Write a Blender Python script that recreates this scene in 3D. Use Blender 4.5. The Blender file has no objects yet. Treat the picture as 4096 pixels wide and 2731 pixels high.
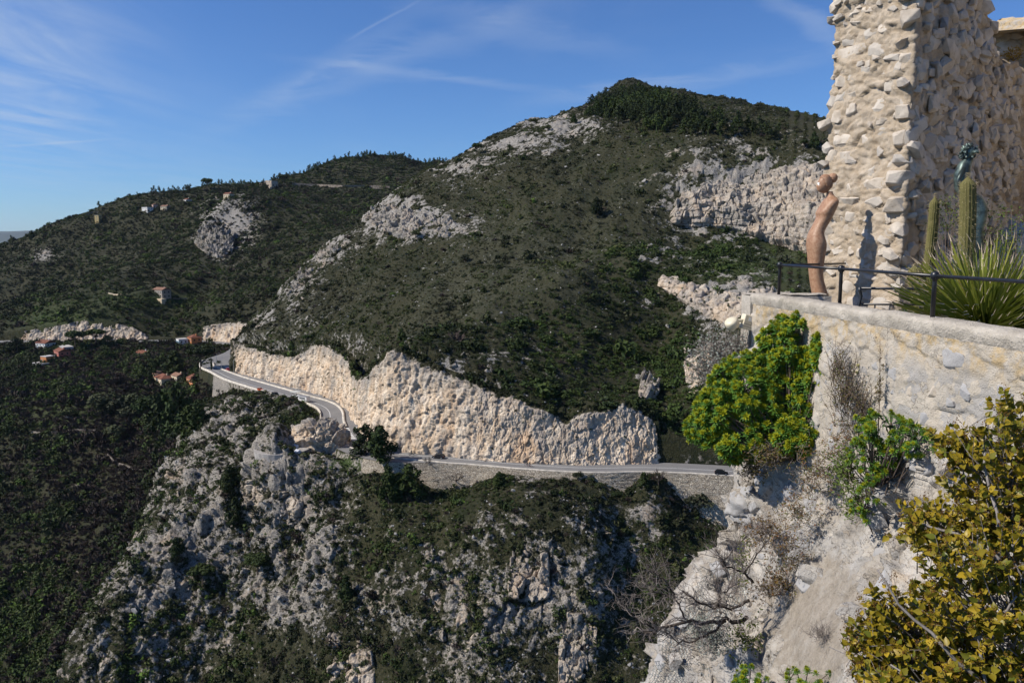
import bpy, bmesh, math, random
import numpy as np
from mathutils import Vector, Matrix, Euler

random.seed(7); RNG = np.random.default_rng(7)
SC = bpy.context.scene
COL = SC.collection

# ------------------------------------------------------------------ camera, sky, sun, exposure
PITCH = math.radians(7.2); FPX = 796.0; PW, PH = 1024, 682
cam_d = bpy.data.cameras.new('camera'); cam = bpy.data.objects.new('camera', cam_d); COL.objects.link(cam)
cam.location = (0, 0, 0); cam.rotation_euler = (math.radians(90) - PITCH, 0, 0)
cam_d.sensor_width = 36.0; cam_d.lens = 36.0 * FPX / PW
cam_d.clip_start = 0.05; cam_d.clip_end = 90000.0
SC.camera = cam

SUN_EL, SUN_AZ = math.radians(42), math.radians(-100)      # azimuth from +Y towards +X: the sun stands to the left
sun_dir = Vector((math.sin(SUN_AZ) * math.cos(SUN_EL), math.cos(SUN_AZ) * math.cos(SUN_EL), math.sin(SUN_EL)))
sun_d = bpy.data.lights.new('sun', 'SUN'); sun_d.energy = 5.0; sun_d.angle = math.radians(0.53); sun_d.color = (1.0, 0.93, 0.83)
sun = bpy.data.objects.new('sun', sun_d); COL.objects.link(sun)
sun.rotation_euler = sun_dir.to_track_quat('Z', 'Y').to_euler(); sun.location = sun_dir * 300
SC.cycles.max_bounces = 5; SC.cycles.diffuse_bounces = 3; SC.cycles.glossy_bounces = 2; SC.cycles.transmission_bounces = 2; SC.cycles.transparent_max_bounces = 4
SC.cycles.use_adaptive_sampling = True; SC.cycles.adaptive_threshold = .02; SC.cycles.use_denoising = True; SC.cycles.caustics_reflective = False; SC.cycles.caustics_refractive = False
SC.view_settings.view_transform = 'Standard'; SC.view_settings.look = 'None'
SC.view_settings.exposure = 0.25; SC.view_settings.gamma = 1.0; SC.view_settings.use_curve_mapping = False


def cdir(px, py):
    x = (px - 512.0) / FPX; u = (341.0 - py) / FPX
    c, s = math.cos(PITCH), math.sin(PITCH)
    return np.array([x, c + u * s, -s + u * c])


def U(px, py, Y):
    d = cdir(px, py); return d * (Y / d[1])


def UZ(px, py, z):
    d = cdir(px, py); return d * (z / d[2])


class NB:                                   # tiny node builder
    def __init__(self, nt): self.nt = nt; self.L = nt.links
    def n(self, t, **kw):
        nd = self.nt.nodes.new(t)
        for k, v in kw.items():
            if k.startswith('i_'):
                nd.inputs[int(k[2:])].default_value = v
            else: setattr(nd, k, v)
        return nd
    def link(self, a, b): self.L.new(a, b)
    def s(self, x, sock):
        if hasattr(x, 'is_output') or isinstance(x, bpy.types.NodeSocket): self.L.new(x, sock)
        else: sock.default_value = x
    def m(self, op, a, b=None, c=None, clamp=False):
        nd = self.nt.nodes.new('ShaderNodeMath'); nd.operation = op; nd.use_clamp = clamp
        self.s(a, nd.inputs[0])
        if b is not None: self.s(b, nd.inputs[1])
        if c is not None: self.s(c, nd.inputs[2])
        return nd.outputs[0]
    def vm(self, op, a, b=None):
        nd = self.nt.nodes.new('ShaderNodeVectorMath'); nd.operation = op
        self.s(a, nd.inputs[0])
        if b is not None: self.s(b, nd.inputs[1])
        return nd.outputs[1] if op in ('DOT_PRODUCT', 'LENGTH', 'DISTANCE') else nd.outputs[0]
    def ramp(self, x, lo, hi):              # smoothstep lo..hi
        nd = self.nt.nodes.new('ShaderNodeMapRange'); nd.interpolation_type = 'SMOOTHSTEP'
        self.s(x, nd.inputs[0]); self.s(lo, nd.inputs[1]); self.s(hi, nd.inputs[2]); nd.inputs[3].default_value = 0; nd.inputs[4].default_value = 1
        return nd.outputs[0]
    def mix(self, f, a, b, blend='MIX'):
        nd = self.nt.nodes.new('ShaderNodeMix'); nd.data_type = 'RGBA'; nd.blend_type = blend
        self.s(f, nd.inputs[0])
        for v, i in ((a, 6), (b, 7)):
            if isinstance(v, (tuple, list)): nd.inputs[i].default_value = (*v[:3], 1)
            else: self.s(v, nd.inputs[i])
        return nd.outputs[2]
    def noise(self, vec, scale, detail=4, rough=.55, dist=0.0, out=0, dim='3D'):
        nd = self.nt.nodes.new('ShaderNodeTexNoise'); nd.noise_dimensions = dim
        if vec is not None: self.s(vec, nd.inputs['Vector'])
        nd.inputs['Scale'].default_value = scale; nd.inputs['Detail'].default_value = detail
        nd.inputs['Roughness'].default_value = rough; nd.inputs['Distortion'].default_value = dist
        return nd.outputs[out]
    def vor(self, vec, scale, feature='F1', out=0, rnd=1.0):
        nd = self.nt.nodes.new('ShaderNodeTexVoronoi'); nd.feature = feature
        if vec is not None: self.s(vec, nd.inputs['Vector'])
        nd.inputs['Scale'].default_value = scale; nd.inputs['Randomness'].default_value = rnd
        return nd.outputs[out]
    def mapping(self, vec, scale=(1, 1, 1), rot=(0, 0, 0)):
        nd = self.nt.nodes.new('ShaderNodeMapping'); self.s(vec, nd.inputs[0])
        nd.inputs['Scale'].default_value = scale; nd.inputs['Rotation'].default_value = rot
        return nd.outputs[0]


world = bpy.data.worlds.new('World'); SC.world = world; world.use_nodes = True
wn = NB(world.node_tree); world.node_tree.nodes.clear()
sky = wn.n('ShaderNodeTexSky'); sky.sky_type = 'NISHITA'; sky.sun_disc = False
sky.sun_elevation = SUN_EL; sky.sun_rotation = SUN_AZ; sky.altitude = 400; sky.air_density = 1.0; sky.dust_density = 0.15; sky.ozone_density = 4.0
tc = wn.n('ShaderNodeTexCoord'); D = wn.vm('NORMALIZE', tc.outputs['Generated'])
lay = wn.n('ShaderNodeSeparateXYZ'); wn.link(D, lay.inputs[0])
zc = wn.m('MAXIMUM', lay.outputs[2], 0.03)
plane = wn.n('ShaderNodeCombineXYZ'); wn.link(wn.m('DIVIDE', lay.outputs[0], zc), plane.inputs[0]); wn.link(wn.m('DIVIDE', lay.outputs[1], zc), plane.inputs[1])
PL = plane.outputs[0]
# high thin cirrus laid out on a cloud plane far above, plus spread-out aircraft trails
cir = wn.noise(wn.mapping(PL, (0.5, 0.16, 1), (0, 0, 0.35)), 1.0, 8, .62, .8)
cov = wn.noise(PL, .22, 2, .5)
veil = wn.m('MULTIPLY', wn.ramp(cir, .45, .80), wn.m('MULTIPLY', wn.ramp(cov, .38, .62), .22))
def blob(px, py, r):
    d = Vector(cdir(px, py)).normalized()
    return wn.ramp(wn.vm('DISTANCE', D, tuple(d)), r, 0.0)
tuft = wn.ramp(wn.noise(wn.mapping(PL, (1.5, .5, 1), (0, 0, .9)), 1.1, 6, .55, .8), .28, .80)
tl = wn.m('ADD', wn.m('MULTIPLY', blob(5, 18, .20), .75), wn.m('MULTIPLY', blob(0, 84, .13), .60))
tl = wn.m('ADD', tl, wn.m('MULTIPLY', blob(150, 180, .2), .18))
veil = wn.m('ADD', veil, wn.m('MULTIPLY', tl, tuft), clamp=True)
brk = wn.ramp(wn.noise(PL, 1.3, 6, .65, .6), .25, .72)
def trail(p1, p2, wid, k, fade=.10):
    global veil
    a, b = Vector(cdir(*p1)).normalized(), Vector(cdir(*p2)).normalized()
    nrm = a.cross(b).normalized(); t = (b - a).normalized(); ta, tb = a.dot(t), b.dot(t)
    w = wn.ramp(wn.m('ABSOLUTE', wn.m('ADD', wn.vm('DOT_PRODUCT', D, tuple(nrm)), wn.m('MULTIPLY', wn.m('SUBTRACT', brk, .5), wid * .9))), wid, 0.0)
    s = wn.vm('DOT_PRODUCT', D, tuple(t))
    msk = wn.m('MULTIPLY', wn.ramp(s, ta - fade, ta + fade), wn.ramp(s, tb + fade, tb - fade))
    veil = wn.m('ADD', veil, wn.m('MULTIPLY', wn.m('MULTIPLY', w, msk), wn.m('MULTIPLY', wn.m('ADD', wn.m('MULTIPLY', brk, .6), .5), k * 1.25)), clamp=True)
trail((230, 120), (540, 8), .022, .22)          # broad trail rising to the right
trail((330, 65), (520, 88), .009, .26)
trail((440, 8), (600, 50), .022, .22)
trail((352, 38), (416, 2), .0025, .22, .02)
trail((770, -8), (830, 38), .018, .55)
trail((560, 100), (800, 62), .016, .32)
trail((420, 8), (250, 105), .020, .14)
trail((0, 147), (105, 140), .0022, .30, .03)
deep = wn.mix(1.0, sky.outputs[0], (.70, 1.0, 1.44), 'MULTIPLY')
skyc = wn.mix(wn.m('MULTIPLY', veil, .55), deep, (6.6, 7.6, 9.2))
bg = wn.n('ShaderNodeBackground'); wn.link(skyc, bg.inputs[0]); bg.inputs[1].default_value = 0.070
wo = wn.n('ShaderNodeOutputWorld'); wn.link(bg.outputs[0], wo.inputs[0])

# ------------------------------------------------------------------ noise and mesh helpers
def _h(ix, iy, iz, seed):
    n = (ix.astype(np.int64) * 374761393 + iy.astype(np.int64) * 668265263 + iz.astype(np.int64) * 2147483647 + seed * 1274126177) & 0xffffffff
    n = ((n ^ (n >> 13)) * 1274126177) & 0xffffffff
    return n ^ (n >> 16)


def vnoise(p, seed=0):                       # gradient noise, about -1..1
    i = np.floor(p); f = (p - i).astype(np.float32); i = i.astype(np.int64)
    w = f * f * f * (f * (f * 6 - 15) + 10)
    r = 0
    for dx in (0, 1):
        wx = w[:, 0] if dx else 1 - w[:, 0]
        for dy in (0, 1):
            wy = w[:, 1] if dy else 1 - w[:, 1]
            for dz in (0, 1):
                h = _h(i[:, 0] + dx, i[:, 1] + dy, i[:, 2] + dz, seed)
                g = (((h & 1023) / 511.5 - 1) * (f[:, 0] - dx) + (((h >> 10) & 1023) / 511.5 - 1) * (f[:, 1] - dy) + (((h >> 20) & 1023) / 511.5 - 1) * (f[:, 2] - dz))
                r = r + g * (wx * wy * (w[:, 2] if dz else 1 - w[:, 2]))
    return r * 1.2


def fbm(p, wl, octs=4, gain=.5, seed=0, ridged=False):
    p = np.asarray(p, dtype=np.float64); a, s, r = 1.0, 1.0 / wl, 0
    for o in range(octs):
        v = vnoise(p * s + 17.3 * o, seed + o)
        if ridged: v = 1 - 2 * np.abs(v)
        r = r + a * v; a *= gain; s *= 2.03
    return r


def worley(p, seed=0):                       # F1, F2, cell random
    i = np.floor(p).astype(np.int64); f1 = np.full(len(p), 9.0); f2 = f1.copy(); cid = np.zeros(len(p))
    for dx in (-1, 0, 1):
        for dy in (-1, 0, 1):
            for dz in (-1, 0, 1):
                c = i + np.array([dx, dy, dz]); h = _h(c[:, 0], c[:, 1], c[:, 2], seed)
                q = c + np.stack([(h & 1023), (h >> 10) & 1023, (h >> 20) & 1023], 1) / 1023.0
                d = np.sqrt(((q - p) ** 2).sum(1)); m = d < f1
                f2 = np.where(m, f1, np.minimum(f2, d)); cid = np.where(m, (h >> 5 & 4095) / 4095.0, cid); f1 = np.where(m, d, f1)
    return f1, f2, cid


def facet(p, wl, seed, step=1.0, tilt=1.0, groove=.3, warp=.35):
    """angular broken-rock relief: every cell is a block with its own set-back and its own tilted face"""
    p = np.asarray(p, float) / np.asarray(wl, float)
    if warp: p = p + warp * np.column_stack([vnoise(p * .9 + 7.7 * k, seed + 31 + k) for k in range(3)])
    i = np.floor(p).astype(np.int64); f1 = np.full(len(p), 9.0); f2 = f1.copy(); hh = np.zeros(len(p), np.int64); off = np.zeros_like(p)
    for dx in (-1, 0, 1):
        for dy in (-1, 0, 1):
            for dz in (-1, 0, 1):
                c = i + np.array([dx, dy, dz]); h = _h(c[:, 0], c[:, 1], c[:, 2], seed)
                v = p - c - np.stack([(h & 1023), (h >> 10) & 1023, (h >> 20) & 1023], 1) / 1023.0
                d = (v * v).sum(1); m = d < f1
                f2 = np.where(m, f1, np.minimum(f2, d)); hh = np.where(m, h, hh); off[m] = v[m]; f1 = np.where(m, d, f1)
    g = np.sqrt(f2) - np.sqrt(f1); q = _h(hh, hh >> 3, hh >> 7, seed + 5)
    rv = np.stack([(q & 1023), (q >> 10) & 1023, (q >> 20) & 1023], 1) / 511.5 - 1
    return step * ((hh >> 4 & 1023) / 1023.0 - .5) + tilt * (rv * off).sum(1) - groove * (1 - np.clip(g / .10, 0, 1))


def sstep(x, a, b):
    t = np.clip((x - a) / (b - a), 0, 1); return t * t * (3 - 2 * t)


def raw_mesh(name, V, F, smooth=False):
    V = np.asarray(V, dtype=np.float32); me = bpy.data.meshes.new(name)
    if isinstance(F, np.ndarray):
        k = F.shape[1]; me.vertices.add(len(V)); me.vertices.foreach_set('co', V.ravel())
        me.loops.add(F.size); me.loops.foreach_set('vertex_index', F.ravel().astype(np.int32))
        me.polygons.add(len(F)); me.polygons.foreach_set('loop_start', np.arange(0, F.size, k, dtype=np.int32))
        me.update(calc_edges=True)
    else:
        me.from_pydata([tuple(v) for v in V], [], F); me.update()
    if smooth: me.polygons.foreach_set('use_smooth', np.ones(len(me.polygons), dtype=bool))
    return me


def add_obj(name, me, mat=None, parent=None, loc=None, rot=None, scale=None):
    o = bpy.data.objects.new(name, me); COL.objects.link(o)
    if mat is not None and me is not None and len(me.materials) == 0: me.materials.append(mat)
    if parent is not None: o.parent = parent
    if loc is not None: o.location = loc
    if rot is not None: o.rotation_euler = rot
    if scale is not None: o.scale = scale
    return o


def tag(o, label=None, cat=None, group=None, kind=None):
    if label: o['label'] = label
    if cat: o['category'] = cat
    if group: o['group'] = group
    if kind: o['kind'] = kind
    return o


def empty(name, loc, rz=0.0):
    o = bpy.data.objects.new(name, None); COL.objects.link(o); o.location = loc; o.rotation_euler = (0, 0, rz); o.empty_display_size = .2
    return o


def grid_faces(nr, nc, keep=None):
    a = np.arange(nr * nc).reshape(nr, nc)
    q = np.stack([a[:-1, :-1], a[:-1, 1:], a[1:, 1:], a[1:, :-1]], -1)
    return q[keep] if keep is not None else q.reshape(-1, 4)


def compact(V, F, *attrs):
    used = np.zeros(len(V), bool); used[F.ravel()] = True; idx = np.cumsum(used) - 1
    return (V[used], idx[F]) + tuple(a[used] for a in attrs)


def grid_normals(P):
    du = np.gradient(P, axis=1); dv = np.gradient(P, axis=0); n = np.cross(du, dv)
    return n / np.maximum(np.linalg.norm(n, axis=2, keepdims=True), 1e-9)


def fattr(me, name, arr):
    at = me.attributes.new(name, 'FLOAT', 'POINT'); at.data.foreach_set('value', np.asarray(arr, dtype=np.float32))


class MB:                                    # mesh collector for small parts
    def __init__(self): self.v = []; self.f = []
    def add(self, vs, fs):
        b = len(self.v); self.v += [tuple(x) for x in vs]; self.f += [tuple(b + i for i in f) for f in fs]; return self
    def box(self, x0, x1, y0, y1, z0, z1):
        return self.add([(x0, y0, z0), (x1, y0, z0), (x1, y1, z0), (x0, y1, z0), (x0, y0, z1), (x1, y0, z1), (x1, y1, z1), (x0, y1, z1)],
                        [(3, 2, 1, 0), (4, 5, 6, 7), (0, 1, 5, 4), (1, 2, 6, 5), (2, 3, 7, 6), (3, 0, 4, 7)])
    def tube(self, pts, rad, n=6, cap=True):
        pts = [Vector(p) for p in pts]
        rad = [rad] * len(pts) if isinstance(rad, (int, float)) else list(rad)
        vs, fs = [], []; ref = None
        for i, p in enumerate(pts):
            t = (pts[min(i + 1, len(pts) - 1)] - pts[max(i - 1, 0)]).normalized()
            if ref is None: ref = Vector((0, 0, 1)) if abs(t.z) < .9 else Vector((1, 0, 0))
            a = t.cross(ref).normalized(); b = t.cross(a).normalized(); ref = a.cross(t).normalized()
            for k in range(n):
                g = 2 * math.pi * k / n; vs.append(p + (a * math.cos(g) + b * math.sin(g)) * rad[i])
        for i in range(len(pts) - 1):
            for k in range(n):
                fs.append((i * n + k, i * n + (k + 1) % n, (i + 1) * n + (k + 1) % n, (i + 1) * n + k))
        if cap: fs.append(tuple(range(n))[::-1]); fs.append(tuple((len(pts) - 1) * n + k for k in range(n)))
        return self.add(vs, fs)
    def lathe(self, prof, n=12, at=(0, 0, 0)):
        vs = [(at[0] + r * math.cos(2 * math.pi * k / n), at[1] + r * math.sin(2 * math.pi * k / n), at[2] + z) for r, z in prof for k in range(n)]
        fs = [(i * n + k, i * n + (k + 1) % n, (i + 1) * n + (k + 1) % n, (i + 1) * n + k) for i in range(len(prof) - 1) for k in range(n)]
        fs += [tuple(range(n))[::-1], tuple((len(prof) - 1) * n + k for k in range(n))]
        return self.add(vs, fs)
    def mesh(self, name, smooth=False): return raw_mesh(name, self.v, self.f, smooth)
    def build(self, name, mat, parent=None, smooth=False): return add_obj(name, self.mesh(name, smooth), mat, parent)


# ------------------------------------------------------------------ materials
def material(name, rough=.9):
    m = bpy.data.materials.new(name); m.use_nodes = True; nt = m.node_tree; nt.nodes.clear(); b = NB(nt)
    p = b.n('ShaderNodeBsdfPrincipled'); o = b.n('ShaderNodeOutputMaterial'); b.link(p.outputs[0], o.inputs[0])
    p.inputs['Roughness'].default_value = rough; p.inputs['Specular IOR Level'].default_value = .25
    return m, b, p


def plain(name, col, rough=.8, var=.15, scale=3.0, spec=.25, metal=0.0):
    m, b, p = material(name, rough); g = b.n('ShaderNodeNewGeometry')
    n = b.noise(g.outputs['Position'], scale, 5, .6)
    c = b.mix(b.ramp(n, .3, .7), tuple(x * (1 - var) for x in col), tuple(min(1, x * (1 + var)) for x in col))
    b.link(c, p.inputs['Base Color']); p.inputs['Specular IOR Level'].default_value = spec; p.inputs['Metallic'].default_value = metal
    return m


def bump(b, p, h, strength, dist):
    bm = b.n('ShaderNodeBump'); bm.inputs['Strength'].default_value = strength; bm.inputs['Distance'].default_value = dist
    b.link(h, bm.inputs['Height']); b.link(bm.outputs[0], p.inputs['Normal'])


def leafmat(name, cols, trans=.0, rough=.7, patch=False):           # cols picked by instance/island randomness
    m = bpy.data.materials.new(name); m.use_nodes = True; nt = m.node_tree; nt.nodes.clear(); b = NB(nt)
    oi = b.n('ShaderNodeObjectInfo'); g = b.n('ShaderNodeNewGeometry')
    r = b.m('FRACT', b.m('ADD', b.m('MULTIPLY', oi.outputs['Random'], 1.0), b.m('MULTIPLY', g.outputs['Random Per Island'], .45)))
    cr = b.n('ShaderNodeValToRGB'); b.link(r, cr.inputs[0]); els = cr.color_ramp.elements
    while len(els) < len(cols): els.new(.5)
    for i, c in enumerate(cols): els[i].position = i / max(1, len(cols) - 1); els[i].color = (*c, 1)
    p = b.n('ShaderNodeBsdfPrincipled'); p.inputs['Roughness'].default_value = rough; p.inputs['Specular IOR Level'].default_value = .2
    base = cr.outputs[0]
    if patch:                                          # plant communities differ from place to place
        pn = b.noise(oi.outputs['Location'], .022, 3, .6); base = b.mix(b.ramp(pn, .35, .65), b.mix(1.0, base, (.72, .70, .80), 'MULTIPLY'), b.mix(1.0, base, (1.42, 1.50, 1.15), 'MULTIPLY'))
    b.link(base, p.inputs['Base Color']); o = b.n('ShaderNodeOutputMaterial')
    if trans > 0:
        t = b.n('ShaderNodeBsdfTranslucent'); b.link(b.mix(.35, cr.outputs[0], (.35, .45, .05)), t.inputs[0]); mx = b.n('ShaderNodeMixShader'); mx.inputs[0].default_value = trans
        b.link(p.outputs[0], mx.inputs[1]); b.link(t.outputs[0], mx.inputs[2]); b.link(mx.outputs[0], o.inputs[0])
    else: b.link(p.outputs[0], o.inputs[0])
    return m
# ------------------------------------------------------------------ land materials
def land_material(name='hillside_ground', g0=(.14, .131, .118), g1=(.37, .35, .32)):
    m, b, p = material(name, .95)
    g = b.n('ShaderNodeNewGeometry'); P = g.outputs['Position']
    rk = b.n('ShaderNodeAttribute', attribute_name='rock').outputs['Fac']
    wm = b.n('ShaderNodeAttribute', attribute_name='warm').outputs['Fac']
    gr = b.n('ShaderNodeAttribute', attribute_name='green').outputs['Fac']
    n1 = b.noise(P, .55, 6, .62); n2 = b.noise(P, .09, 4, .55); n3 = b.noise(P, 2.2, 4, .6)
    k = b.ramp(b.m('ADD', rk, b.m('MULTIPLY', b.m('SUBTRACT', n1, .5), 1.1)), .42, .62)
    # limestone: pale grey where weathered, cream and ochre where freshly cut
    grey = b.mix(b.ramp(n3, .3, .72), g0, g1)
    streak = b.noise(b.mapping(P, (.5, .5, .07)), 1.0, 6, .62)
    cream = b.mix(b.ramp(streak, .35, .68), (.54, .405, .275), (.73, .625, .495))
    cream = b.mix(b.m('MULTIPLY', b.ramp(b.noise(b.mapping(P, (.22, .22, .06)), .6, 6, .68), .50, .64), .7), cream, (.28, .25, .23)); cream = b.mix(b.m('MULTIPLY', b.ramp(b.noise(b.mapping(P, (.22, .22, .10)), .5, 5, .6), .53, .68), .6), cream, (.48, .30, .165))
    rock = b.mix(b.m('MULTIPLY', wm, b.ramp(n2, .2, .5)), grey, cream)
    rock = b.mix(b.m('MULTIPLY', b.ramp(n2, .52, .72), .35), rock, (.42, .30, .19))
    crack = b.ramp(b.vor(b.mapping(P, (1, 1, .6)), .5, 'DISTANCE_TO_EDGE'), .0, .05)
    rock = b.mix(b.m('MULTIPLY', b.m('SUBTRACT', 1.0, crack), .35), rock, (.08, .07, .06))
    # soil with low scrub
    soil = b.mix(b.ramp(n3, .35, .65), (.014, .017, .006), (.044, .040, .019))
    soil = b.mix(b.ramp(n2, .45, .7), soil, (.012, .016, .005))
    soil = b.mix(gr, soil, (.045, .075, .018)); pa = b.n('ShaderNodeAttribute', attribute_name='pale').outputs['Fac']; soil = b.mix(b.m('MULTIPLY', pa, b.ramp(n1, .3, .6)), soil, (.056, .057, .033))
    b.link(b.mix(k, soil, rock), p.inputs['Base Color'])
    h = b.m('ADD', b.m('MULTIPLY', n1, 1.2), b.m('MULTIPLY', n3, .45))
    bump(b, p, h, .8, .7)
    return m


M_LAND = land_material(); M_GORGE = land_material('gorge_rock', (.125, .113, .097), (.35, .32, .28))

# ------------------------------------------------------------------ the lie of the land
ZR = -70.0                                     # the corniche road lies 70 m below the eye
ROAD = [  # X, Y, half width uphill, half width downhill
    (560, 130, 4.5, 4.5), (300, 175, 4.5, 4.5), (150, 213, 4.5, 4.5), (100, 228, 4.5, 4.5)]
for px, py, a, c in [(736, 471, 4.5, 4.5), (650, 467, 4.5, 4.5), (590, 467.5, 4.5, 4.6), (528, 464.3, 4.5, 4.6), (470, 459.5, 4.5, 4.6), (425, 455.5, 4.8, 7.5), (392, 452, 5.0, 10),
                     (357, 441, 6.5, 9), (345, 424, 8.5, 8.5), (342, 410, 9, 8.5), (331, 402, 9, 9), (305, 394.5, 9, 9.5), (270, 384.5, 9, 10), (244, 377, 8.5, 9.5), (226, 370.5, 8, 7.5), (214, 365, 7, 7)]:
    w = UZ(px, py, ZR); ROAD.append((w[0], w[1], a, c))
ROAD += [(-176, 470, 6, 6), (-176, 500, 5.5, 5.5), (-184, 530, 5, 5), (-206, 549, 5, 5), (-240, 556, 5, 5), (-290, 557, 5, 5), (-345, 556, 5, 5), (-400, 548, 5, 5), (-520, 560, 5, 5), (-800, 600, 5, 5)]
ROAD = np.array(ROAD)


def catmull(P, step):
    P = np.asarray(P, float); Q = np.vstack([2 * P[0] - P[1], P, 2 * P[-1] - P[-2]]); out = []
    for i in range(1, len(Q) - 2):
        n = max(2, int(np.linalg.norm(Q[i + 1][:2] - Q[i][:2]) / step)); t = (np.arange(n) / n)[:, None]
        p0, p1, p2, p3 = Q[i - 1], Q[i], Q[i + 1], Q[i + 2]
        out.append(.5 * (2 * p1 + (p2 - p0) * t + (2 * p0 - 5 * p1 + 4 * p2 - p3) * t * t + (3 * p1 - p0 - 3 * p2 + p3) * t ** 3))
    return np.vstack(out + [P[-1:]])


RD = catmull(ROAD, 2.5)
RT = np.gradient(RD[:, :2], axis=0); RT /= np.linalg.norm(RT, axis=1, keepdims=True)
RN = np.stack([RT[:, 1], -RT[:, 0]], 1)          # points uphill (to the right when going away)
RN *= np.sign((RN * np.array([[0, 1]])).sum(1).mean() + 1e-9)


def road_dist(XY, chunk=20000):
    s = np.empty(len(XY)); j = np.empty(len(XY), np.int32)
    r2 = (RD[:, :2] ** 2).sum(1)
    for i in range(0, len(XY), chunk):
        q = XY[i:i + chunk]; d = r2[None] - 2 * q @ RD[:, :2].T
        k = d.argmin(1); j[i:i + chunk] = k
        dv = q - RD[k, :2]; sg = np.sign((dv * RN[k]).sum(1)); al = np.abs((dv * RN[k]).sum(1)); tot = np.linalg.norm(dv, axis=1)
        s[i:i + chunk] = sg * np.where(tot < 12, al, tot)
    return s, j


FOOT = [(229, 371), (250, 375), (270, 380), (288, 385), (305, 389.5), (320, 394), (334, 399), (345, 405), (352, 412), (357, 420), (361, 430), (370, 441), (385, 448.5), (400, 450.5), (430, 453), (460, 456.5), (500, 460.5), (540, 463), (580, 464), (620, 463.5), (662, 462)]
TOP = [(229, 342), (240, 344), (252, 348), (270, 354), (296, 358), (306, 352), (313, 347), (331, 347), (341, 354), (349, 363), (356, 374), (361, 382), (368, 378), (383, 364), (393, 355), (400, 351), (406, 357), (414, 362), (429, 370), (448, 378), (470, 385), (488, 392), (501, 400), (512, 400), (525, 406), (540, 410), (552, 415), (561, 422), (567, 426), (573, 421), (582, 415), (600, 413), (614, 410), (623, 405), (634, 411), (644, 416), (654, 424), (660, 436)]
fx = np.array(FOOT)
TOP = [(a, b - .13 * (np.interp(a, fx[:, 0], fx[:, 1]) - b)) for a, b in TOP]
foot_w = np.array([UZ(px, py, ZR) for px, py in FOOT])


def top_world(px, py):
    i = np.interp(px, fx[:, 0], np.arange(len(fx)))
    fw = np.array([np.interp(i, np.arange(len(fx)), foot_w[:, k]) for k in range(3)])
    Y = fw[1] + 3.0
    for _ in range(4):
        w = U(px, py, Y); Y = fw[1] + 1.5 + max(0, w[2] - ZR) / 4.2
    return U(px, py, Y)


top_w = np.array([top_world(*t) for t in TOP])

UP = [tuple(t + np.array([0, 1.5, .4])) for t in top_w[::2]]
SKYL = [(653, 98, 752), (640, 90, 754), (625, 86, 754), (612, 94, 748), (600, 105, 735), (588, 115, 725), (553, 126, 700), (522, 139, 680), (479, 154, 655), (444, 169, 630), (413, 185, 610), (387, 200, 595), (368, 215, 575), (348, 234, 550), (331, 246, 535), (316, 258, 520), (299, 280, 500), (278, 301, 480), (260, 319, 464), (243, 335, 450),
        (679, 115, 745), (718, 127, 730), (740, 132, 715), (783, 138, 680), (823, 150, 640), (860, 158, 600), (920, 170, 560)]
UP += [tuple(U(*s)) for s in SKYL]
for px, py, Y in SKYL:                            # the far side of the ridge falls away
    w = U(px, py, Y); left = px < 470
    UP.append((w[0] * 1.1 - (18 if left else 0), w[1] * 1.1, w[2] - (26 if left else 34)))
UP += [tuple(U(*s)) for s in [
    (690, 226, 430), (700, 180, 446), (672, 218, 432), (672, 200, 440), (745, 232, 425), (745, 172, 445), (800, 240, 415), (800, 157, 440), (850, 240, 400), (850, 165, 430), (760, 262, 385), (700, 262, 390),
    (720, 300, 335), (760, 300, 330), (700, 325, 318), (760, 322, 310), (690, 284, 352), (668, 275, 372), (800, 330, 290), (725, 362, 282), (715, 395, 262), (760, 400, 255), (735, 440, 240),
    (654, 258, 400), (659, 300, 352), (668, 350, 310), (678, 400, 278), (688, 440, 256), (640, 270, 372), (600, 250, 400), (560, 290, 335),
    # far spur, its cut above the far road, rocky mid spur, dark slopes, skyline of the far ridge
    (18, 329, 566), (48, 325, 567), (70, 321, 568), (86, 317, 569), (110, 321, 569), (128, 325, 569), (145, 334, 568), (200, 332, 570),
    (228, 322, 562), (258, 319, 562), (250, 305, 590), (70, 300, 620), (130, 270, 700), (180, 252, 780), (161, 292, 640), (215, 300, 640), (215, 272, 720), (250, 262, 740),
    (240, 196, 900), (255, 206, 880), (205, 228, 850), (215, 255, 800), (200, 250, 815), (262, 225, 850),
    (0, 310, 800), (50, 300, 800), (100, 285, 820), (0, 280, 870), (60, 268, 880), (0, 262, 960), (110, 257, 900), (160, 238, 920), (-60, 300, 850), (-60, 272, 960),
    (0, 248, 1000), (22, 243, 1000), (43, 232, 1000), (87, 215, 1010), (130, 199, 1030), (174, 190, 1050), (218, 188, 1080), (257, 187, 1100), (279, 182, 1130), (296, 176, 1180), (331, 165, 1230), (361, 159, 1240), (392, 158, 1250), (418, 162, 1250), (444, 166, 1250),
    (345, 186, 1060), (300, 188, 1060), (385, 188, 1055), (350, 205, 960), (300, 215, 900), (330, 232, 800), (290, 250, 740), (270, 285, 650), (240, 300, 620),
]]
for px, py, Y in [(0, 248, 1000), (43, 232, 1000), (87, 214, 1010), (174, 190, 1050), (257, 187, 1100), (331, 165, 1230), (392, 158, 1250), (444, 166, 1250)]:
    w = U(px, py, Y); UP.append((w[0] * 1.15, w[1] * 1.15, w[2] - 45))
UP += [(-900, 700, -90), (-900, 1100, -60), (-1100, 1500, -120), (300, 1500, 60), (700, 700, 60), (700, 300, 10), (0, 1700, 40), (-400, 1700, -20), (300, 260, -30), (500, 300, 0)]
UP += [(-168, 505, -50), (-150, 520, -38), (-140, 480, -28), (-165, 540, -52)]
UP = np.array(UP)

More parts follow.
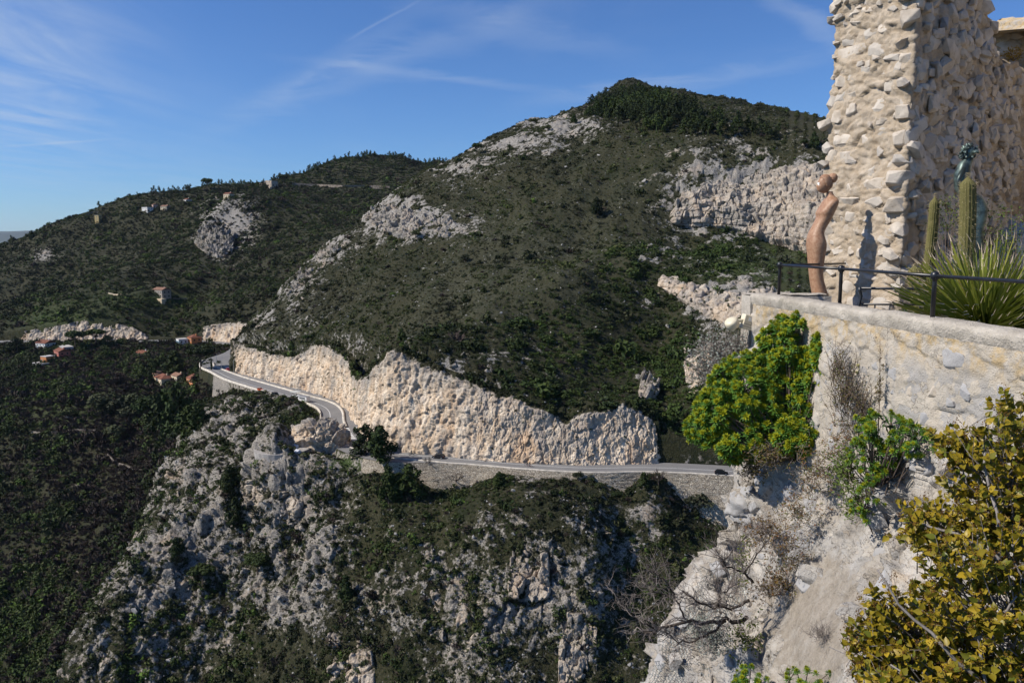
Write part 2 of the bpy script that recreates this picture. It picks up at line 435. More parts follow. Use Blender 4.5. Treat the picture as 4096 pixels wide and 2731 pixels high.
DN = [tuple(U(px, py, Y)) for px, py, Y in [
    (430, 476, 252), (457, 487, 247), (483, 480, 242), (510, 475, 240), (560, 475, 239), (596, 475, 238), (610, 488, 232), (622, 498, 236), (644, 481, 232), (655, 477, 232), (668, 494, 232), (684, 503, 233), (700, 514, 232), (718, 526, 230), (760, 545, 226),
    (500, 520, 223), (500, 600, 208), (500, 682, 194), (500, 780, 178), (600, 540, 216), (600, 620, 203), (600, 700, 190), (565, 600, 206), (640, 560, 222), (640, 640, 206), (690, 600, 214), (690, 690, 198), (610, 580, 216), (622, 640, 206),
    (400, 500, 240), (400, 560, 224), (400, 640, 208), (400, 700, 198), (400, 790, 185), (350, 460, 262), (350, 500, 248), (330, 540, 237), (300, 470, 262), (300, 520, 248), (300, 600, 230), (300, 682, 214), (300, 780, 198), (450, 620, 207), (360, 620, 214),
    (250, 440, 300), (250, 480, 280), (250, 560, 250), (250, 640, 232), (200, 600, 243), (200, 682, 226), (130, 682, 218), (130, 760, 205), (215, 420, 345), (230, 402, 372), (260, 410, 335), (285, 430, 290), (300, 420, 300),
    (196, 410, 375), (188, 432, 345), (166, 475, 305), (161, 500, 290), (144, 540, 268), (118, 600, 244), (84, 648, 228), (72, 690, 216), (60, 760, 205),
    (20, 344, 548), (60, 345, 543), (110, 345, 543), (160, 345, 543), (200, 346, 540), (222, 349, 528), (50, 360, 520), (120, 362, 512), (170, 362, 508), (205, 368, 470), (50, 380, 480), (120, 382, 470), (170, 385, 462), (195, 388, 448), (200, 398, 425), (50, 420, 430), (120, 420, 418), (172, 415, 412), (180, 425, 395),
    (0, 420, 440), (0, 380, 500), (0, 360, 530), (50, 480, 385), (110, 480, 372), (150, 470, 366), (0, 480, 395), (50, 560, 335), (110, 560, 325), (0, 560, 345), (50, 640, 292), (0, 682, 288), (50, 682, 275), (0, 780, 255), (-80, 420, 480), (-80, 560, 370), (-80, 690, 300), (-20, 345, 545)]]
DN += [tuple(U(*q)) for q in [(272, 448, 262), (283, 458, 257), (300, 463, 255), (266, 441, 268), (360, 468, 251), (380, 476, 246), (400, 478, 244), (335, 462, 255), (415, 477, 246)]]
DN += [(-60, 100, -190), (0, 100, -175), (100, 100, -170), (-160, 120, -210), (60, 150, -130), (150, 190, -95), (300, 150, -110), (-260, 200, -200), (-600, 400, -190), (-420, 520, -95), (-600, 560, -110)]
DN = np.array(DN)


class RBF:
    def __init__(s, P, c):
        s.P = P[:, :2]; s.c2 = c * c; n = len(P)
        d = np.sqrt(((s.P[:, None] - s.P[None]) ** 2).sum(-1) + s.c2); A = np.zeros((n + 3, n + 3)); A[:n, :n] = -d + np.eye(n) * 1.0
        A[:n, n] = 1; A[:n, n + 1:] = s.P / 100; A[n:, :n] = A[:n, n:].T
        s.w = np.linalg.solve(A, np.concatenate([P[:, 2], [0, 0, 0]]))
    def __call__(s, XY, chunk=40000):
        out = np.empty(len(XY)); n = len(s.P); p2 = (s.P ** 2).sum(1)
        for i in range(0, len(XY), chunk):
            q = XY[i:i + chunk]; d2 = (q ** 2).sum(1)[:, None] + p2[None] - 2 * q @ s.P.T
            out[i:i + chunk] = -np.sqrt(np.maximum(d2, 0) + s.c2) @ s.w[:n] + s.w[n] + q @ s.w[n + 1:] / 100
        return out


FUP, FDN = RBF(UP, 7.0), RBF(DN, 5.0)


def relief(XY, far):                              # gullies and bumps shared by all slopes
    P3 = np.column_stack([XY, np.zeros(len(XY))])
    r = 4.2 * fbm(P3 * np.array([1.3, .6, 1]), 75, 2, .5, 11, True) - 2.0
    r += .9 * fbm(P3, 17, 3, .55, 21) + .35 * fbm(P3, 4.5, 2, .5, 31)
    return r


_st, _jt = road_dist(top_w[:, :2]); _o = np.argsort(_jt); CZ = np.interp(np.arange(len(RD)), _jt[_o], top_w[_o, 2], left=-10, right=np.nan); CS = np.interp(np.arange(len(RD)), _jt[_o], _st[_o])
CZ = np.where((np.arange(len(RD)) < _jt.min()) | (np.arange(len(RD)) > _jt.max()), 999.0, CZ)


def terrain_z(XY, detail=True):
    s = np.full(len(XY), 999.0); j = np.zeros(len(XY), np.int32); nr_ = XY[:, 1] < 720; s[nr_], j[nr_] = road_dist(XY[nr_]); upm = s > 0
    rl = relief(XY, None) if detail else 0
    hu, hd = RD[j, 2], RD[j, 3]
    zu = FUP(XY) + rl * np.clip((s - hu) / 25, .15, 1.4); zd = FDN(XY) + rl * np.clip((-s - hd) / 25, .15, 1.0)
    rib = fbm(np.column_stack([XY[:, 0] + .25 * XY[:, 1], XY[:, 1] * .30, np.zeros(len(XY))]), 24, 3, .5, 81, True)
    zd = zd + 3.8 * (rib - .25) * np.clip((-s - hd - 4) / 16, 0, 1) * (XY[:, 1] < 330)
    e = s - hu - 2.2
    zu = np.minimum(zu, ZR + 1.0 + e * 4.2)
    zu = np.minimum(zu, CZ[j] - .4 + np.maximum(s - CS[j] - .8, 0) * .95)
    zu = np.where(s < hu + 1.2, ZR - .25, zu)
    e = -s - hd - .6
    zd = np.clip(zd, ZR - .3 - np.maximum(e, 0) * 6, ZR - .3 + np.maximum(e - 2, 0) * .7)
    zd = np.where(e < 0, ZR - .25, zd)
    return np.where(upm, zu, zd), s, j


def to_px(P):
    c, sn = math.cos(PITCH), math.sin(PITCH); f = P[:, 1] * c - P[:, 2] * sn; u = P[:, 1] * sn + P[:, 2] * c
    f = np.maximum(f, .01)
    return 512 + FPX * P[:, 0] / f, 341 - FPX * u / f


# fan-shaped tessellation: finer near the viewpoint, coarser far away
pxs = np.concatenate([np.arange(-420, -40, 8.0), np.arange(-40, 780, 1.05), np.arange(780, 1500, 9.0)])
ys = [120.0]
while ys[-1] < 1750:
    y = ys[-1]; ys.append(y * (1.004 if y < 165 else 1.0013 if y < 252 else 1.0031 if y < 1000 else 1.007))
ys = np.array(ys); nr, nc = len(ys), len(pxs)
GX = ys[:, None] * ((pxs - 512) / FPX)[None] * 1.0; GY = np.repeat(ys[:, None], nc, 1)
XY = np.column_stack([GX.ravel(), GY.ravel()])
Z, S, J = terrain_z(XY)
P = np.column_stack([XY, Z]); G = P.reshape(nr, nc, 3)
NRM = grid_normals(G).reshape(-1, 3); NRM *= np.sign(NRM[:, 2:3] + 1e-9)
qx, qy = to_px(P)
slope = 1 - NRM[:, 2]
up = S > 0

# how rocky, how green each place is
n_big = fbm(P, 34, 3, .6, 41); n_mid = fbm(P, 9, 3, .6, 51); n_fine = fbm(P, 3.2, 2, .6, 57)
rock = np.where(up, .22, .42) + .16 * n_big + .20 * n_mid + .45 * np.clip(slope - .35, 0, .5)
PAINT = [(405, 215, 46, 20, .75), (330, 246, 24, 14, .6), (300, 290, 26, 30, .40), (262, 320, 20, 14, .25), (470, 228, 60, 18, .34), (565, 124, 38, 9, .6), (515, 146, 48, 9, .5), (525, 150, 75, 30, .16), (585, 130, 40, 20, .2), (460, 168, 34, 12, .5),
         (740, 195, 90, 40, .8), (712, 292, 62, 24, .75), (660, 252, 28, 12, .35), (725, 362, 40, 26, .6), (440, 372, 34, 14, .30), (535, 350, 70, 40, .20), (648, 378, 12, 30, .4), (320, 326, 40, 12, .10),
         (228, 226, 34, 34, .6), (45, 256, 18, 8, .5), (66, 240, 14, 7, .4), (12, 278, 18, 10, .4), (280, 470, 60, 60, .10), (200, 480, 42, 60, .14), (160, 565, 50, 50, .15), (120, 635, 50, 40, .15), (222, 425, 34, 26, .16), (290, 590, 110, 50, .14), (260, 600, 60, 26, .2), (560, 600, 110, 60, .12), (610, 350, 60, 60, -.10), (560, 230, 70, 60, -.22), (620, 190, 60, 40, -.2), (500, 300, 90, 40, -.1),
         (690, 590, 50, 60, -.35), (665, 400, 16, 70, -.4), (400, 560, 50, 60, -.15), (330, 660, 70, 30, -.25), (440, 500, 60, 26, -.3)]
for cx, cy, rx, ry, k in PAINT:
    rock += k * np.exp(-.5 * (((qx + 14 * n_mid - cx) / rx) ** 2 + ((qy + 7 * n_big - cy) / ry) ** 2) * 1.6) * ((.62 + .65 * n_mid + .45 * n_fine) if k > 0 else 1)
valley = (~up) & (np.hypot(P[:, 0], P[:, 1]) > 0) & (FDN(XY) > -999)
# the valley behind the spur: everything below the road to the left of the spur's crest
crest = np.array([U(*c)[:2] for c in [(224, 385, 425), (196, 410, 378), (188, 432, 348), (166, 475, 308), (161, 500, 293), (144, 540, 271), (118, 600, 247), (84, 648, 231), (72, 690, 219), (60, 760, 208)]])
crx = np.interp(P[:, 1], crest[::-1, 1], crest[::-1, 0])
valley = (~up) & (P[:, 0] < crx - 3)
farh = up & ((P[:, 1] > 545) & (P[:, 0] < np.interp(P[:, 1], [440, 560, 620, 760, 1000], [-140, -130, -120, -60, 80])))
rock = np.where(valley, .10 + .12 * n_big + .10 * n_mid, rock)
farp = np.zeros(len(P))
for cx, cy, rx, ry, k in PAINT[16:20]: farp += k * np.exp(-.5 * (((qx - cx) / rx) ** 2 + ((qy - cy) / ry) ** 2) * 1.6)
rock = np.where(farh, .13 + .13 * n_big + .12 * n_mid + farp, rock)
green = np.zeros(len(P))
for cx, cy, rx, ry, k in [(60, 318, 40, 14, .45), (120, 300, 50, 14, .2), (760, 265, 60, 20, .5), (165, 300, 30, 6, .5), (60, 400, 40, 25, .3), (350, 462, 40, 6, .8), (60, 380, 20, 20, .5)]:
    green += k * np.exp(-.5 * (((qx - cx) / rx) ** 2 + ((qy - cy) / ry) ** 2) * 1.6)

pale = np.zeros(len(P))
for cx, cy, rx, ry, k in [(560, 262, 80, 44, .9), (640, 205, 60, 40, .7), (470, 300, 60, 26, .6), (700, 165, 50, 20, .5), (500, 220, 50, 26, .4)]: pale += k * np.exp(-.5 * (((qx + 20 * n_mid - cx) / rx) ** 2 + ((qy + 10 * n_big - cy) / ry) ** 2) * 1.6)
pale = np.clip(pale * (.7 + .6 * n_mid), 0, 1) * up
# rocks break the surface: blocky relief where it is rocky
rk01 = np.clip((rock - .35) * 2.2, 0, 1)
near = np.clip(1.35 - P[:, 1] / 900, .45, 1.2)
steps = fbm(P * np.array([1, 1, 1.6]), 6.5, 3, .55, 61, True)
rsel = (rk01 > .02) & (pxs[None] > -60).repeat(nr, 0).ravel() & (pxs[None] < 800).repeat(nr, 0).ravel()
fc = np.zeros(len(P)); fc[rsel] = facet(P[rsel], (5.5, 5.5, 7), 5, 1.6, 1.5, .7) + .45 * facet(P[rsel], (1.9, 1.9, 2.4), 6, 1.2, 1.4, .5)
amp = np.where(up, 1.0, 1.55) * near * np.clip(np.minimum(np.abs(S) - 10, 12) / 12, .0, 1) * np.where(valley, .4, 1)
disp = rk01 * amp * (.5 * steps + .85 * fc)
disp += (1 - rk01) * .25 * amp * fbm(P, 2.6, 2, .5, 71)
P = P + NRM * disp[:, None] + np.column_stack([np.zeros(len(P)), np.zeros(len(P)), rk01 * amp * .5 * np.maximum(steps, 0)])
G = P.reshape(nr, nc, 3)

qc = lambda a: (a.reshape(nr, nc)[:-1, :-1])
Sq = qc(S); vq = qc(valley); fq = qc(farh); uq = qc(up); Yq = qc(P[:, 1])
# leave a hole under the near rock of the viewpoint (its own meshes stand there)
regions = [('hillside', uq & ~fq), ('far_hills', uq & fq), ('ravine_slope', ~uq & ~vq), ('valley', ~uq & vq)]
quads = grid_faces(nr, nc).reshape(nr - 1, nc - 1, 4)
for name, msk in regions:
    V, F, a1, a2, a3 = compact(P, quads[msk], rock, green, pale)
    me = raw_mesh(name, V, F, True); fattr(me, 'pale', a3); fattr(me, 'rock', a1); fattr(me, 'green', a2); fattr(me, 'warm', np.zeros(len(V)))
    tag(add_obj(name, me, M_GORGE if name == 'ravine_slope' else M_LAND), kind='structure')

NZ = grid_normals(G).reshape(-1, 3); NZ *= np.sign(NZ[:, 2:3] + 1e-9)


def surf_y(px, py, lo=150.0, hi=1600.0):          # first hit of the picture ray with the built land
    c = int(np.argmin(np.abs(pxs - px))); col = G[:, c]
    _, v = to_px(col); m = np.where((v <= py) & (col[:, 1] > lo) & (col[:, 1] < hi))[0]
    return col[m[0]] if len(m) else U(px, py, 500)


def ground(x, y):
    px = 512 + FPX * x / y; i = np.searchsorted(ys, y); i = min(max(i, 1), nr - 1); c = np.searchsorted(pxs, px); c = min(max(c, 1), nc - 1)
    return float(G[i, c, 2])


# ------------------------------------------------------------------ rock faces lofted between a foot line and a top line
def resample(P, n):
    P = np.asarray(P, float); d = np.r_[0, np.cumsum(np.linalg.norm(np.diff(P, axis=0), axis=1))]; t = np.linspace(0, d[-1], n)
    return np.column_stack([np.interp(t, d, P[:, k]) for k in range(P.shape[1])])


def cliff(name, foot, top, nu, nv, style, warm, seed, bury=2.0, amp=1.0, mat=None, rockv=.9, curve=0.0, open_l=False, open_r=False):
    A, B = resample(foot, nu), resample(top, nu)
    v = np.linspace(0, 1, nv)[:, None, None]
    Q = A[None] * (1 - v) + B[None] * v
    hor = (B - A) * np.array([1, 1, 0]); out = -hor / np.maximum(np.linalg.norm(hor, axis=1, keepdims=True), 1e-6)
    Q = Q + out[None] * curve * np.sin(v * math.pi)
    n = grid_normals(Q); mean = n.reshape(-1, 3).mean(0); n *= -np.sign(mean[1] + 1e-9)       # faces the viewer side
    q = Q.reshape(-1, 3)
    if style == 'flute':
        st = q * np.array([1, 1, .16]); d = 1.5 * fbm(q, 15, 3, .5, seed + 12) + .75 * fbm(st, 9, 3, .5, seed, True) + .28 * fbm(q * np.array([1, 1, .45]), 1.8, 3, .6, seed + 9, True)
        d += .5 * facet(q, (3.4, 3.4, 10), seed, 1.0, .9, .6) + .55 * facet(q, (1.9, 1.9, 3.0), seed + 2, 1.0, 1.2, .45) + .2 * facet(q, (.8, .8, 1.2), seed + 6, 1, 1.2, .4)
    elif style == 'crag':
        d = 1.5 * facet(q, (5, 5, 6.5), seed, 1.1, 1.4, .5) + .6 * facet(q, (1.8, 1.8, 2.3), seed + 2, 1.1, 1.5, .5) + .25 * fbm(q, 1.2, 2, .6, seed + 6, True)
        d += 1.2 * fbm(q, 16, 2, .5, seed + 3)
    else:                                          # 'beds': level strata cut by upright joints
        wz = q[:, 2] + .8 * fbm(q, 14, 2, .5, seed) + .06 * q[:, 0]
        bed = wz / 2.9; fr = bed - np.floor(bed); bi = np.floor(bed).astype(np.int64)
        r1 = (_h(bi, bi * 3, bi * 7, seed) & 1023) / 1023.0
        d = .9 * (r1 - .5) + facet(np.column_stack([q[:, 0] + r1 * 40, q[:, 1], bi * 2.0 + 1]), (5.5, 5.5, 2.0), seed, 1.5, .5, .8, 0) - .9 * (fr < .11)
        d += 1.9 * fbm(q * np.array([1, 1, .3]), 13, 3, .5, seed + 4, True) - .6 + .22 * facet(q, (1.6, 1.6, 1.0), seed + 8, 1, .8, .5)
    ed = np.minimum(1, np.minimum(np.linspace(0, 1, nu)[None] * 18, (1 - np.linspace(0, 1, nu)[None]) * 18)) * np.ones((nv, 1))
    d = d.reshape(nv, nu) * amp
    tp = sstep(v[:, :, 0], .86, 1.0) * bury
    Q = Q + n * (d - bury * (1 - ed) - 0)[..., None] + np.stack([-(out[:, 0])[None] * tp, -(out[:, 1])[None] * tp, -tp * .4 + 0 * d], -1)
    n2 = fbm(Q.reshape(-1, 3), 8, 3, .6, seed + 77)
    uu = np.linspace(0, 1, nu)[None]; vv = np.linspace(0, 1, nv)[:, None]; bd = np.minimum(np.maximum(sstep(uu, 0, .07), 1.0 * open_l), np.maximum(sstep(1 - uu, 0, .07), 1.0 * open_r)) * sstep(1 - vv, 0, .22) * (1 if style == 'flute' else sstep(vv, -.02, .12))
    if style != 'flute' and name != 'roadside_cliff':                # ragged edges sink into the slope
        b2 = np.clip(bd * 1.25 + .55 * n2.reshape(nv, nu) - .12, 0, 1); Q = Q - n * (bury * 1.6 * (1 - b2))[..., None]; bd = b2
    me = raw_mesh(name, Q.reshape(-1, 3), grid_faces(nv, nu), False)
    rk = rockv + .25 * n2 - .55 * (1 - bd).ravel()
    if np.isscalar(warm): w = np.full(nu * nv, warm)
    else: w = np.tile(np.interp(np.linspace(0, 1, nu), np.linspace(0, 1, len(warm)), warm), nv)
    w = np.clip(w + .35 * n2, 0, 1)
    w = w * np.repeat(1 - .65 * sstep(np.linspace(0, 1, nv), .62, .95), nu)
    fattr(me, 'rock', rk); fattr(me, 'warm', w); fattr(me, 'green', np.zeros(nu * nv))
    o = add_obj(name, me, mat or M_LAND); tag(o, kind='structure')
    return o, Q


CL = []
footm = resample(foot_w, 400); topm = resample(top_w, 400)
topx = to_px(top_w)[0]
tops = np.column_stack([np.interp(to_px(footm)[0], topx, top_w[:, k]) for k in range(3)])
tops[:, 2] += .6 * fbm(np.column_stack([np.arange(400) * .55, np.zeros(400), np.zeros(400)]), 6, 3, .6, 5) 
iw = int(np.argmin(np.abs(to_px(footm)[0] - 470)))
lowfoot = footm + np.array([0, 0, -.4])
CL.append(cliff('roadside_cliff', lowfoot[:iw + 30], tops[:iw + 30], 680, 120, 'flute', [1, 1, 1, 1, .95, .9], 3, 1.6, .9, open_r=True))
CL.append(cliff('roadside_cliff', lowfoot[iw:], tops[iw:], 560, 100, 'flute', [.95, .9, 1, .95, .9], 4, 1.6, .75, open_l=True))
def pl(*a): return np.array([U(*t) for t in a])
CL.append(cliff('roadside_cliff', pl((18, 341, 561), (30, 341, 561), (60, 340.5, 562), (100, 340, 562), (130, 340, 562), (150, 340, 562)),
                pl((18, 331, 565), (28, 329, 566), (48, 326, 567), (70, 322, 568), (86, 317, 569), (110, 321, 569), (132, 326, 569), (150, 337, 566)), 240, 40, 'flute', .8, 5, 1.5, .9))
_k = [k for k in range(len(RD)) if 488 < RD[k, 1] < 556 and -225 < RD[k, 0] < -160]; _f = np.column_stack([RD[_k, :2] + RN[_k] * (RD[_k, 2:3] + .9), np.full(len(_k), ZR - .4)]); _t = _f + np.column_stack([RN[_k] * 3.0, 15.5 * np.sin(np.linspace(.35, 2.6, len(_k))) ** .6])
CL.append(cliff('roadside_cliff', _f, _t, 150, 50, 'flute', 1.0, 6, 1.2, .8))
# the bedded outcrops on the spur to the right, and the pale outcrop on the hill's left shoulder; they grow out of the slope
def sp(*a, push=0.0):
    r = []
    for px, py in a:
        w = surf_y(px, py); d = cdir(px, py); r.append(w + d / d[1] * push)
    return np.array(r)
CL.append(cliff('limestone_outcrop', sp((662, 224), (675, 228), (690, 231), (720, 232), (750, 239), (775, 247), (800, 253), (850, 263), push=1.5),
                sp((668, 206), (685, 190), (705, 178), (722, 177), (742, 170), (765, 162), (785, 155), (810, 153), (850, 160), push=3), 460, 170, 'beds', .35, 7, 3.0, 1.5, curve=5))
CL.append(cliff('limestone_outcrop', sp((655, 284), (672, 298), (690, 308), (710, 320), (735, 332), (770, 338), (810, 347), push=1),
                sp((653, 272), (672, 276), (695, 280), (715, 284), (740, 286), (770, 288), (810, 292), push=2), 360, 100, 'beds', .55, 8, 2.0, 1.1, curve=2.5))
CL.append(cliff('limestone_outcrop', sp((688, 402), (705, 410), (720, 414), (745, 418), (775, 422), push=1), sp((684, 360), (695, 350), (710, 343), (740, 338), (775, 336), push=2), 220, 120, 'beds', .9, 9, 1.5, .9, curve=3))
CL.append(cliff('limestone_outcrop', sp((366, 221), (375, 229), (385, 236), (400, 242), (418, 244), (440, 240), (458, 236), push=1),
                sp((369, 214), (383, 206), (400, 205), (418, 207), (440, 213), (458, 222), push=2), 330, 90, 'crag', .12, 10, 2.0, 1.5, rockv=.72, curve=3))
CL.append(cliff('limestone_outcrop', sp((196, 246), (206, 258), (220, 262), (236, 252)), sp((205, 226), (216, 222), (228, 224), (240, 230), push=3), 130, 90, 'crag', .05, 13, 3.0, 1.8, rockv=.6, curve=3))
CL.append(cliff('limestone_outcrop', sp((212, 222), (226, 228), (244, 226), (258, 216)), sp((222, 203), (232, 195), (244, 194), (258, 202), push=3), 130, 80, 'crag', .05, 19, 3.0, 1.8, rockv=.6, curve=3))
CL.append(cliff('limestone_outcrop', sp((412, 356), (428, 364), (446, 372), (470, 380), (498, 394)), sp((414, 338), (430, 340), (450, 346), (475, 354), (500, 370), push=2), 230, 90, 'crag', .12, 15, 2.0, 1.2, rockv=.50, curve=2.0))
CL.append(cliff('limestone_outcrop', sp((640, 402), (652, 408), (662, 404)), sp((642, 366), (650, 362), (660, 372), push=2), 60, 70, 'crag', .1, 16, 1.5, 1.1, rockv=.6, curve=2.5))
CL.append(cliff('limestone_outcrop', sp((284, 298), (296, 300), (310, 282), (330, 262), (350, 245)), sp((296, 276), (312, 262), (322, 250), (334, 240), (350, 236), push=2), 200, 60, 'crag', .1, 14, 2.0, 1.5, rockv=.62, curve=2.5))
# the knob of rock left standing beside the road bend, and the rock needle at the foot of the spur
def boulder(name, c, rad, seed, nu=90, nv=60, amp=.5, warm=.6, power=.75, wl=4.0, rockv=.85, flat=True):
    th = np.linspace(0, 2 * math.pi, nu, endpoint=False)[None]; ph = np.linspace(-.35, .5 * math.pi, nv)[:, None]
    sp_ = lambda x: np.sign(x) * np.abs(x) ** power
    D3 = np.stack([sp_(np.cos(ph)) * np.cos(th), sp_(np.cos(ph)) * np.sin(th), sp_(np.sin(ph)) + 0 * th], -1)
    Q = np.array(c) + D3 * np.array(rad); q = Q.reshape(-1, 3); nn = D3.reshape(-1, 3)
    d = amp * (1.6 * facet(q, wl, seed, 1.1, 1.5, .5) + .7 * facet(q, wl * .36, seed + 2, 1.1, 1.5, .5) + .6 * fbm(q, wl * 2.2, 3, .6, seed, True) - .3)
    q = q + nn * d[:, None]; idx = np.arange(nu * nv).reshape(nv, nu)
    F = np.stack([idx[:-1], np.roll(idx, -1, 1)[:-1], np.roll(idx, -1, 1)[1:], idx[1:]], -1).reshape(-1, 4)
    me = raw_mesh(name, q, F, not flat); n2 = fbm(q, wl * 2, 3, .6, seed + 5)
    hz = np.repeat(sstep(np.linspace(0, 1, nv), .45, .85), nu)
    fattr(me, 'rock', rockv + .2 * n2 - .18 * hz); fattr(me, 'warm', np.clip(warm * (1 - .9 * hz) + .3 * n2, 0, 1)); fattr(me, 'green', np.zeros(len(q)))
    return add_obj(name, me, M_LAND)
kc = U(323, 452, 272); ko = boulder('rock_knob', (kc[0] - .5, kc[1] - 1.5, -72.5), (10.5, 6.5, 11.0), 12, 220, 110, .75, .9, .78, 4.0)
tag(ko, kind='structure')
# deeper rock ribs in the slope under the road
for i, (f, t, sd, wv) in enumerate([
    (pl((232, 528, 260), (245, 520, 260), (262, 520, 258), (285, 528, 252), (300, 534, 248)), pl((232, 480, 272), (240, 470, 276), (262, 478, 270), (285, 490, 262), (302, 505, 254)), 21, .5),
    (pl((70, 705, 214), (78, 705, 212), (92, 705, 213)), pl((73, 645, 226), (82, 636, 226), (93, 652, 224)), 22, .3),
    (pl((158, 505, 288), (160, 508, 287), (167, 508, 286)), pl((159, 470, 300), (162, 466, 301), (170, 472, 300)), 23, .5),
    (pl((420, 640, 204), (440, 650, 202), (460, 660, 200), (490, 650, 200)), pl((424, 570, 214), (445, 566, 214), (468, 560, 214), (488, 572, 212)), 24, .4),
    (pl((560, 690, 192), (590, 700, 190), (604, 690, 192)), pl((562, 592, 208), (580, 575, 211), (600, 585, 212)), 25, .35),
    (pl((315, 700, 207), (345, 705, 205), (368, 690, 206)), pl((318, 620, 222), (340, 610, 222), (366, 622, 218)), 26, .6),
    (pl((600, 520, 221), (608, 540, 218), (612, 560, 216)), pl((590, 497, 227), (604, 490, 229), (618, 520, 222)), 27, .3),
    (pl((505, 600, 206), (530, 610, 204), (555, 600, 206)), pl((508, 545, 217), (530, 530, 219), (552, 548, 216)), 28, .35)]):
    f, t = (sp(*[tuple(to_px(np.array([q]))[k][0] for k in (0, 1)) for q in a], push=pu) for a, pu in ((f, .5), (t, 1.5)))
    CL.append(cliff('rock_rib', f, t, 110, 100, 'crag', wv, sd, 1.6, 1.0, rockv=.62, curve=1.6, mat=M_GORGE))
# ------------------------------------------------------------------ plants seen from afar
def leaf_cloud(rng, n, size, blobs, stretch=(1, 1, 1), jit=.7, up=.0):
    """n small kinked leaf sprays spread over the shells of several blobs (cx,cy,cz,r)"""
    V, F = [], []
    w = np.array([b[3] ** 2 for b in blobs]); w = w / w.sum()
    for i in range(n):
        b = blobs[rng.choice(len(blobs), p=w)]
        d = rng.normal(size=3); d[2] = d[2] * .9 + .25; d /= np.linalg.norm(d)
        r = b[3] * rng.uniform(.55, 1.08) ; c = np.array(b[:3]) + d * r * np.array(stretch)
        nrm = d + rng.normal(size=3) * jit * .6; nrm[2] += up; nrm /= np.linalg.norm(nrm)
        t = np.cross(nrm, rng.normal(size=3)); t /= np.linalg.norm(t); s = np.cross(nrm, t)
        L, W = size * rng.uniform(.6, 1.35), size * rng.uniform(.35, .8); k = len(V)
        V += [c - t * L, c + s * W + nrm * size * .15, c + t * L, c - s * W + nrm * size * .15]
        F.append((k, k + 1, k + 2)); F.append((k, k + 2, k + 3))
    return V, F


M_SCRUB = leafmat('scrub_leaf', [(.014, .020, .006), (.025, .034, .010), (.040, .047, .016), (.060, .062, .029), (.028, .030, .012), (.018, .029, .007)], 0, .8, True)
M_SCRUBG = leafmat('green_scrub_leaf', [(.030, .050, .010), (.055, .085, .016), (.070, .110, .022), (.040, .060, .014)], 0, .8, True)
M_PINE = leafmat('pine_needle', [(.014, .024, .007), (.024, .040, .010), (.036, .050, .012), (.020, .032, .010)], 0, .8, True)
M_OLIVE = leafmat('olive_leaf', [(.034, .041, .018), (.054, .062, .029), (.076, .080, .044), (.030, .040, .015)], 0, .8, True)
M_TWIG = leafmat('bare_twig', [(.035, .025, .020), (.055, .040, .033), (.075, .058, .050), (.030, .022, .018)], 0, .9)
M_FIELD = plain('field_stone', (.27, .26, .245), .95, .3, 1.5)
M_BARK = plain('bark', (.09, .07, .055), .95, .3, 2.0)

PROTO = bpy.data.collections.new('plant_shapes')
def proto(name, V, F, mat):
    me = raw_mesh(name, V, F); me.materials.append(mat); o = bpy.data.objects.new(name, me); PROTO.objects.link(o); return me


rng = np.random.default_rng(3)
PROTOS = []
def dome(k, spread=.55, r0=.5):
    bl = [(0, 0, .35, .62)]
    for _ in range(k):
        a, q = rng.uniform(0, 6.28), rng.uniform(.25, spread); bl.append((q * math.cos(a), q * math.sin(a), rng.uniform(.15, .55), rng.uniform(.28, r0)))
    return bl
for i in range(5): PROTOS.append(proto('a_scrub_%d' % i, *leaf_cloud(rng, 70, .20, dome(4)), M_SCRUB))          # 0-4
for i in range(2): PROTOS.append(proto('b_green_%d' % i, *leaf_cloud(rng, 60, .20, dome(4)), M_SCRUBG))          # 5-6
for i in range(2): PROTOS.append(proto('c_olive_%d' % i, *leaf_cloud(rng, 80, .17, dome(5)), M_OLIVE))           # 7-8
def twigs(n=55):
    V, F = [], []
    for _ in range(n):
        d = rng.normal(size=3); d[2] = abs(d[2]) + .5; d /= np.linalg.norm(d); b = rng.normal(size=3) * .12; b[2] = abs(b[2]); e = b + d * rng.uniform(.6, 1.0); s = np.cross(d, rng.normal(size=3)); s /= np.linalg.norm(s)
        m = (b + e) / 2; k = len(V); V += [b, m + s * .035, e + s * .10 + rng.normal(size=3) * .05, e - s * .10, m - s * .035]; F += [(k, k + 1, k + 4), (k + 1, k + 2, k + 3), (k + 1, k + 3, k + 4)]
    return V, F
for i in range(2): PROTOS.append(proto('d_twig_%d' % i, *twigs(), M_TWIG))                                        # 9-10
def pine_blobs(tall):
    bl = []
    for k in range(9):
        z = .35 + .6 * k / 8; q = (.36 - .30 * (k / 8) ** 1.4) * rng.uniform(.5, 1.1); a = rng.uniform(0, 6.28)
        bl.append((q * math.cos(a) * .7, q * math.sin(a) * .7, z, rng.uniform(.12, .20) * (1.15 - .5 * k / 8)))
    return bl
for i in range(3):                                                                                                # 11-13 pines, height 1
    V, F = leaf_cloud(rng, 190, .065, pine_blobs(1), jit=.8, up=.3); mb = MB(); mb.tube([(0, 0, -.08), (.01, 0, .4), (0, .01, .8)], [.028, .018, .006], 5); k = len(V)
    V = list(V) + [np.array(v) for v in mb.v]; F = list(F) + [tuple(k + j for j in f) for f in mb.f]
    PROTOS.append(proto('e_pine_%d' % i, V, F, M_PINE))

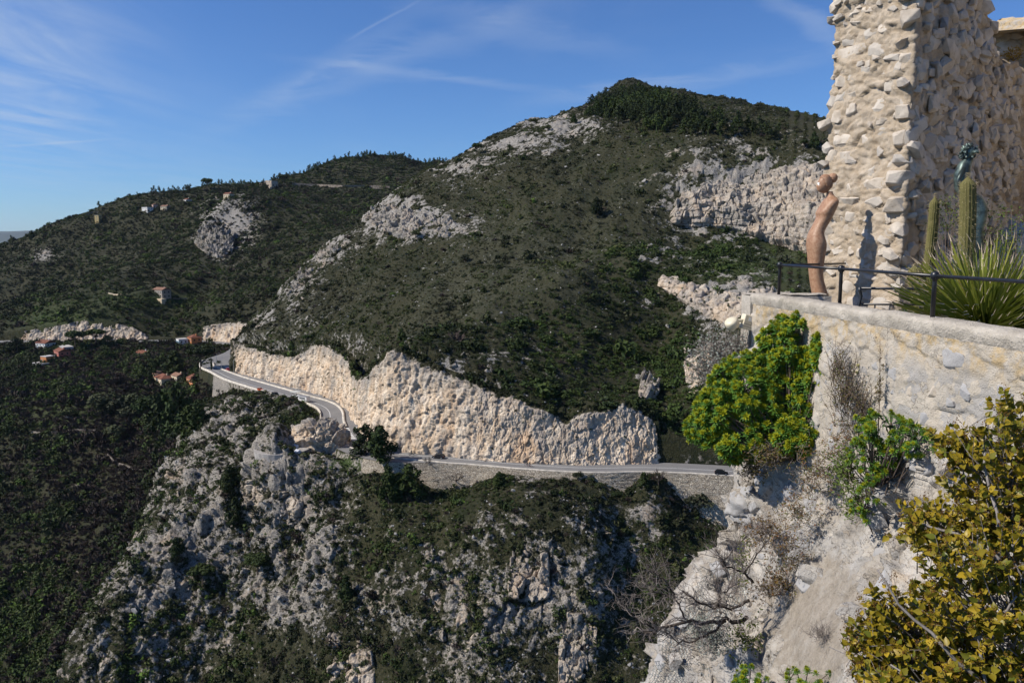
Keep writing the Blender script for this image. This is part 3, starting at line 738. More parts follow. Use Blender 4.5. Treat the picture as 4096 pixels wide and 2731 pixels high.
GRP = bpy.data.node_groups.new('plant_scatter', 'GeometryNodeTree')
GRP.interface.new_socket('Geometry', in_out='INPUT', socket_type='NodeSocketGeometry'); GRP.interface.new_socket('Geometry', in_out='OUTPUT', socket_type='NodeSocketGeometry')
gi = GRP.nodes.new('NodeGroupInput'); go = GRP.nodes.new('NodeGroupOutput'); ci = GRP.nodes.new('GeometryNodeCollectionInfo'); ip = GRP.nodes.new('GeometryNodeInstanceOnPoints')
ci.inputs['Collection'].default_value = PROTO; ci.inputs['Separate Children'].default_value = True; ci.inputs['Reset Children'].default_value = True; ip.inputs['Pick Instance'].default_value = True
def nattr(n, t):
    a = GRP.nodes.new('GeometryNodeInputNamedAttribute'); a.data_type = t; a.inputs[0].default_value = n; return a.outputs[0]
GRP.links.new(gi.outputs[0], ip.inputs['Points']); GRP.links.new(ci.outputs[0], ip.inputs['Instance']); GRP.links.new(nattr('idx', 'INT'), ip.inputs['Instance Index'])
GRP.links.new(nattr('rot', 'FLOAT_VECTOR'), ip.inputs['Rotation']); GRP.links.new(nattr('scl', 'FLOAT_VECTOR'), ip.inputs['Scale']); GRP.links.new(ip.outputs[0], go.inputs[0])


def scatter(name, pts, idx, scl, label, cat='shrub', tilt=.15):
    me = bpy.data.meshes.new(name); n = len(pts); me.vertices.add(n); me.vertices.foreach_set('co', np.asarray(pts, np.float32).ravel())
    a = me.attributes.new('idx', 'INT', 'POINT'); a.data.foreach_set('value', np.asarray(idx, np.int32))
    a = me.attributes.new('scl', 'FLOAT_VECTOR', 'POINT'); a.data.foreach_set('vector', np.asarray(scl, np.float32).ravel())
    r = np.column_stack([rng.normal(size=(n, 2)) * tilt, rng.uniform(0, 6.28, n)]); a = me.attributes.new('rot', 'FLOAT_VECTOR', 'POINT'); a.data.foreach_set('vector', r.astype(np.float32).ravel())
    o = add_obj(name, me); md = o.modifiers.new('scatter', 'NODES'); md.node_group = GRP
    return tag(o, label, cat, kind='stuff')


vcol = to_px(P)[1].reshape(nr, nc); cmin = np.minimum.accumulate(vcol, axis=0); seen = (vcol <= cmin + 10)
cellA = np.linalg.norm(np.cross(np.gradient(G, axis=1).reshape(-1, 3), np.gradient(G, axis=0).reshape(-1, 3)), axis=1)
inpx = (np.repeat(pxs[None], nr, 0).ravel() > -40) & (np.repeat(pxs[None], nr, 0).ravel() < 850)
qx, qy = to_px(P); inpx &= (qy < 720)
base_ok = seen.ravel() & inpx
clump = fbm(P, 22, 3, .6, 91); clump2 = fbm(P, 7, 3, .6, 95)
offroad = np.abs(S) > np.where(up, RD[J, 2] + 3, RD[J, 3] + 1.5)
cutface = up & (np.abs(S) < np.where(CZ[J] < 900, CS[J] + .3, RD[J, 2] + 6)) & ((qx < 664) | (np.abs(S) < RD[J, 2] + 4))
lotc = U(283, 446, 268); lot = np.hypot(P[:, 0] - lotc[0], P[:, 1] - lotc[1]) > 7
base_ok &= offroad & ~cutface & lot


def pick(w, n):
    w = np.where(base_ok, w, 0); cs = np.cumsum(w); return np.searchsorted(cs, rng.uniform(0, cs[-1], n))


def spread(i, jit):
    q = P[i] + rng.normal(size=(len(i), 3)) * np.array([jit, jit, 0]); return q


soft = np.clip(1.15 - rk01 * 1.15, .02, 1)
SPROT = bpy.data.collections.new('stone_shapes')
for k in range(4):
    bm = bmesh.new(); rr_ = np.random.default_rng(400 + k)
    for _ in range(14): d_ = rr_.normal(size=3); d_ /= np.linalg.norm(d_); bm.verts.new(d_ * rr_.uniform(.7, 1.1) * np.array([1, .8, .7]))
    bmesh.ops.convex_hull(bm, input=bm.verts); bmesh.ops.delete(bm, geom=[v for v in bm.verts if not v.link_faces], context='VERTS'); me_ = bpy.data.meshes.new('field_stone'); bm.to_mesh(me_); bm.free(); me_.materials.append(M_FIELD); o_ = bpy.data.objects.new('f_field_stone_%d' % k, me_); PROTO.objects.link(o_)
for k in range(3): PROTOS.append(proto('g_dark_%d' % k, *leaf_cloud(rng, 90, .17, dome(5)), M_PINE))
# hillside: a close carpet of low scrub, then darker rounded bushes
hill = up & ~farh
i1 = pick(cellA * soft * hill, 58000); s1 = rng.uniform(.35, 1.0, len(i1)) * (1 + .25 * clump[i1])
i2 = pick(cellA * soft * hill * np.clip(.2 + clump2 * 1.2 + .5 * clump, .02, 2), 8500); s2 = rng.lognormal(.45, .36, len(i2))
ii = np.r_[i1, i2]; ss = np.r_[s1, s2]; gsel = rng.uniform(size=len(ii)) < (.04 + .6 * np.clip(green[ii], 0, 1))
kind = np.where(gsel, rng.integers(5, 7, len(ii)), rng.integers(0, 5, len(ii))); r_ = rng.uniform(size=len(ii)); kind = np.where((r_ < .10) & ~gsel, rng.integers(7, 9, len(ii)), kind); kind = np.where((r_ > .95), rng.integers(9, 11, len(ii)), kind)
dk = np.zeros(len(ii))
for cx, cy, rx, ry in [(610, 360, 70, 60), (672, 370, 18, 80), (655, 270, 26, 26), (690, 260, 60, 14), (540, 380, 60, 20), (470, 345, 50, 16), (760, 215, 40, 20)]: dk += np.exp(-.5 * (((qx[ii] - cx) / rx) ** 2 + ((qy[ii] - cy) / ry) ** 2) * 1.5)
grow = (dk > .35) & (rng.uniform(size=len(ii)) < .55); ss = np.where(grow, ss * 1.7, ss); kind = np.where(grow, rng.integers(18, 21, len(ii)), kind)
light = (~grow) & (clump[ii] > -.05) & (qy[ii] < 320) & (rng.uniform(size=len(ii)) < .5); kind = np.where(light, rng.integers(7, 9, len(ii)), kind); ss = np.where(light, ss * .75, ss)
pl_ = (rng.uniform(size=len(ii)) < pale[ii] * .75) & (np.arange(len(ii)) < len(i1)); kind = np.where(pl_, rng.integers(7, 9, len(ii)), kind); ss = np.where(pl_, ss * .72, ss)
pts = spread(ii, .4); pts[:, 2] -= .25 * ss
scatter('hillside_scrub', pts, kind, np.column_stack([ss, ss, ss * rng.uniform(.7, 1.1, len(ss))]), 'low dark green scrub covering the hill above the road cliff')
lp, ls = [], []
for o_, Q_ in CL:
    nm = o_.name.split('.')[0]; h_, w_ = Q_.shape[:2]; n_ = {'roadside_cliff': 55, 'limestone_outcrop': 95, 'rock_rib': 26}[nm]
    for _ in range(n_):
        vi = int(h_ * rng.beta(1.1, 1.1)) if nm != 'roadside_cliff' else int(h_ * rng.beta(2.5, 1)); q_ = Q_[min(vi, h_ - 1), rng.integers(4, w_ - 4)]; lp.append(q_); ls.append(rng.uniform(.25, .7) * (1 if q_[1] < 300 else 1.5))
    for row, m_, sz in ((0, .45, .9), (int(h_ * .97), 3.6, 1.15)):
        if nm == 'roadside_cliff' and row == 0: m_, sz = .12, .4
        L_ = np.linalg.norm(np.diff(Q_[row], axis=0), axis=1).sum()
        gate = fbm(Q_[row] + 3.3, 7, 2, .5, 44)
        for _ in range(int(L_ * m_)):
            ci_ = rng.integers(0, w_)
            if gate[ci_] < -.12 and row > 0: continue
            lp.append(Q_[row, ci_] + np.array([0, rng.uniform(-.5, 1.5), rng.uniform(-1.6, .6)])); ls.append(rng.lognormal(-.25, .45) * sz)
ls = np.array(ls); scatter('ledge_scrub', np.array(lp) - np.array([0, .2, .15]), np.where(rng.uniform(size=len(ls)) < .12, 5, rng.integers(0, 5, len(ls))), np.column_stack([ls, ls, ls]), 'small bushes clinging to the ledges of the rock faces')
sp_i = pick(cellA * hill * np.clip(.15 + n_fine + n_mid, .03, 2), 5000); s_ = rng.lognormal(-1.2, .45, len(sp_i))
scatter('loose_stones', P[sp_i], rng.integers(14, 18, len(sp_i)), np.column_stack([s_ * 1.3, s_, s_]), 'pale loose stones scattered through the hillside scrub', 'stones', .5)
sp_i = pick(cellA * ((~up) & ~valley) * np.clip(.15 + n_fine + n_mid, .03, 2), 3500); s_ = rng.lognormal(-1.3, .45, len(sp_i))
scatter('loose_stones', P[sp_i], rng.integers(14, 18, len(sp_i)), np.column_stack([s_ * 1.3, s_, s_]), 'pale loose stones among the bushes below the road', 'stones', .5)
# slope under the road
rav = (~up) & ~valley
rsoft = np.clip(1.05 - rk01, .10, 1)
i1 = pick(cellA * rsoft * rav, 17000); s1 = rng.uniform(.25, .80, len(i1))
i2 = pick(cellA * rsoft * rav * np.clip(.25 + clump2 * 1.5, .02, 2), 5200); s2 = rng.lognormal(.18, .38, len(i2))
ii = np.r_[i1, i2]; ss = np.r_[s1, s2]; r_ = rng.uniform(size=len(ii)); kind = np.where(rng.uniform(size=len(ii)) < .3, rng.integers(18, 21, len(ii)), rng.integers(0, 5, len(ii))); kind = np.where(r_ < .06, rng.integers(5, 7, len(ii)), kind); kind = np.where(r_ > .93, rng.integers(9, 11, len(ii)), kind); kind = np.where((r_ > .85) & (r_ < .93), rng.integers(7, 9, len(ii)), kind)
pts = spread(ii, .25); pts[:, 2] -= .2 * ss
scatter('ravine_scrub', pts, kind, np.column_stack([ss, ss, ss * rng.uniform(.75, 1.2, len(ss))]), 'dark bushes growing among grey rocks below the road')
# valley: woods, olive terraces and leafless trees
i1 = pick(cellA * valley, 17000); s1 = rng.uniform(.7, 1.7, len(i1))
i2 = pick(cellA * valley * np.clip(.5 + clump * 1.5, .02, 2), 3600); s2 = rng.lognormal(.95, .25, len(i2))
i3 = pick(cellA * valley * np.clip(clump + .2, .02, 2), 420); i2 = np.r_[i2, i3]; s2 = np.r_[s2, rng.uniform(2.8, 4.4, 420)]
ii = np.r_[i1, i2]; ss = np.r_[s1, s2]; tw = (clump[ii] + .4 * rng.normal(size=len(ii)) - .55 * np.exp(-.5 * (((qx[ii] - 120) / 55) ** 2 + ((qy[ii] - 500) / 80) ** 2))) < -.28
r_ = rng.uniform(size=len(ii)); kind = np.where(rng.uniform(size=len(ii)) < .75, rng.integers(18, 21, len(ii)), rng.integers(0, 5, len(ii))); kind = np.where(tw, rng.integers(9, 11, len(ii)), kind); kind = np.where(~tw & (r_ < .16), rng.integers(7, 9, len(ii)), kind); kind = np.where(~tw & (r_ > .95 - .5 * np.clip(green[ii], 0, 1)), rng.integers(5, 7, len(ii)), kind)
pts = spread(ii, .8); pts[:, 2] -= .2 * ss
scatter('valley_woodland', pts, kind, np.column_stack([ss, ss, ss * rng.uniform(.8, 1.3, len(ss))]), 'dark mixed woodland and leafless trees filling the valley', 'woodland')
# far hills
i1 = pick(cellA * farh * np.clip(1.1 - rk01, .1, 1), 30000); s1 = rng.uniform(.9, 2.2, len(i1))
i2 = pick(cellA * farh * np.clip(.3 + clump * 1.5, .02, 2), 6500); s2 = rng.lognormal(1.05, .3, len(i2))
ii = np.r_[i1, i2]; ss = np.r_[s1, s2]; r_ = rng.uniform(size=len(ii)); kind = np.where(rng.uniform(size=len(ii)) < .55, rng.integers(18, 21, len(ii)), rng.integers(0, 5, len(ii))); kind = np.where(r_ < .06 + .6 * np.clip(green[ii], 0, 1), rng.integers(5, 7, len(ii)), kind); kind = np.where((r_ > .9) & (green[ii] < .2), rng.integers(9, 11, len(ii)), kind)
pts = spread(ii, 1.0); pts[:, 2] -= .25 * ss
scatter('far_woodland', pts, kind, np.column_stack([ss, ss, ss * rng.uniform(.8, 1.2, len(ss))]), 'dark scrub and woods on the far hills to the left', 'woodland')
# pine wood on the summit and along the crests
wsum = np.zeros(len(P))
for cx, cy, rx, ry, k in [(632, 108, 26, 13, 1), (660, 118, 26, 12, 1), (690, 126, 26, 10, .9), (725, 132, 30, 6, .5), (600, 112, 14, 10, .3), (770, 138, 40, 5, .25)]:
    wsum += k * np.exp(-.5 * (((qx - cx) / rx) ** 2 + ((qy - cy) / ry) ** 2) * 2.2)
i1 = pick(cellA * hill * np.where(wsum > .2, wsum, 0), 420)
ss = rng.uniform(6.0, 11.0, len(i1)); kind = rng.integers(11, 14, len(i1)); pts = P[i1].copy()
scatter('summit_pine_wood', pts, kind, np.column_stack([ss, ss, ss]), 'pine wood crowning the summit of the hill', 'wood', .06)
wfar = farh & (qy < 200) & (vcol.ravel() <= cmin.ravel() + 2) & (qx > 20)
crestv = np.exp(-.5 * ((qy - np.interp(qx, [0, 43, 87, 130, 174, 218, 257, 296, 331, 361, 392, 444], [241, 228, 214, 199, 190, 188, 187, 176, 165, 159, 158, 166])) / 5) ** 2)
i1 = pick(cellA * farh * crestv * np.where(qx > 150, 1, .12), 420)
ss = rng.uniform(5.0, 10.0, len(i1)); kind = np.where(rng.uniform(size=len(i1)) < .6, rng.integers(11, 14, len(i1)), rng.integers(0, 5, len(i1))); ss = np.where(kind < 5, ss * .45, ss)
scatter('crest_pine_wood', P[i1], kind, np.column_stack([ss, ss, ss]), 'dark pines along the crest of the far ridge', 'wood', .06)
# ------------------------------------------------------------------ the corniche road
def asphalt():
    m, b, p = material('worn_asphalt', .85); g = b.n('ShaderNodeNewGeometry'); Pq = g.outputs['Position']
    n = b.noise(Pq, .12, 4, .6); f = b.noise(Pq, 2.5, 4, .6)
    b.link(b.mix(b.ramp(f, .3, .7), b.mix(b.ramp(n, .35, .65), (.125, .125, .130), (.175, .172, .168)), (.19, .185, .18)), p.inputs['Base Color']); return m
M_ROAD = asphalt(); M_LINE = plain('road_paint', (.62, .62, .60), .7, .15, 1.5); M_KERB = plain('pale_kerb_stone', (.46, .42, .36), .9, .25, .8)
def drystone():
    m, b, p = material('retaining_masonry', .95); g = b.n('ShaderNodeNewGeometry'); Pq = g.outputs['Position']
    v = b.n('ShaderNodeTexVoronoi'); b.link(b.mapping(Pq, (1, 1, 1.5)), v.inputs['Vector']); v.inputs['Scale'].default_value = 1.9
    e = b.vor(b.mapping(Pq, (1, 1, 1.5)), 1.9, 'DISTANCE_TO_EDGE'); c = b.mix(b.ramp(v.outputs['Color'], .1, .9), (.44, .365, .27), (.64, .56, .44)); c = b.mix(b.ramp(e, .10, .02), c, (.13, .11, .09))
    c = b.mix(b.m('MULTIPLY', b.ramp(b.noise(Pq, .15, 4, .6), .5, .7), .4), c, (.22, .20, .17)); b.link(c, p.inputs['Base Color']); bump(b, p, b.ramp(e, 0, .14), .9, .25); return m
M_DRY = drystone()
i0, i1 = 8, len(RD) - 1
def strip(a0, a1, dl, dr, z, step=1):
    i = np.arange(a0, a1, step); dl = np.broadcast_to(dl, len(RD))[i]; dr = np.broadcast_to(dr, len(RD))[i]
    L = np.column_stack([RD[i, :2] + RN[i] * dl[:, None], np.full(len(i), z)]); R = np.column_stack([RD[i, :2] + RN[i] * dr[:, None], np.full(len(i), z)])
    V = np.stack([L, R], 1).reshape(-1, 3); k = np.arange(len(i) - 1) * 2; return V, np.stack([k, k + 1, k + 3, k + 2], 1)
def raised(a0, a1, dl, dr, z0, z1):
    i = np.arange(a0, a1); dl = np.broadcast_to(dl, len(RD))[i]; dr = np.broadcast_to(dr, len(RD))[i]; pts = []
    for d, z in ((dl, z0), (dl, z1), (dr, z1), (dr, z0)): pts.append(np.column_stack([RD[i, :2] + RN[i] * d[:, None], np.full(len(i), z) + .04 * np.sin(i * 1.7)]))
    V = np.stack(pts, 1).reshape(-1, 3); k = np.arange(len(i) - 1) * 4; return V, np.vstack([np.stack([k + j, k + 4 + j, k + 4 + j + 1, k + j + 1], 1) for j in range(3)])
rpx, _ = to_px(np.column_stack([RD[:, :2], np.full(len(RD), ZR)]))
def ridx(px): return int(np.argmin(np.abs(rpx - px) + 1000 * (RD[:, 1] > 470)))
V, F = strip(i0, i1, -RD[:, 3] - .35, RD[:, 2] + 1.6, ZR); road = add_obj('road', raw_mesh('road', V, F), M_ROAD); tag(road, kind='structure')
a7, a4, a3, a2_ = ridx(740), ridx(400), ridx(345), ridx(214)
hd0 = np.minimum(RD[:, 3], 5.0)
for nm, s0, s1, d in (('edge_line', 0, a4 + 6, -hd0 + .55), ('centre_line', 0, a4 + 4, 0 * hd0 + .1), ('edge_line', a3 - 6, a2_, -RD[:, 3] + 3.2), ('lane_line', a3 - 4, a2_ + 6, RD[:, 2] * .45)):
    if nm == 'lane_line':
        for k in range(s0, s1, 4):
            V, F = strip(k, k + 3, d - .08, d + .08, ZR + .006); add_obj('lane_dash', raw_mesh('lane_dash', V, F), M_LINE, road)
    else:
        V, F = strip(s0, s1, d - .10, d + .10, ZR + .006); add_obj(nm, raw_mesh(nm, V, F), M_LINE, road)
for k in range(a3 - 12, a3 - 2):                                # hatched nose of the median
    V, F = strip(k, k + 2, -.9, .9, ZR + .006); V[0] = V[0] * .5 + V[2] * .5; V[3] = V[1] * .4 + V[3] * .6; add_obj('hatch_mark', raw_mesh('hatch_mark', V[[0, 1, 3, 2]], np.array([[0, 1, 2, 3]])), M_LINE, road)
V, F = raised(a3 - 2, a2_ + 4, -.55, .45, ZR - .05, ZR + .55); tag(add_obj('median_kerb', raw_mesh('median_kerb', V, F), M_KERB), kind='structure')
V, F = raised(2, a4 + 8, -hd0 - .55, -hd0 - .15, ZR - .1, ZR + .32); tag(add_obj('road_kerb', raw_mesh('road_kerb', V, F), M_KERB), kind='structure')
V, F = raised(a3 - 8, a2_ + 10, -RD[:, 3] - .75, -RD[:, 3] - .3, ZR - .4, ZR + .75); tag(add_obj('roadside_wall', raw_mesh('roadside_wall', V, F), M_KERB), 'long low cream wall along the outer edge of the bending road', 'wall')
V, F = raised(len(RD) - 150, len(RD) - 20, -RD[:, 3] - .75, -RD[:, 3] - .3, ZR - .4, ZR + .8); tag(add_obj('roadside_wall', raw_mesh('roadside_wall', V, F), M_KERB), 'low wall beside the distant stretch of road behind the houses', 'wall')
# battered masonry wall holding up the road
i = np.arange(2, ridx(384)); fine = np.linspace(i[0], i[-1], 620); nb = 60
dz = np.linspace(0, 15, nb); Q = np.zeros((nb, len(fine), 3))
for k in range(nb):
    off = np.interp(fine, np.arange(len(RD)), RD[:, 3]) + .85 + dz[k] / 5.0
    for c in (0, 1): Q[k, :, c] = np.interp(fine, np.arange(len(RD)), RD[:, c]) - np.interp(fine, np.arange(len(RD)), RN[:, c]) * off
    Q[k, :, 2] = ZR + .05 - dz[k]
q = Q.reshape(-1, 3); dd = .16 * facet(q, (.8, .8, .5), 3, 1, .5, .5) + .2 * fbm(q, 8, 2, .5, 4); nn = grid_normals(Q).reshape(-1, 3); nn *= -np.sign(nn[:, 1:2]); q = q + nn * dd[:, None]
tag(add_obj('retaining_wall', raw_mesh('retaining_wall', q, grid_faces(nb, len(fine))), M_DRY), 'long battered stone retaining wall holding up the road', 'wall')
# viewpoint lay-by under the knob of rock
lv = [(kc[0] - 12 + 9 * math.cos(t) * 1.05, kc[1] - 7 + 9.5 * math.sin(t), ZR + .03) for t in np.linspace(0, 2 * math.pi, 28, endpoint=False)]
mb = MB(); mb.add(lv + [(x, y, ZR - 3) for x, y, z in lv], [tuple(range(28))] + [(k, 28 + k, 28 + (k + 1) % 28, (k + 1) % 28) for k in range(28)]); tag(mb.build('parking_lay_by', plain('pale_gravel', (.30, .28, .26), .95, .2, .8)), kind='structure')

# ------------------------------------------------------------------ lamp posts
M_GALV = plain('galvanised_steel', (.42, .43, .44), .5, .1, 4, .4, .3); M_GLASS = plain('lamp_glass', (.7, .7, .66), .3, .05)
def lamp_post(p, h, label, group=None, az=0.0):
    e = empty('lamp_post', tuple(p), az); tag(e, label, 'lamp post', group)
    MB().tube([(0, 0, -.3), (0, 0, h * .5), (0, 0, h)], [.11, .085, .06], 6).build('pole', M_GALV, e); MB().tube([(0, 0, h), (.5, 0, h + .12), (1.3, 0, h + .15)], .05, 6).build('arm', M_GALV, e)
    hd = MB().box(1.0, 1.8, -.14, .14, h + .08, h + .22).build('lamp_head', M_GALV, e); MB().box(1.1, 1.75, -.11, .11, h + .05, h + .078).build('lens', M_GLASS, hd); MB().box(-.16, .16, -.16, .16, -.3, .12).build('base', M_KERB, e)
lamps = [(217, 366.5, 'lamp post farthest along the road, where it bends behind the cliff'), (221.5, 370, 'lamp post second farthest along the median'), (234, 374, 'median lamp post beside the two cars at the cliff end'), (250, 381, 'median lamp post above the orange car'), (270, 386.5, 'median lamp post above the dark parked off-roader'), (299, 393.5, 'median lamp post behind the snack trailer'), (332, 401.5, 'median lamp post before the road bend'), (344, 407, 'lamp post at the rounded end of the median')]
for px, py, lb in lamps: lamp_post(UZ(px, py, ZR), 7.5, lb, az=math.radians(30))
M_WOODP = plain('pale_timber', (.42, .38, .32), .9, .2, 2)
for px, y0, y1, lb in [(656.5, 462.5, 444, 'pale utility pole against the end of the rock face'), (733, 468, 449, 'pale utility pole at the road edge near the black car')]:
    p = UZ(px, y0, ZR); h = (y0 - y1) * p[1] / FPX; e = empty('utility_pole', tuple(p)); tag(e, lb, 'pole'); MB().tube([(0, 0, -.3), (0, 0, h)], [.13, .09], 6).build('pole', M_WOODP, e); MB().box(-.6, .6, -.05, .05, h - .7, h - .58).build('crossarm', M_WOODP, e)

# ------------------------------------------------------------------ vehicles
M_TYRE = plain('tyre_rubber', (.015, .015, .016), .8); M_RIM = plain('alloy_rim', (.4, .4, .42), .35, .05, 5, .5, .6); M_WIN = plain('car_glass', (.015, .018, .022), .08, .05, 3, .6); M_HEADL = plain('headlight_glass', (.7, .7, .72), .15, .03); M_TAIL = plain('tail_light', (.35, .01, .01), .3)
def paint(n, c): return plain(n, c, .25, .03, 3, .5)
PAINTS = {'black': paint('black_car_paint', (.012, .012, .016)), 'red': paint('red_car_paint', (.32, .018, .02)), 'white': paint('white_car_paint', (.7, .7, .7)), 'orange': paint('orange_car_paint', (.5, .09, .02)), 'navy': paint('dark_grey_car_paint', (.02, .028, .035))}
def loft(prof_list, ys):                                        # body sections across the width
    V, F = [], []; n = len(prof_list[0])
    for pr, y in zip(prof_list, ys): V += [(x, y, z) for x, z in pr]
    m = len(ys)
    for j in range(m - 1):
        for k in range(n): F.append((j * n + k, j * n + (k + 1) % n, (j + 1) * n + (k + 1) % n, (j + 1) * n + k))
    F += [tuple(range(n))[::-1], tuple((m - 1) * n + k for k in range(n))]; return V, F
def car(p, heading, colour, label, L=4.1, W=1.75, H=1.48, suv=False):
    e = empty('car', tuple(p), heading); tag(e, label, 'car', 'cars on the road'); h = L / 2; k = H / 1.48
    low = [(-h, .38), (-h + .05, .30), (h - .08, .28), (h, .42), (h - .05, .62), (h - .55, .80), (h - 1.15, .90), (-h + .12, .96 if not suv else 1.0), (-h + .02, .80)]
    low = [(x, z * k) for x, z in low]; ins = [(x * .985, z * .99 + .004) for x, z in low]
    add_obj('body', raw_mesh('body', *loft([ins, low, low, ins], [-W / 2, -W / 2 + .12, W / 2 - .12, W / 2])), PAINTS[colour], e)
    cab = [(h - 1.15, .88), (h - 1.75, 1.40), (h - 2.2, 1.47), (-h + (.75 if not suv else .35), 1.44), (-h + .18, .95)]; cab = [(x, z * k) for x, z in cab]; cin = [(x * .97, z if z < 1 * k else z - .01) for x, z in cab]
    V, F = loft([cab, cin], [-W / 2 + .10, -W / 2 + .24]); V2 = [(x, y, z) for x, y, z in V]
    ca = [(x, z) for x, z in cab]; top = [(x * .96, z) for x, z in cab]
    add_obj('cabin_glass', raw_mesh('cabin_glass', *loft([ca, top, top, ca], [-W / 2 + .06, -W / 2 + .20, W / 2 - .20, W / 2 - .06])), M_WIN, e)
    MB().box(-h + (.8 if not suv else .45), h - 1.85, -W / 2 + .16, W / 2 - .16, 1.445 * k, 1.50 * k).build('roof_panel', PAINTS[colour], e)
    for s in (-1, 1):
        for x0 in (h - 1.2, -h + 1.35, -h + .45): MB().box(x0 - .045, x0 + .045, s * (W / 2 - .10) - .03, s * (W / 2 - .10) + .03, .9 * k, 1.44 * k).build('window_pillar', PAINTS[colour], e)
        for x0 in (h - .82, -h + .80):
            w = MB(); 
            for rr, ww, nm, mt_ in ((.32, .11, 'wheel', M_TYRE),):
                pr = [(.18, -ww), (.30, -ww), (rr, -ww * .7), (rr, ww * .7), (.30, ww), (.18, ww)]
                w.lathe(pr, 14)
            wo_ = w.build('wheel', M_TYRE, e, True); wo_.location = (x0, s * (W / 2 - .10), .32); wo_.rotation_euler = (math.pi / 2, 0, 0); MB().lathe([(.001, -.115), (.19, -.115), (.19, .115), (.001, .115)], 12).build('rim', M_RIM, wo_)
        MB().box(h - .10, h - .012, s * .62 - .16, s * .62 + .16, .60 * k, .70 * k).build('headlight', M_HEADL, e); MB().box(-h - .004, -h + .06, s * .66 - .13, s * .66 + .13, .74 * k, .88 * k).build('tail_light', M_TAIL, e)
        MB().box(h - 1.45, h - 1.28, s * (W / 2 + .06) - .06, s * (W / 2 + .06) + .06, .95 * k, 1.06 * k).build('mirror', PAINTS[colour], e)
    return e
def head_at(px, flip=False):
    k = ridx(px); t = RT[k]; a = math.atan2(t[1], t[0]); return a + (math.pi if flip else 0)
car(UZ(721.5, 474.0, ZR), head_at(721, True), 'black', 'black hatchback driving right on the road near the stone wall end', 4.1)
car(UZ(438.5, 457.6, ZR), head_at(438, False), 'black', 'dark car passing the leafless tree by the cliff foot', 4.2)
car(UZ(275.5, 395.6, ZR), head_at(275, True), 'navy', 'dark off-road car parked alone in the lay-by', 4.4, 1.85, 1.75, True)
car(UZ(228.5, 370.2, ZR), head_at(226, True), 'red', 'red car where the road disappears behind the cliff', 4.0)
car(UZ(227.5, 367.8, ZR), head_at(226, True), 'white', 'white car just behind the red car at the cliff end', 4.0)
car(UZ(260.3, 390.3, ZR), head_at(260, True), 'orange', 'small orange car parked at the outer wall of the road', 3.5, 1.6, 1.4)
# snack trailer with canopy and its white van
e = empty('snack_trailer', tuple(UZ(304.5, 401.2, ZR)), math.radians(-35)); tag(e, 'white and grey box trailer parked beside the white van', 'trailer')
MB().box(-2.6, 2.6, -1.1, 1.1, .55, 2.5).build('box_body', PAINTS['white'], e); MB().box(-2.65, 2.65, -1.15, 1.15, 2.5, 2.62).build('roof', plain('grey_roof', (.2, .2, .21), .6), e); MB().box(-2.0, 1.6, -1.16, -1.105, 1.3, 2.2).build('side_panel', plain('grey_panel', (.16, .17, .18), .5), e)
for x in (-.7, .7):
    for s in (-1, 1):
        w = MB().lathe([(.15, -.1), (.32, -.1), (.32, .1), (.15, .1)], 12).build('wheel', M_TYRE, e, True); w.location = (x, s * 1.0, .32); w.rotation_euler = (math.pi / 2, 0, 0)
e = empty('delivery_van', tuple(UZ(297.5, 399.6, ZR)), math.radians(-38)); tag(e, 'white van under a pale canopy next to the trailer', 'van')
pr = [(-2.4, .35), (2.3, .32), (2.4, .6), (2.2, 1.0), (1.5, 1.35), (1.0, 2.15), (-2.35, 2.25)]; add_obj('body', raw_mesh('body', *loft([pr, pr], [-.95, .95])), PAINTS['white'], e)
MB().box(1.02, 1.42, -.97, .97, 1.4, 1.95).build('cab_window', M_WIN, e)
for x in (-1.5, 1.5):
    for s in (-1, 1):
        w = MB().lathe([(.15, -.1), (.34, -.1), (.34, .1), (.15, .1)], 12).build('wheel', M_TYRE, e, True); w.location = (x, s * .9, .34); w.rotation_euler = (math.pi / 2, 0, 0)
e = empty('sales_canopy', tuple(UZ(296, 398.2, ZR)), math.radians(-38)); tag(e, 'pale flat canopy on posts above the white van', 'canopy')
MB().box(-2.2, 2.2, -1.7, 1.7, 3.1, 3.3).build('canopy_top', plain('canopy_sheet', (.45, .45, .42), .7), e)
for x in (-2, 2):
    for y in (-1.5, 1.5): MB().tube([(x, y, -.1), (x, y, 3.1)], .06, 6).build('post', M_GALV, e)
# rubbish sacks and covered boat at the lay-by
for px, py, r, lb in [(294.5, 446, 1.3, 'white tarpaulin heap beside the rock knob'), (297.5, 450.5, 1.0, 'white plastic sheeting on the bank under the knob')]:
    c = UZ(px, py, ZR + .4); o = crag_block_far = boulder('white_sheeting', (c[0], c[1], c[2] - .3), (r, r * .7, r * .8), int(px), 30, 16, .16, 0, .9, .7); o.data.materials.clear(); o.data.materials.append(plain('white_plastic', (.6, .62, .65), .5, .1)); tag(o, lb, 'sheeting')

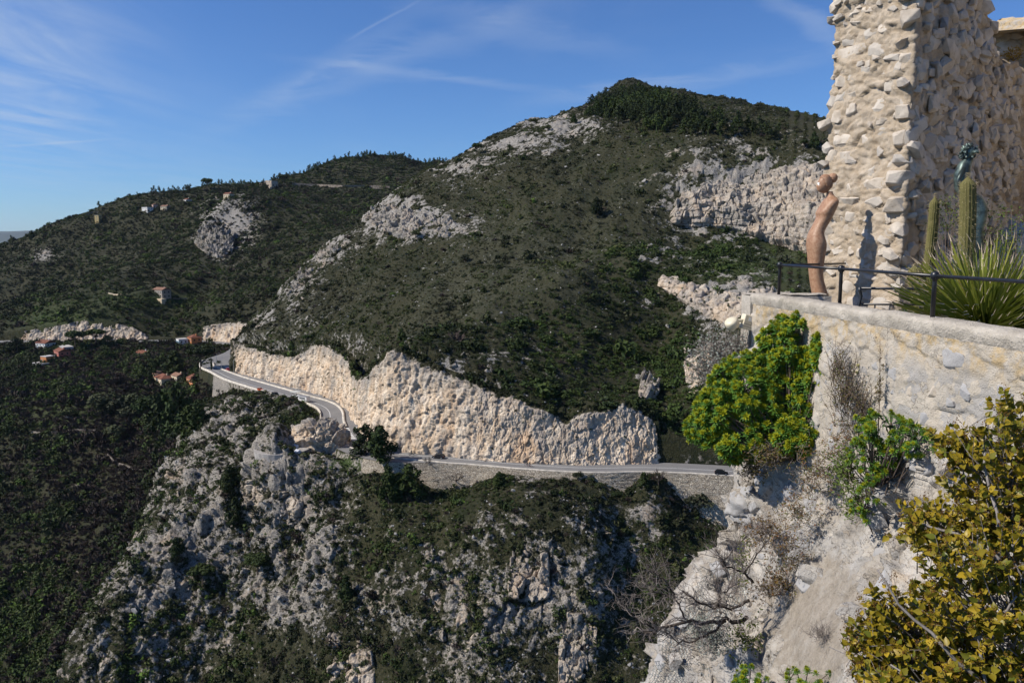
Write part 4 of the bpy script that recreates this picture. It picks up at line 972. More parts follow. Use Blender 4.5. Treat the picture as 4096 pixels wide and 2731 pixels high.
# riders: one continuous skinned figure each
M_CLOTH = plain('dark_clothing', (.03, .032, .04), .9); M_SKIN = plain('skin', (.45, .28, .2), .6); M_HELM = plain('helmet_shell', (.05, .05, .06), .3)
def figure(root, J, rad, name='rider_body', mat=M_CLOTH):
    names = list(J); me = bpy.data.meshes.new(name); ed = [('pelvis', 'chest'), ('chest', 'neck'), ('neck', 'head'), ('chest', 'l_elbow'), ('l_elbow', 'l_hand'), ('chest', 'r_elbow'), ('r_elbow', 'r_hand'), ('pelvis', 'l_knee'), ('l_knee', 'l_foot'), ('l_foot', 'l_toe'), ('pelvis', 'r_knee'), ('r_knee', 'r_foot'), ('r_foot', 'r_toe')]
    me.from_pydata([J[n] for n in names], [(names.index(a), names.index(b)) for a, b in ed], []); o = add_obj(name, me, mat, root); sk = o.modifiers.new('skin', 'SKIN'); sv = me.skin_vertices[0].data
    for k, n in enumerate(names): sv[k].radius = (rad.get(n, .06),) * 2
    sv[names.index('pelvis')].use_root = True; o.modifiers.new('sub', 'SUBSURF').levels = 1; return o
RADS = {'pelvis': .15, 'chest': .17, 'neck': .07, 'head': .11, 'l_elbow': .05, 'r_elbow': .05, 'l_hand': .04, 'r_hand': .04, 'l_knee': .08, 'r_knee': .08, 'l_foot': .05, 'r_foot': .05, 'l_toe': .04, 'r_toe': .04}
def wheel_ring(root, x, z, r, t, nm='wheel'):
    mb = MB(); mb.tube([(x + r * math.cos(a), 0, z + r * math.sin(a)) for a in np.linspace(0, 2 * math.pi, 19)], t, 6, False); o = mb.build(nm, M_TYRE, root); 
    sp_ = MB(); [sp_.tube([(x, 0, z), (x + r * math.cos(a), 0, z + r * math.sin(a))], .008, 3) for a in np.linspace(0, 2 * math.pi, 9)[:-1]]; sp_.build('spokes', M_RIM, o); return o
def bicycle(p, az, label, plabel):
    e = empty('bicycle', tuple(p), az); tag(e, label, 'bicycle', 'cyclists on the road'); wheel_ring(e, -.5, .34, .33, .018); wheel_ring(e, .52, .34, .33, .018)
    MB().tube([(-.5, 0, .34), (-.12, 0, .32), (.38, 0, .82), (-.22, 0, .85), (-.5, 0, .34)], .02, 5).tube([(-.12, 0, .32), (-.24, 0, .92)], .02, 5).tube([(.52, 0, .34), (.36, 0, .95)], .02, 5).build('frame', PAINTS['red'], e)
    MB().box(-.36, -.12, -.06, .06, .92, .97).build('saddle', M_TYRE, e); MB().tube([(.36, -.22, .98), (.36, .22, .98)], .016, 5).build('handlebar', M_TYRE, e)
    q = empty('person', tuple(p), az); tag(q, plabel, 'person', 'cyclists on the road')
    figure(q, {'pelvis': (-.22, 0, 1.02), 'chest': (.08, 0, 1.38), 'neck': (.16, 0, 1.52), 'head': (.22, 0, 1.64), 'l_elbow': (.22, .2, 1.18), 'l_hand': (.36, .2, 1.0), 'r_elbow': (.22, -.2, 1.18), 'r_hand': (.36, -.2, 1.0), 'l_knee': (.14, .1, .80), 'l_foot': (-.08, .1, .42), 'l_toe': (.06, .1, .38), 'r_knee': (.08, -.1, .66), 'r_foot': (-.16, -.1, .22), 'r_toe': (-.02, -.1, .18)}, RADS)
    MB().lathe([(.13, -.02), (.135, .04), (.10, .10), (.001, .13)], 10, (.22, 0, 1.68)).build('helmet', M_HELM, q, True)
bicycle(UZ(527, 465.8, ZR), head_at(527), 'road bicycle farther from the camera of the two riders', 'cyclist in dark clothes leading the pair on the road')
bicycle(UZ(529.8, 466.4, ZR), head_at(529), 'road bicycle nearer the outer edge of the road', 'cyclist in dark clothes riding nearer the road edge')
e = empty('motorcycle', tuple(UZ(411.7, 455.0, ZR)), head_at(411, True)); tag(e, 'dark motorcycle by the cliff foot beyond the dark car', 'motorcycle')
wheel_ring(e, -.7, .33, .28, .07); wheel_ring(e, .7, .33, .28, .06); MB().tube([(-.7, 0, .35), (-.1, 0, .45), (.4, 0, .8), (.7, 0, .35)], .06, 6).build('frame', M_TYRE, e); MB().tube([(-.8, 0, .88), (-.2, 0, .80), (.1, 0, .92), (.4, 0, .9)], [.08, .13, .17, .08], 8).build('tank_and_seat', PAINTS['black'], e, True); MB().tube([(.42, -.35, 1.05), (.46, 0, 1.0), (.42, .35, 1.05)], .02, 5).build('handlebar', M_TYRE, e)
q = empty('person', tuple(e.location), e.rotation_euler.z); tag(q, 'motorcyclist in dark clothes and helmet riding the motorcycle', 'person')
figure(q, {'pelvis': (-.3, 0, .98), 'chest': (-.12, 0, 1.40), 'neck': (-.08, 0, 1.54), 'head': (-.05, 0, 1.66), 'l_elbow': (.12, .28, 1.22), 'l_hand': (.40, .32, 1.06), 'r_elbow': (.12, -.28, 1.22), 'r_hand': (.40, -.32, 1.06), 'l_knee': (.15, .22, .80), 'l_foot': (-.1, .24, .40), 'l_toe': (.1, .24, .36), 'r_knee': (.15, -.22, .80), 'r_foot': (-.1, -.24, .40), 'r_toe': (.1, -.24, .36)}, RADS)
MB().lathe([(.10, -.14), (.15, -.05), (.16, .04), (.10, .13), (.001, .16)], 10, (-.04, 0, 1.70)).build('helmet', M_HELM, q, True)

# ------------------------------------------------------------------ houses
def tiles(n, c):
    m, b, p = material(n, .9); g = b.n('ShaderNodeNewGeometry'); w = b.n('ShaderNodeTexWave'); b.link(g.outputs['Position'], w.inputs[0]); w.inputs['Scale'].default_value = 1.6; w.inputs['Distortion'].default_value = 1.0
    nn_ = b.noise(g.outputs['Position'], 1.2, 4, .6); b.link(b.mix(b.ramp(nn_, .3, .7), tuple(x * .7 for x in c), c), p.inputs['Base Color']); bump(b, p, w.outputs[1], .5, .08); return m
M_TILE = tiles('terracotta_roof_tile', (.20, .080, .050)); M_TILE2 = tiles('weathered_roof_tile', (.25, .14, .095)); M_SHUT = plain('blue_shutter', (.12, .28, .42), .7); M_PANE = plain('window_pane', (.02, .025, .03), .1, .05, 2, .6); M_DOOR = plain('house_door', (.16, .09, .05), .7); M_FLAT = plain('flat_roof', (.42, .40, .38), .9)
WALLS = {k: plain(k + '_render', c, .9, .08, .6) for k, c in {'white': (.66, .65, .62), 'cream': (.56, .46, .32), 'pink': (.42, .15, .11), 'beige': (.42, .34, .26), 'stone': (.30, .27, .23), 'orange': (.46, .19, .08), 'grey': (.36, .36, .36), 'rose': (.46, .33, .28), 'yellow': (.50, .38, .18)}.items()}
HP = []
def house(px, py, w, d, h, wall, roof, rz, label, storeys=1, nw=3, name='house', shut=False, rt=None, drop=0.0, extra=None):
    p = surf_y(px, py); dv = cdir(px, py); p = p + dv / np.linalg.norm(dv) * (d * .4)
    HP.append((p, w, d)); e = empty(name, (p[0], p[1], p[2] - drop - .9), math.radians(rz - 38)); tag(e, label, 'house'); wm = WALLS[wall]; rt = rt or M_TILE
    MB().box(-w / 2, w / 2, -d / 2, d / 2, -4.0, h).build('wall', wm, e)
    o = .35
    if roof == 'gable':
        r = MB(); k = d * .24; r.add([(-w / 2 - o, -d / 2 - o, h - .05), (w / 2 + o, -d / 2 - o, h - .05), (w / 2 + o, d / 2 + o, h - .05), (-w / 2 - o, d / 2 + o, h - .05), (-w / 2 - o, 0, h + k), (w / 2 + o, 0, h + k)], [(0, 1, 5, 4), (2, 3, 4, 5), (1, 2, 5), (3, 0, 4), (3, 2, 1, 0)]); ro = r.build('roof', rt, e)
    elif roof == 'hip':
        r = MB(); k = min(w, d) * .28; m_ = max(0, (w - d) / 2); r.add([(-w / 2 - o, -d / 2 - o, h - .05), (w / 2 + o, -d / 2 - o, h - .05), (w / 2 + o, d / 2 + o, h - .05), (-w / 2 - o, d / 2 + o, h - .05), (-m_, 0, h + k), (m_ + .01, 0, h + k)], [(0, 1, 5, 4), (2, 3, 4, 5), (1, 2, 5), (3, 0, 4), (3, 2, 1, 0)]); ro = r.build('roof', rt, e)
    else: ro = MB().box(-w / 2 - .15, w / 2 + .15, -d / 2 - .15, d / 2 + .15, h + .01, h + .35).build('roof', M_FLAT if roof == 'flat' else rt, e)
    if roof != 'flat': MB().box(w * .22, w * .22 + .7, .2, .9, h, h + d * .24 + .7).build('chimney', wm, ro)
    sh = h / storeys
    for f in range(storeys):
        for k in range(nw):
            x = -w / 2 + (k + .5) * w / nw; z = f * sh + sh * .35; ww, hh = min(.55, w / nw * .28), sh * .22
            if f == 0 and k == nw // 2:
                MB().box(x - .55, x + .55, -d / 2 - .05, -d / 2 - .004, 0, min(2.2, sh * .85)).build('door', M_SHUT if shut else M_DOOR, e); continue
            fr = MB().box(x - ww, x + ww, -d / 2 - .06, -d / 2 - .004, z - hh * .6, z + hh * 1.3).build('window', WALLS['white'], e); MB().box(x - ww * .8, x + ww * .8, -d / 2 - .075, -d / 2 - .062, z - hh * .45, z + hh * 1.15).build('pane', M_PANE, fr)
            if shut:
                for s in (-1, 1): MB().box(x + s * ww * 1.5 - ww * .45, x + s * ww * 1.5 + ww * .45, -d / 2 - .07, -d / 2 - .004, z - hh * .6, z + hh * 1.3).build('shutter', M_SHUT, fr)
        for s in (-1, 1):
            z = f * sh + sh * .35; hh = sh * .22; xs = s * w / 2
            for y in (-d * .2, d * .25): fr = MB().box(min(xs, xs + s * .06), max(xs, xs + s * .06), y - .5, y + .5, z - hh * .6, z + hh * 1.3).build('window', M_PANE, e)
    if extra: extra(e, w, d, h)
    return e
def terrace(e, w, d, h):
    MB().box(-w * .9, w * .9, -d / 2 - 4, -d / 2 - .05, -5, -.1).build('terrace_wall', WALLS['cream'], e)
def villa(e, w, d, h):
    MB().box(-w / 2 - 1, w / 2 + 1, -d / 2 - 3.5, -d / 2 - .05, -6, .0).build('arcade_wall', WALLS['beige'], e)
    for k in range(7):
        x = -w / 2 + (k + .5) * w / 7; pts = [(x - 1.1, -4), (x + 1.1, -4), (x + 1.1, -1.6)] + [(x + 1.1 * math.cos(a), -1.6 + 1.1 * math.sin(a)) for a in np.linspace(0, math.pi, 7)] + [(x - 1.1, -1.6)]
        MB().add([(a, -d / 2 - 3.56, b) for a, b in pts] + [(a, -d / 2 - 3.505, b) for a, b in pts], [tuple(range(len(pts))), tuple(range(len(pts), 2 * len(pts)))[::-1]]).build('arch_opening', M_PANE, e)
    vs = [(2 + 5.5 * math.cos(a), y, h + .02 + 3.2 * math.sin(a)) for y in (-d / 2 + .2, d / 2 - .2) for a in np.linspace(0, math.pi, 13)]
    MB().add(vs, [(k, k + 1, k + 14, k + 13) for k in range(12)] + [tuple(range(13))[::-1], tuple(range(13, 26))]).build('vaulted_hall', WALLS['beige'], e)
    MB().box(8, 11, -d / 2 + .5, d / 2 - .5, h, h + 2.6).build('stair_tower', WALLS['beige'], e)
def rotunda(e, w, d, h):
    MB().lathe([(2.6, -3), (2.6, h + 1.6)], 18, (-w / 2 - 1.6, -1, 0)).build('round_tower', WALLS['cream'], e, False); MB().lathe([(3.1, h + 1.55), (2.0, h + 2.5), (.05, h + 3.2)], 18, (-w / 2 - 1.6, -1, 0)).build('tower_roof', M_TILE2, e)
house(273, 187.5, 23, 11, 5.5, 'beige', 'flat', 4, 'large beige villa with arcade and vaulted hall on the far ridge', 1, 7, 'villa', extra=villa)
house(152.5, 212, 11, 8, 5.2, 'white', 'flat', 6, 'white flat-roofed modern house on the far hillside', 2, 4)
house(159.5, 208, 7, 6, 4.5, 'rose', 'gable', -12, 'small rose house directly above the white modern house', 1, 2, rt=M_TILE2)
house(170, 211, 9, 7, 5.2, 'cream', 'gable', 18, 'cream house with tall gable right of the white modern house', 2, 3, rt=M_TILE2)
house(192.5, 203, 9, 7, 3.2, 'white', 'gable', -5, 'low white house with red roof below the ridge pines', 1, 3)
house(233, 197, 9, 7, 4.0, 'cream', 'gable', 10, 'cream house peeping over the grey rock spur', 1, 3)
house(103, 223, 5.5, 5.0, 9.0, 'yellow', 'flat', 25, 'tall narrow ochre building among quarry walls on the far slope', 3, 1, 'tower_house')
house(161.5, 297, 12.5, 8, 6.4, 'stone', 'gable', 6, 'two-storey stone house with tiled roof on the green spur', 2, 4, rt=M_TILE2, extra=terrace)
house(42, 348, 10, 8, 4.6, 'white', 'gable', 12, 'white house with red roof below the far cliff', 2, 3)
house(57.5, 356.5, 11, 7, 5.0, 'pink', 'gable', -8, 'red-painted house with tiled roof above the dark wood', 2, 3)
house(43, 361.5, 6, 6, 4.5, 'orange', 'flat', 10, 'square terracotta block just below the white house', 1, 2)
house(36, 365.5, 10, 5, 2.6, 'grey', 'flat', 8, 'low pale blue-grey building lowest of the left hamlet', 1, 3, shut=True)
house(62, 350, 14, 6, 3.4, 'grey', 'flat', -10, 'long bare concrete building behind the red house', 1, 5)
house(139.5, 355.5, 12, 7, 3.2, 'white', 'gable', -4, 'long low white house with blue shutters among the trees', 1, 4, shut=True)
house(179, 346, 6.5, 6, 5.6, 'white', 'flat', -14, 'tall white cube house with a blue door', 2, 3, shut=True)
house(192, 344.5, 7.5, 7, 6.0, 'orange', 'hip', -10, 'orange house with red pyramid roof beside the white cube', 2, 2)
house(160, 381.5, 12, 8, 3.8, 'cream', 'hip', -8, 'cream villa with a round tower behind the tall pines', 1, 4, extra=rotunda)
house(174, 379, 8, 6, 3.4, 'cream', 'gable', -5, 'cream side wing seen right of the big pines', 1, 3, rt=M_TILE2)
house(192, 385.5, 10, 8, 5.2, 'orange', 'gable', -12, 'ochre house with broad red roof close to the road bend', 2, 3)
gp_, gs_, gk_ = [], [], []
for p_h, w_h, d_h in HP:
    for _ in range(26):
        a_h = rng.uniform(0, 2 * math.pi); r_h = max(w_h, d_h) * rng.uniform(.62, 1.5); x_h, y_h = p_h[0] + math.cos(a_h) * r_h, p_h[1] + math.sin(a_h) * r_h - 2
        s_h = rng.lognormal(.25, .4); gp_.append((x_h, y_h, ground(x_h, y_h) - .3 * s_h)); gs_.append(s_h); gk_.append(rng.choice([0, 1, 2, 5, 6, 7, 18, 19, 20]))
gs_ = np.array(gs_); scatter('garden_shrubs', np.array(gp_), gk_, np.column_stack([gs_, gs_, gs_ * rng.uniform(.9, 1.5, len(gs_))]), 'garden shrubs and hedges around the scattered houses')
# stone terrace walls and tracks on the valley side
def low_wall(pts, h, label, mat=M_DRY):
    w = [surf_y(px, py) for px, py in pts]; w = resample(np.array(w), 40); mb = MB(); vs = []
    for k, p in enumerate(w): vs += [(p[0], p[1], p[2] - 1.0), (p[0], p[1], p[2] + h), (p[0] + .1, p[1] + .6, p[2] + h), (p[0] + .1, p[1] + .6, p[2] - 1.0)]
    fs = []
    for k in range(len(w) - 1):
        for j in range(3): fs.append((4 * k + j, 4 * k + j + 1, 4 * k + 5 + j, 4 * k + 4 + j))
    mb.add(vs, fs); tag(mb.build('terrace_wall', mat), label, 'wall')
M_OLDWALL = plain('old_dry_wall', (.20, .17, .14), .95, .4, .5)
low_wall([(17, 433), (30, 434), (50, 433), (68, 431), (86, 431)], 1.0, 'long stone terrace wall crossing the valley orchard', M_OLDWALL)
low_wall([(133, 436), (140, 438), (148, 437)], 1.0, 'short pale terrace wall left of the rocky spur', M_OLDWALL)
low_wall([(55, 417), (60, 420), (68, 421)], 1.2, 'curved white-edged wall of a small parking place in the valley', M_OLDWALL)
low_wall([(96, 457), (104, 464), (116, 468), (130, 472)], 1.1, 'stone wall running below the leafless pink trees', M_OLDWALL)
low_wall([(58, 488), (68, 487), (78, 488)], 1.1, 'stone wall behind a small green plot in the valley', M_DRY)
low_wall([(0, 574), (30, 577), (60, 573)], 1.0, 'faint terrace wall deep in the shadowed valley', M_DRY)
low_wall([(296, 185.5), (320, 186.5), (345, 187.5), (372, 188), (392, 188.5)], 3.2, 'long pale wall of the upper road along the far ridge', M_OLDWALL)
low_wall([(108, 294.5), (114, 295.5), (121, 296), (127, 295)], 1.1, 'curved white terrace wall left of the stone house', WALLS['cream'])
low_wall([(172, 299), (180, 299.5), (188, 300)], 1.1, 'pale garden wall right of the stone house', M_OLDWALL)
low_wall([(90, 217), (98, 214), (103, 213)], 2.0, 'pale quarry wall on the skyline slope', M_OLDWALL)

# ------------------------------------------------------------------ trees that stand out one by one
def tree_mesh(kind, seed):
    r = np.random.default_rng(seed); tr = MB(); bl = []; n, size, mat = 1300, .05, M_PINE
    if kind == 'pine':
        tr.tube([(0, 0, -.1), (.015, .01, .3), (0, .02, .6), (.02, 0, .85)], [.032, .024, .014, .005], 6)
        for k in range(15):
            z = .14 + .76 * k / 14; q = (.34 - .26 * ((k / 14) ** 1.3)) * r.uniform(.45, 1.1); a = k * 2.4 + r.uniform(-.4, .4); c = (q * math.cos(a), q * math.sin(a), z + r.uniform(-.03, .05)); bl.append((*c, r.uniform(.12, .19) * (1.2 - .55 * k / 14)))
            tr.tube([(0, 0, z - .08), (c[0] * .6, c[1] * .6, z - .04), (c[0], c[1], c[2])], [.010, .007, .003], 4)
    elif kind == 'umbrella':
        tr.tube([(0, 0, -.1), (.02, .0, .35), (.0, .02, .66)], [.035, .026, .014], 6)
        for k in range(14):
            a = k * 2.4; q = .36 * math.sqrt((k + .5) / 14); c = (q * math.cos(a), q * math.sin(a), .76 + .12 * math.cos(q * 4) + r.uniform(-.03, .03)); bl.append((*c, r.uniform(.10, .17))); tr.tube([(0, 0, .5), (c[0] * .5, c[1] * .5, .62), c], [.014, .010, .004], 4)
    elif kind == 'cypress':
        tr.tube([(0, 0, -.1), (0, 0, .9)], [.02, .004], 5); n = 420; size = .04
        for k in range(12): z = .06 + .90 * k / 11; bl.append((0, 0, z, .085 * math.sin(math.pi * (.18 + .78 * k / 11)) + .012))
    elif kind == 'olive':
        mat = M_OLIVE; n = 600; size = .065; tr.tube([(0, 0, -.1), (.03, .0, .2), (.0, .03, .45)], [.05, .04, .02], 6)
        for k in range(12):
            a = k * 2.4; q = .42 * math.sqrt((k + .3) / 12); c = (q * math.cos(a), q * math.sin(a), .50 + .25 * (1 - q / .42) + r.uniform(-.08, .08)); bl.append((*c, r.uniform(.14, .22))); tr.tube([(0, 0, .3), c], [.016, .005], 4)
    else:
        mat = M_TWIG; tr.tube([(0, 0, -.1), (.02, 0, .2), (0, .02, .4)], [.03, .024, .015], 6)
        def br(p, d, l, rr, lev):
            q = p + d * l; tr.tube([p, (p + q) / 2 + Vector(r.normal(size=3) * l * .06), q], [rr, rr * .8, rr * .55], 3, False)
            if lev:
                for _ in range(4 if lev > 1 else 5): nd = (d + Vector(r.normal(size=3) * .55) + Vector((0, 0, .15))).normalized(); br(p + d * l * r.uniform(.5, 1), nd, l * r.uniform(.55, .8), rr * .5, lev - 1)
        for k in range(6): br(Vector((0, 0, .22 + .03 * k)), Vector((math.cos(k * 1.1), math.sin(k * 1.1), .9 + .1 * k)).normalized(), .26, .014, 3)
        tm = tr.mesh('branches'); tm.materials.append(M_TWIG); return tm, None
    V, F = leaf_cloud(r, n, size, bl, jit=.8, up=.15); cm = raw_mesh('crown', V, F); cm.materials.append(mat); tm = tr.mesh('trunk'); tm.materials.append(M_BARK); return tm, cm
TM = {k: [tree_mesh(k, 60 + 7 * i) for i in range(2)] for k in ('pine', 'umbrella', 'cypress', 'olive', 'bare')}
def tree(px, py, hpx, kind, label, wide=1.0, v=0, grp=None, name=None):
    p = surf_y(px, py); t = np.linalg.norm(p) if True else 0; h = hpx * t / FPX * 1.02
    e = empty(name or {'pine': 'pine_tree', 'umbrella': 'umbrella_pine', 'cypress': 'cypress_tree', 'olive': 'olive_tree', 'bare': 'leafless_tree'}[kind], (p[0], p[1], p[2] - .2), px * 1.7 + v); tag(e, label, 'tree', grp)
    tm, cm = TM[kind][v % 2]
    for nm, m_ in (('trunk', tm), ('crown', cm)):
        if m_ is not None:
            o = bpy.data.objects.new(nm, m_); COL.objects.link(o); o.parent = e
    e.scale = (h * wide, h * wide, h)
for a in [
    (361, 454, 31, 'pine', 'left of the two big pines between the rock knob and the road', 1.15), (376, 461, 36, 'pine', 'larger front pine standing right of the rock knob', 1.1, 1), (407, 497, 34, 'pine', 'dark pine below the retaining wall, nearest the lay-by', 1.1), (384, 503, 38, 'pine', 'slender dark conifer on the slope below the two road pines', .7, 1),
    (223, 490, 26, 'pine', 'lone pine on the rocky spur above the cliff rib', .9), (226, 528, 28, 'pine', 'dark pine at the foot of the spur rock rib', .8, 1), (164, 556, 18, 'pine', 'small pine at the edge of the spur over the valley', 1.0), (247, 574, 19, 'umbrella', 'broad round pine in the middle of the lower spur', 1.5), (188, 585, 18, 'umbrella', 'wide dark tree clump low on the spur scree', 1.5, 1), (338, 600, 26, 'pine', 'dark pine in the shadowed gully below the road', .8),
    (169, 433, 48, 'pine', 'tallest dark pine in front of the round tower villa', .8), (152, 434, 38, 'pine', 'second big pine left of the tallest one by the villa', .9, 1), (192, 428, 27, 'pine', 'dark pine below the ochre house', 1.0), (141, 432, 30, 'umbrella', 'spreading pine at the left end of the villa grove', 1.1), (182, 438, 30, 'pine', 'dark pine at the foot of the villa grove near the spur', 1.0, 1),
    (197, 372, 22, 'umbrella', 'umbrella pine above the ochre house', 1.3), (171, 373, 21, 'pine', 'cedar-like tree with level boughs behind the villa', 1.25, 1), (144.5, 383, 15, 'cypress', 'left cypress of the pair beside the villa', 1.2), (150, 379, 15, 'cypress', 'right cypress of the pair beside the villa', 1.0), (193, 374, 12, 'cypress', 'single cypress above the ochre house roof', 1.2), (208, 370, 12, 'cypress', 'slim cypress at the road edge near the lamp posts', .8),
    (71, 348, 15, 'umbrella', 'umbrella pine in front of the far roadside cliff', 1.3), (92, 345, 14, 'umbrella', 'larger umbrella pine right of the first under the far cliff', 1.5, 1), (105, 344, 9, 'olive', 'round bushy tree right of the far umbrella pines', 1.0), (12, 352, 13, 'pine', 'dark pine at the left frame edge by the far road', 1.3),
    (91, 412, 18, 'olive', 'grey olive tree above the parking place', 1.2), (112, 414, 17, 'olive', 'olive tree in the middle of the valley orchard', 1.2, 1), (128, 410, 18, 'olive', 'olive tree left of the villa grove', 1.2), (121, 420, 14, 'olive', 'lower olive tree beneath the grove', 1.2, 1), (106, 440, 16, 'olive', 'olive tree just above the stone wall', 1.1), (60, 420, 12, 'olive', 'small olive by the curved parking wall', 1.2),
    (123, 466, 16, 'bare', 'pinkish leafless tree left of its twin below the orchard', 1.5), (137, 472, 17, 'bare', 'pinkish leafless tree right of its twin below the orchard', 1.4, 1), (92, 476, 12, 'bare', 'pale grey leafless tree by the wall bend', 1.0), (425, 470, 15, 'bare', 'leafless tree at the road edge by the dark car', 1.0), (455, 488, 20, 'bare', 'grey leafless bush above the pines at the retaining wall', 1.3, 1), (663, 487, 20, 'bare', 'leafless bush rising in front of the retaining wall', 1.3), (200, 305, 10, 'bare', 'pale leafless tree right of the stone house', 1.3),
    (596, 216, 18, 'pine', 'lone dark pine in the middle of the hillside', .9), (465, 262, 9, 'olive', 'dark round bush on the hillside below the pale outcrop', 1.0), (484, 293, 8, 'pine', 'small tree on the open hillside', 1.1), (465, 303, 9, 'pine', 'small tree left and lower on the open hillside', 1.2, 1), (448, 308, 8, 'olive', 'round bush lowest of three on the hillside', 1.2), (417, 238, 9, 'olive', 'dark bush in front of the pale outcrop', 1.1), (401, 346, 15, 'pine', 'pine standing on the tip of the road cliff', .9), (305, 349, 9, 'umbrella', 'small pine on top of the left road cliff', 1.2), (290, 352, 8, 'pine', 'dark pine at the cliff top near the notch', 1.2),
    (478, 155, 11, 'umbrella', 'bushy tree alone on the left skyline of the hill', 1.1), (588, 116, 10, 'pine', 'pine left of the summit wood on the skyline', 1.1), (811, 150, 14, 'pine', 'tall pine on the skyline beside the ruined tower', .9), (797, 149, 8, 'umbrella', 'low pine on the skyline left of the tall one', 1.2), (572, 124, 9, 'pine', 'dark pine on the scree below the summit', 1.1, 1), (547, 131, 7, 'olive', 'dark bush on the skyline scree', 1.2),
    (36, 238, 7, 'pine', 'lone conifer on the far left skyline', .8), (288, 184, 9, 'umbrella', 'dark pine right of the villa on the ridge', 1.2), (212, 190, 10, 'umbrella', 'tall pine crown on the far ridge above the red-roofed house', 1.2),
    (500, 486, 16, 'pine', 'dark pine in front of the middle of the retaining wall', 1.1), (580, 480, 10, 'olive', 'bush on the crest below the road', 1.2), (648, 488, 16, 'pine', 'dark conifer rising before the retaining wall', 1.0, 1), (706, 512, 22, 'olive', 'bushy dark tree against the end of the retaining wall', 1.3),
    (735, 420, 14, 'olive', 'green bush beside the road near the utility pole', 1.3)]:
    tree(*a)
# far-off mountains
mx = np.linspace(-14000, -4000, 160); mz = 90 + 190 * np.clip(.55 + .45 * fbm(np.column_stack([mx, 0 * mx, 0 * mx]), 5200, 4, .5, 3), 0, 2); V = []
for x, z in zip(mx, mz): V += [(x, 14500, -400), (x, 15200, z * .6), (x, 16500, z), (x, 19000, -300)]
k = np.arange(159) * 4; F = np.vstack([np.stack([k + j, k + 4 + j, k + 5 + j, k + 1 + j], 1) for j in range(3)])
tag(add_obj('distant_mountains', raw_mesh('distant_mountains', np.array(V), F, True), plain('wooded_mountain', (.05, .06, .05), .95, .2, .001)), kind='structure')
# ------------------------------------------------------------------ the viewpoint: ruin, parapet, railings and planting
def masonry(name, ca, cb, cc, bscale=18.0, bst=.5, rough=.95, lichen=None):
    m, b, p = material(name, rough); g = b.n('ShaderNodeNewGeometry'); Pq = g.outputs['Position']; oi = b.n('ShaderNodeObjectInfo')
    n1 = b.noise(Pq, bscale * .25, 5, .6); n2 = b.noise(Pq, bscale, 6, .65); n3 = b.noise(Pq, bscale * 4, 4, .6)
    c = b.mix(b.ramp(n1, .3, .7), ca, cb); r = b.ramp(oi.outputs['Random'], .35, .95)
    c = b.mix(b.m('MULTIPLY', r, .75), c, cc)
    c = b.mix(b.m('MULTIPLY', b.ramp(n2, .42, .25), .45), c, (.16, .14, .12))
    c = b.mix(b.m('MULTIPLY', b.ramp(n3, .6, .78), .35), c, (.10, .09, .08))
    if lichen: c = lichen(b, c, Pq)
    b.link(c, p.inputs['Base Color'])
    bump(b, p, b.m('ADD', b.m('MULTIPLY', n2, .7), b.m('MULTIPLY', n3, .3)), bst, .035)
    return m


M_STONE = masonry('rubble_stone', (.41, .35, .28), (.55, .495, .425), (.40, .37, .33))
M_MORTAR = masonry('lime_mortar', (.38, .30, .21), (.50, .425, .335), (.42, .345, .26), 22, .9)
def parapet_lichen(b, c, Pq):
    sx = b.n('ShaderNodeSeparateXYZ'); b.link(Pq, sx.inputs[0]); z = sx.outputs[2]
    band = b.m('MULTIPLY', b.ramp(z, -1.25, -.95), b.ramp(b.noise(Pq, 5.5, 5, .65), .42, .62))
    c = b.mix(b.m('MULTIPLY', band, .55), c, (.46, .29, .07))
    wet = b.ramp(b.noise(b.mapping(Pq, (1, 3, .5)), 2.2, 5, .6), .5, .66)
    wv_ = b.vm('ADD', Pq, b.noise(Pq, 4.0, 3, .6, 0, 1)); cel = b.vor(wv_, 3.6, 'F1', 1); ck = b.ramp(b.vor(wv_, 3.6, 'DISTANCE_TO_EDGE'), .03, .0); c = b.mix(b.m('MULTIPLY', b.m('MULTIPLY', b.ramp(cel, .58, .66), b.ramp(z, -1.0, -1.3)), .65), c, (.30, .295, .29)); c = b.mix(b.m('MULTIPLY', b.m('MULTIPLY', ck, b.ramp(b.noise(Pq, 2.5, 3, .5), .45, .6)), .8), c, (.09, .07, .055))
    return b.mix(b.m('MULTIPLY', wet, .4), c, (.27, .27, .275))
M_PLASTER = masonry('weathered_plaster', (.37, .315, .245), (.52, .47, .405), (.43, .385, .32), 16, .8, .95, parapet_lichen)
M_CAP = masonry('lichened_capstone', (.34, .305, .255), (.51, .465, .40), (.41, .37, .32), 14, 1.0)
M_GREYSTONE = masonry('grey_limestone', (.25, .25, .255), (.38, .37, .365), (.33, .32, .31), 12, .5)
M_ROCKY = masonry('viewpoint_rock', (.46, .42, .37), (.70, .66, .60), (.6, .55, .48), 9, .7)
M_RENDER = masonry('cement_render', (.32, .27, .22), (.42, .37, .31), (.37, .32, .26), 30, .4)
M_IRON = plain('black_iron', (.012, .013, .016), .35, .2, 20, .5)


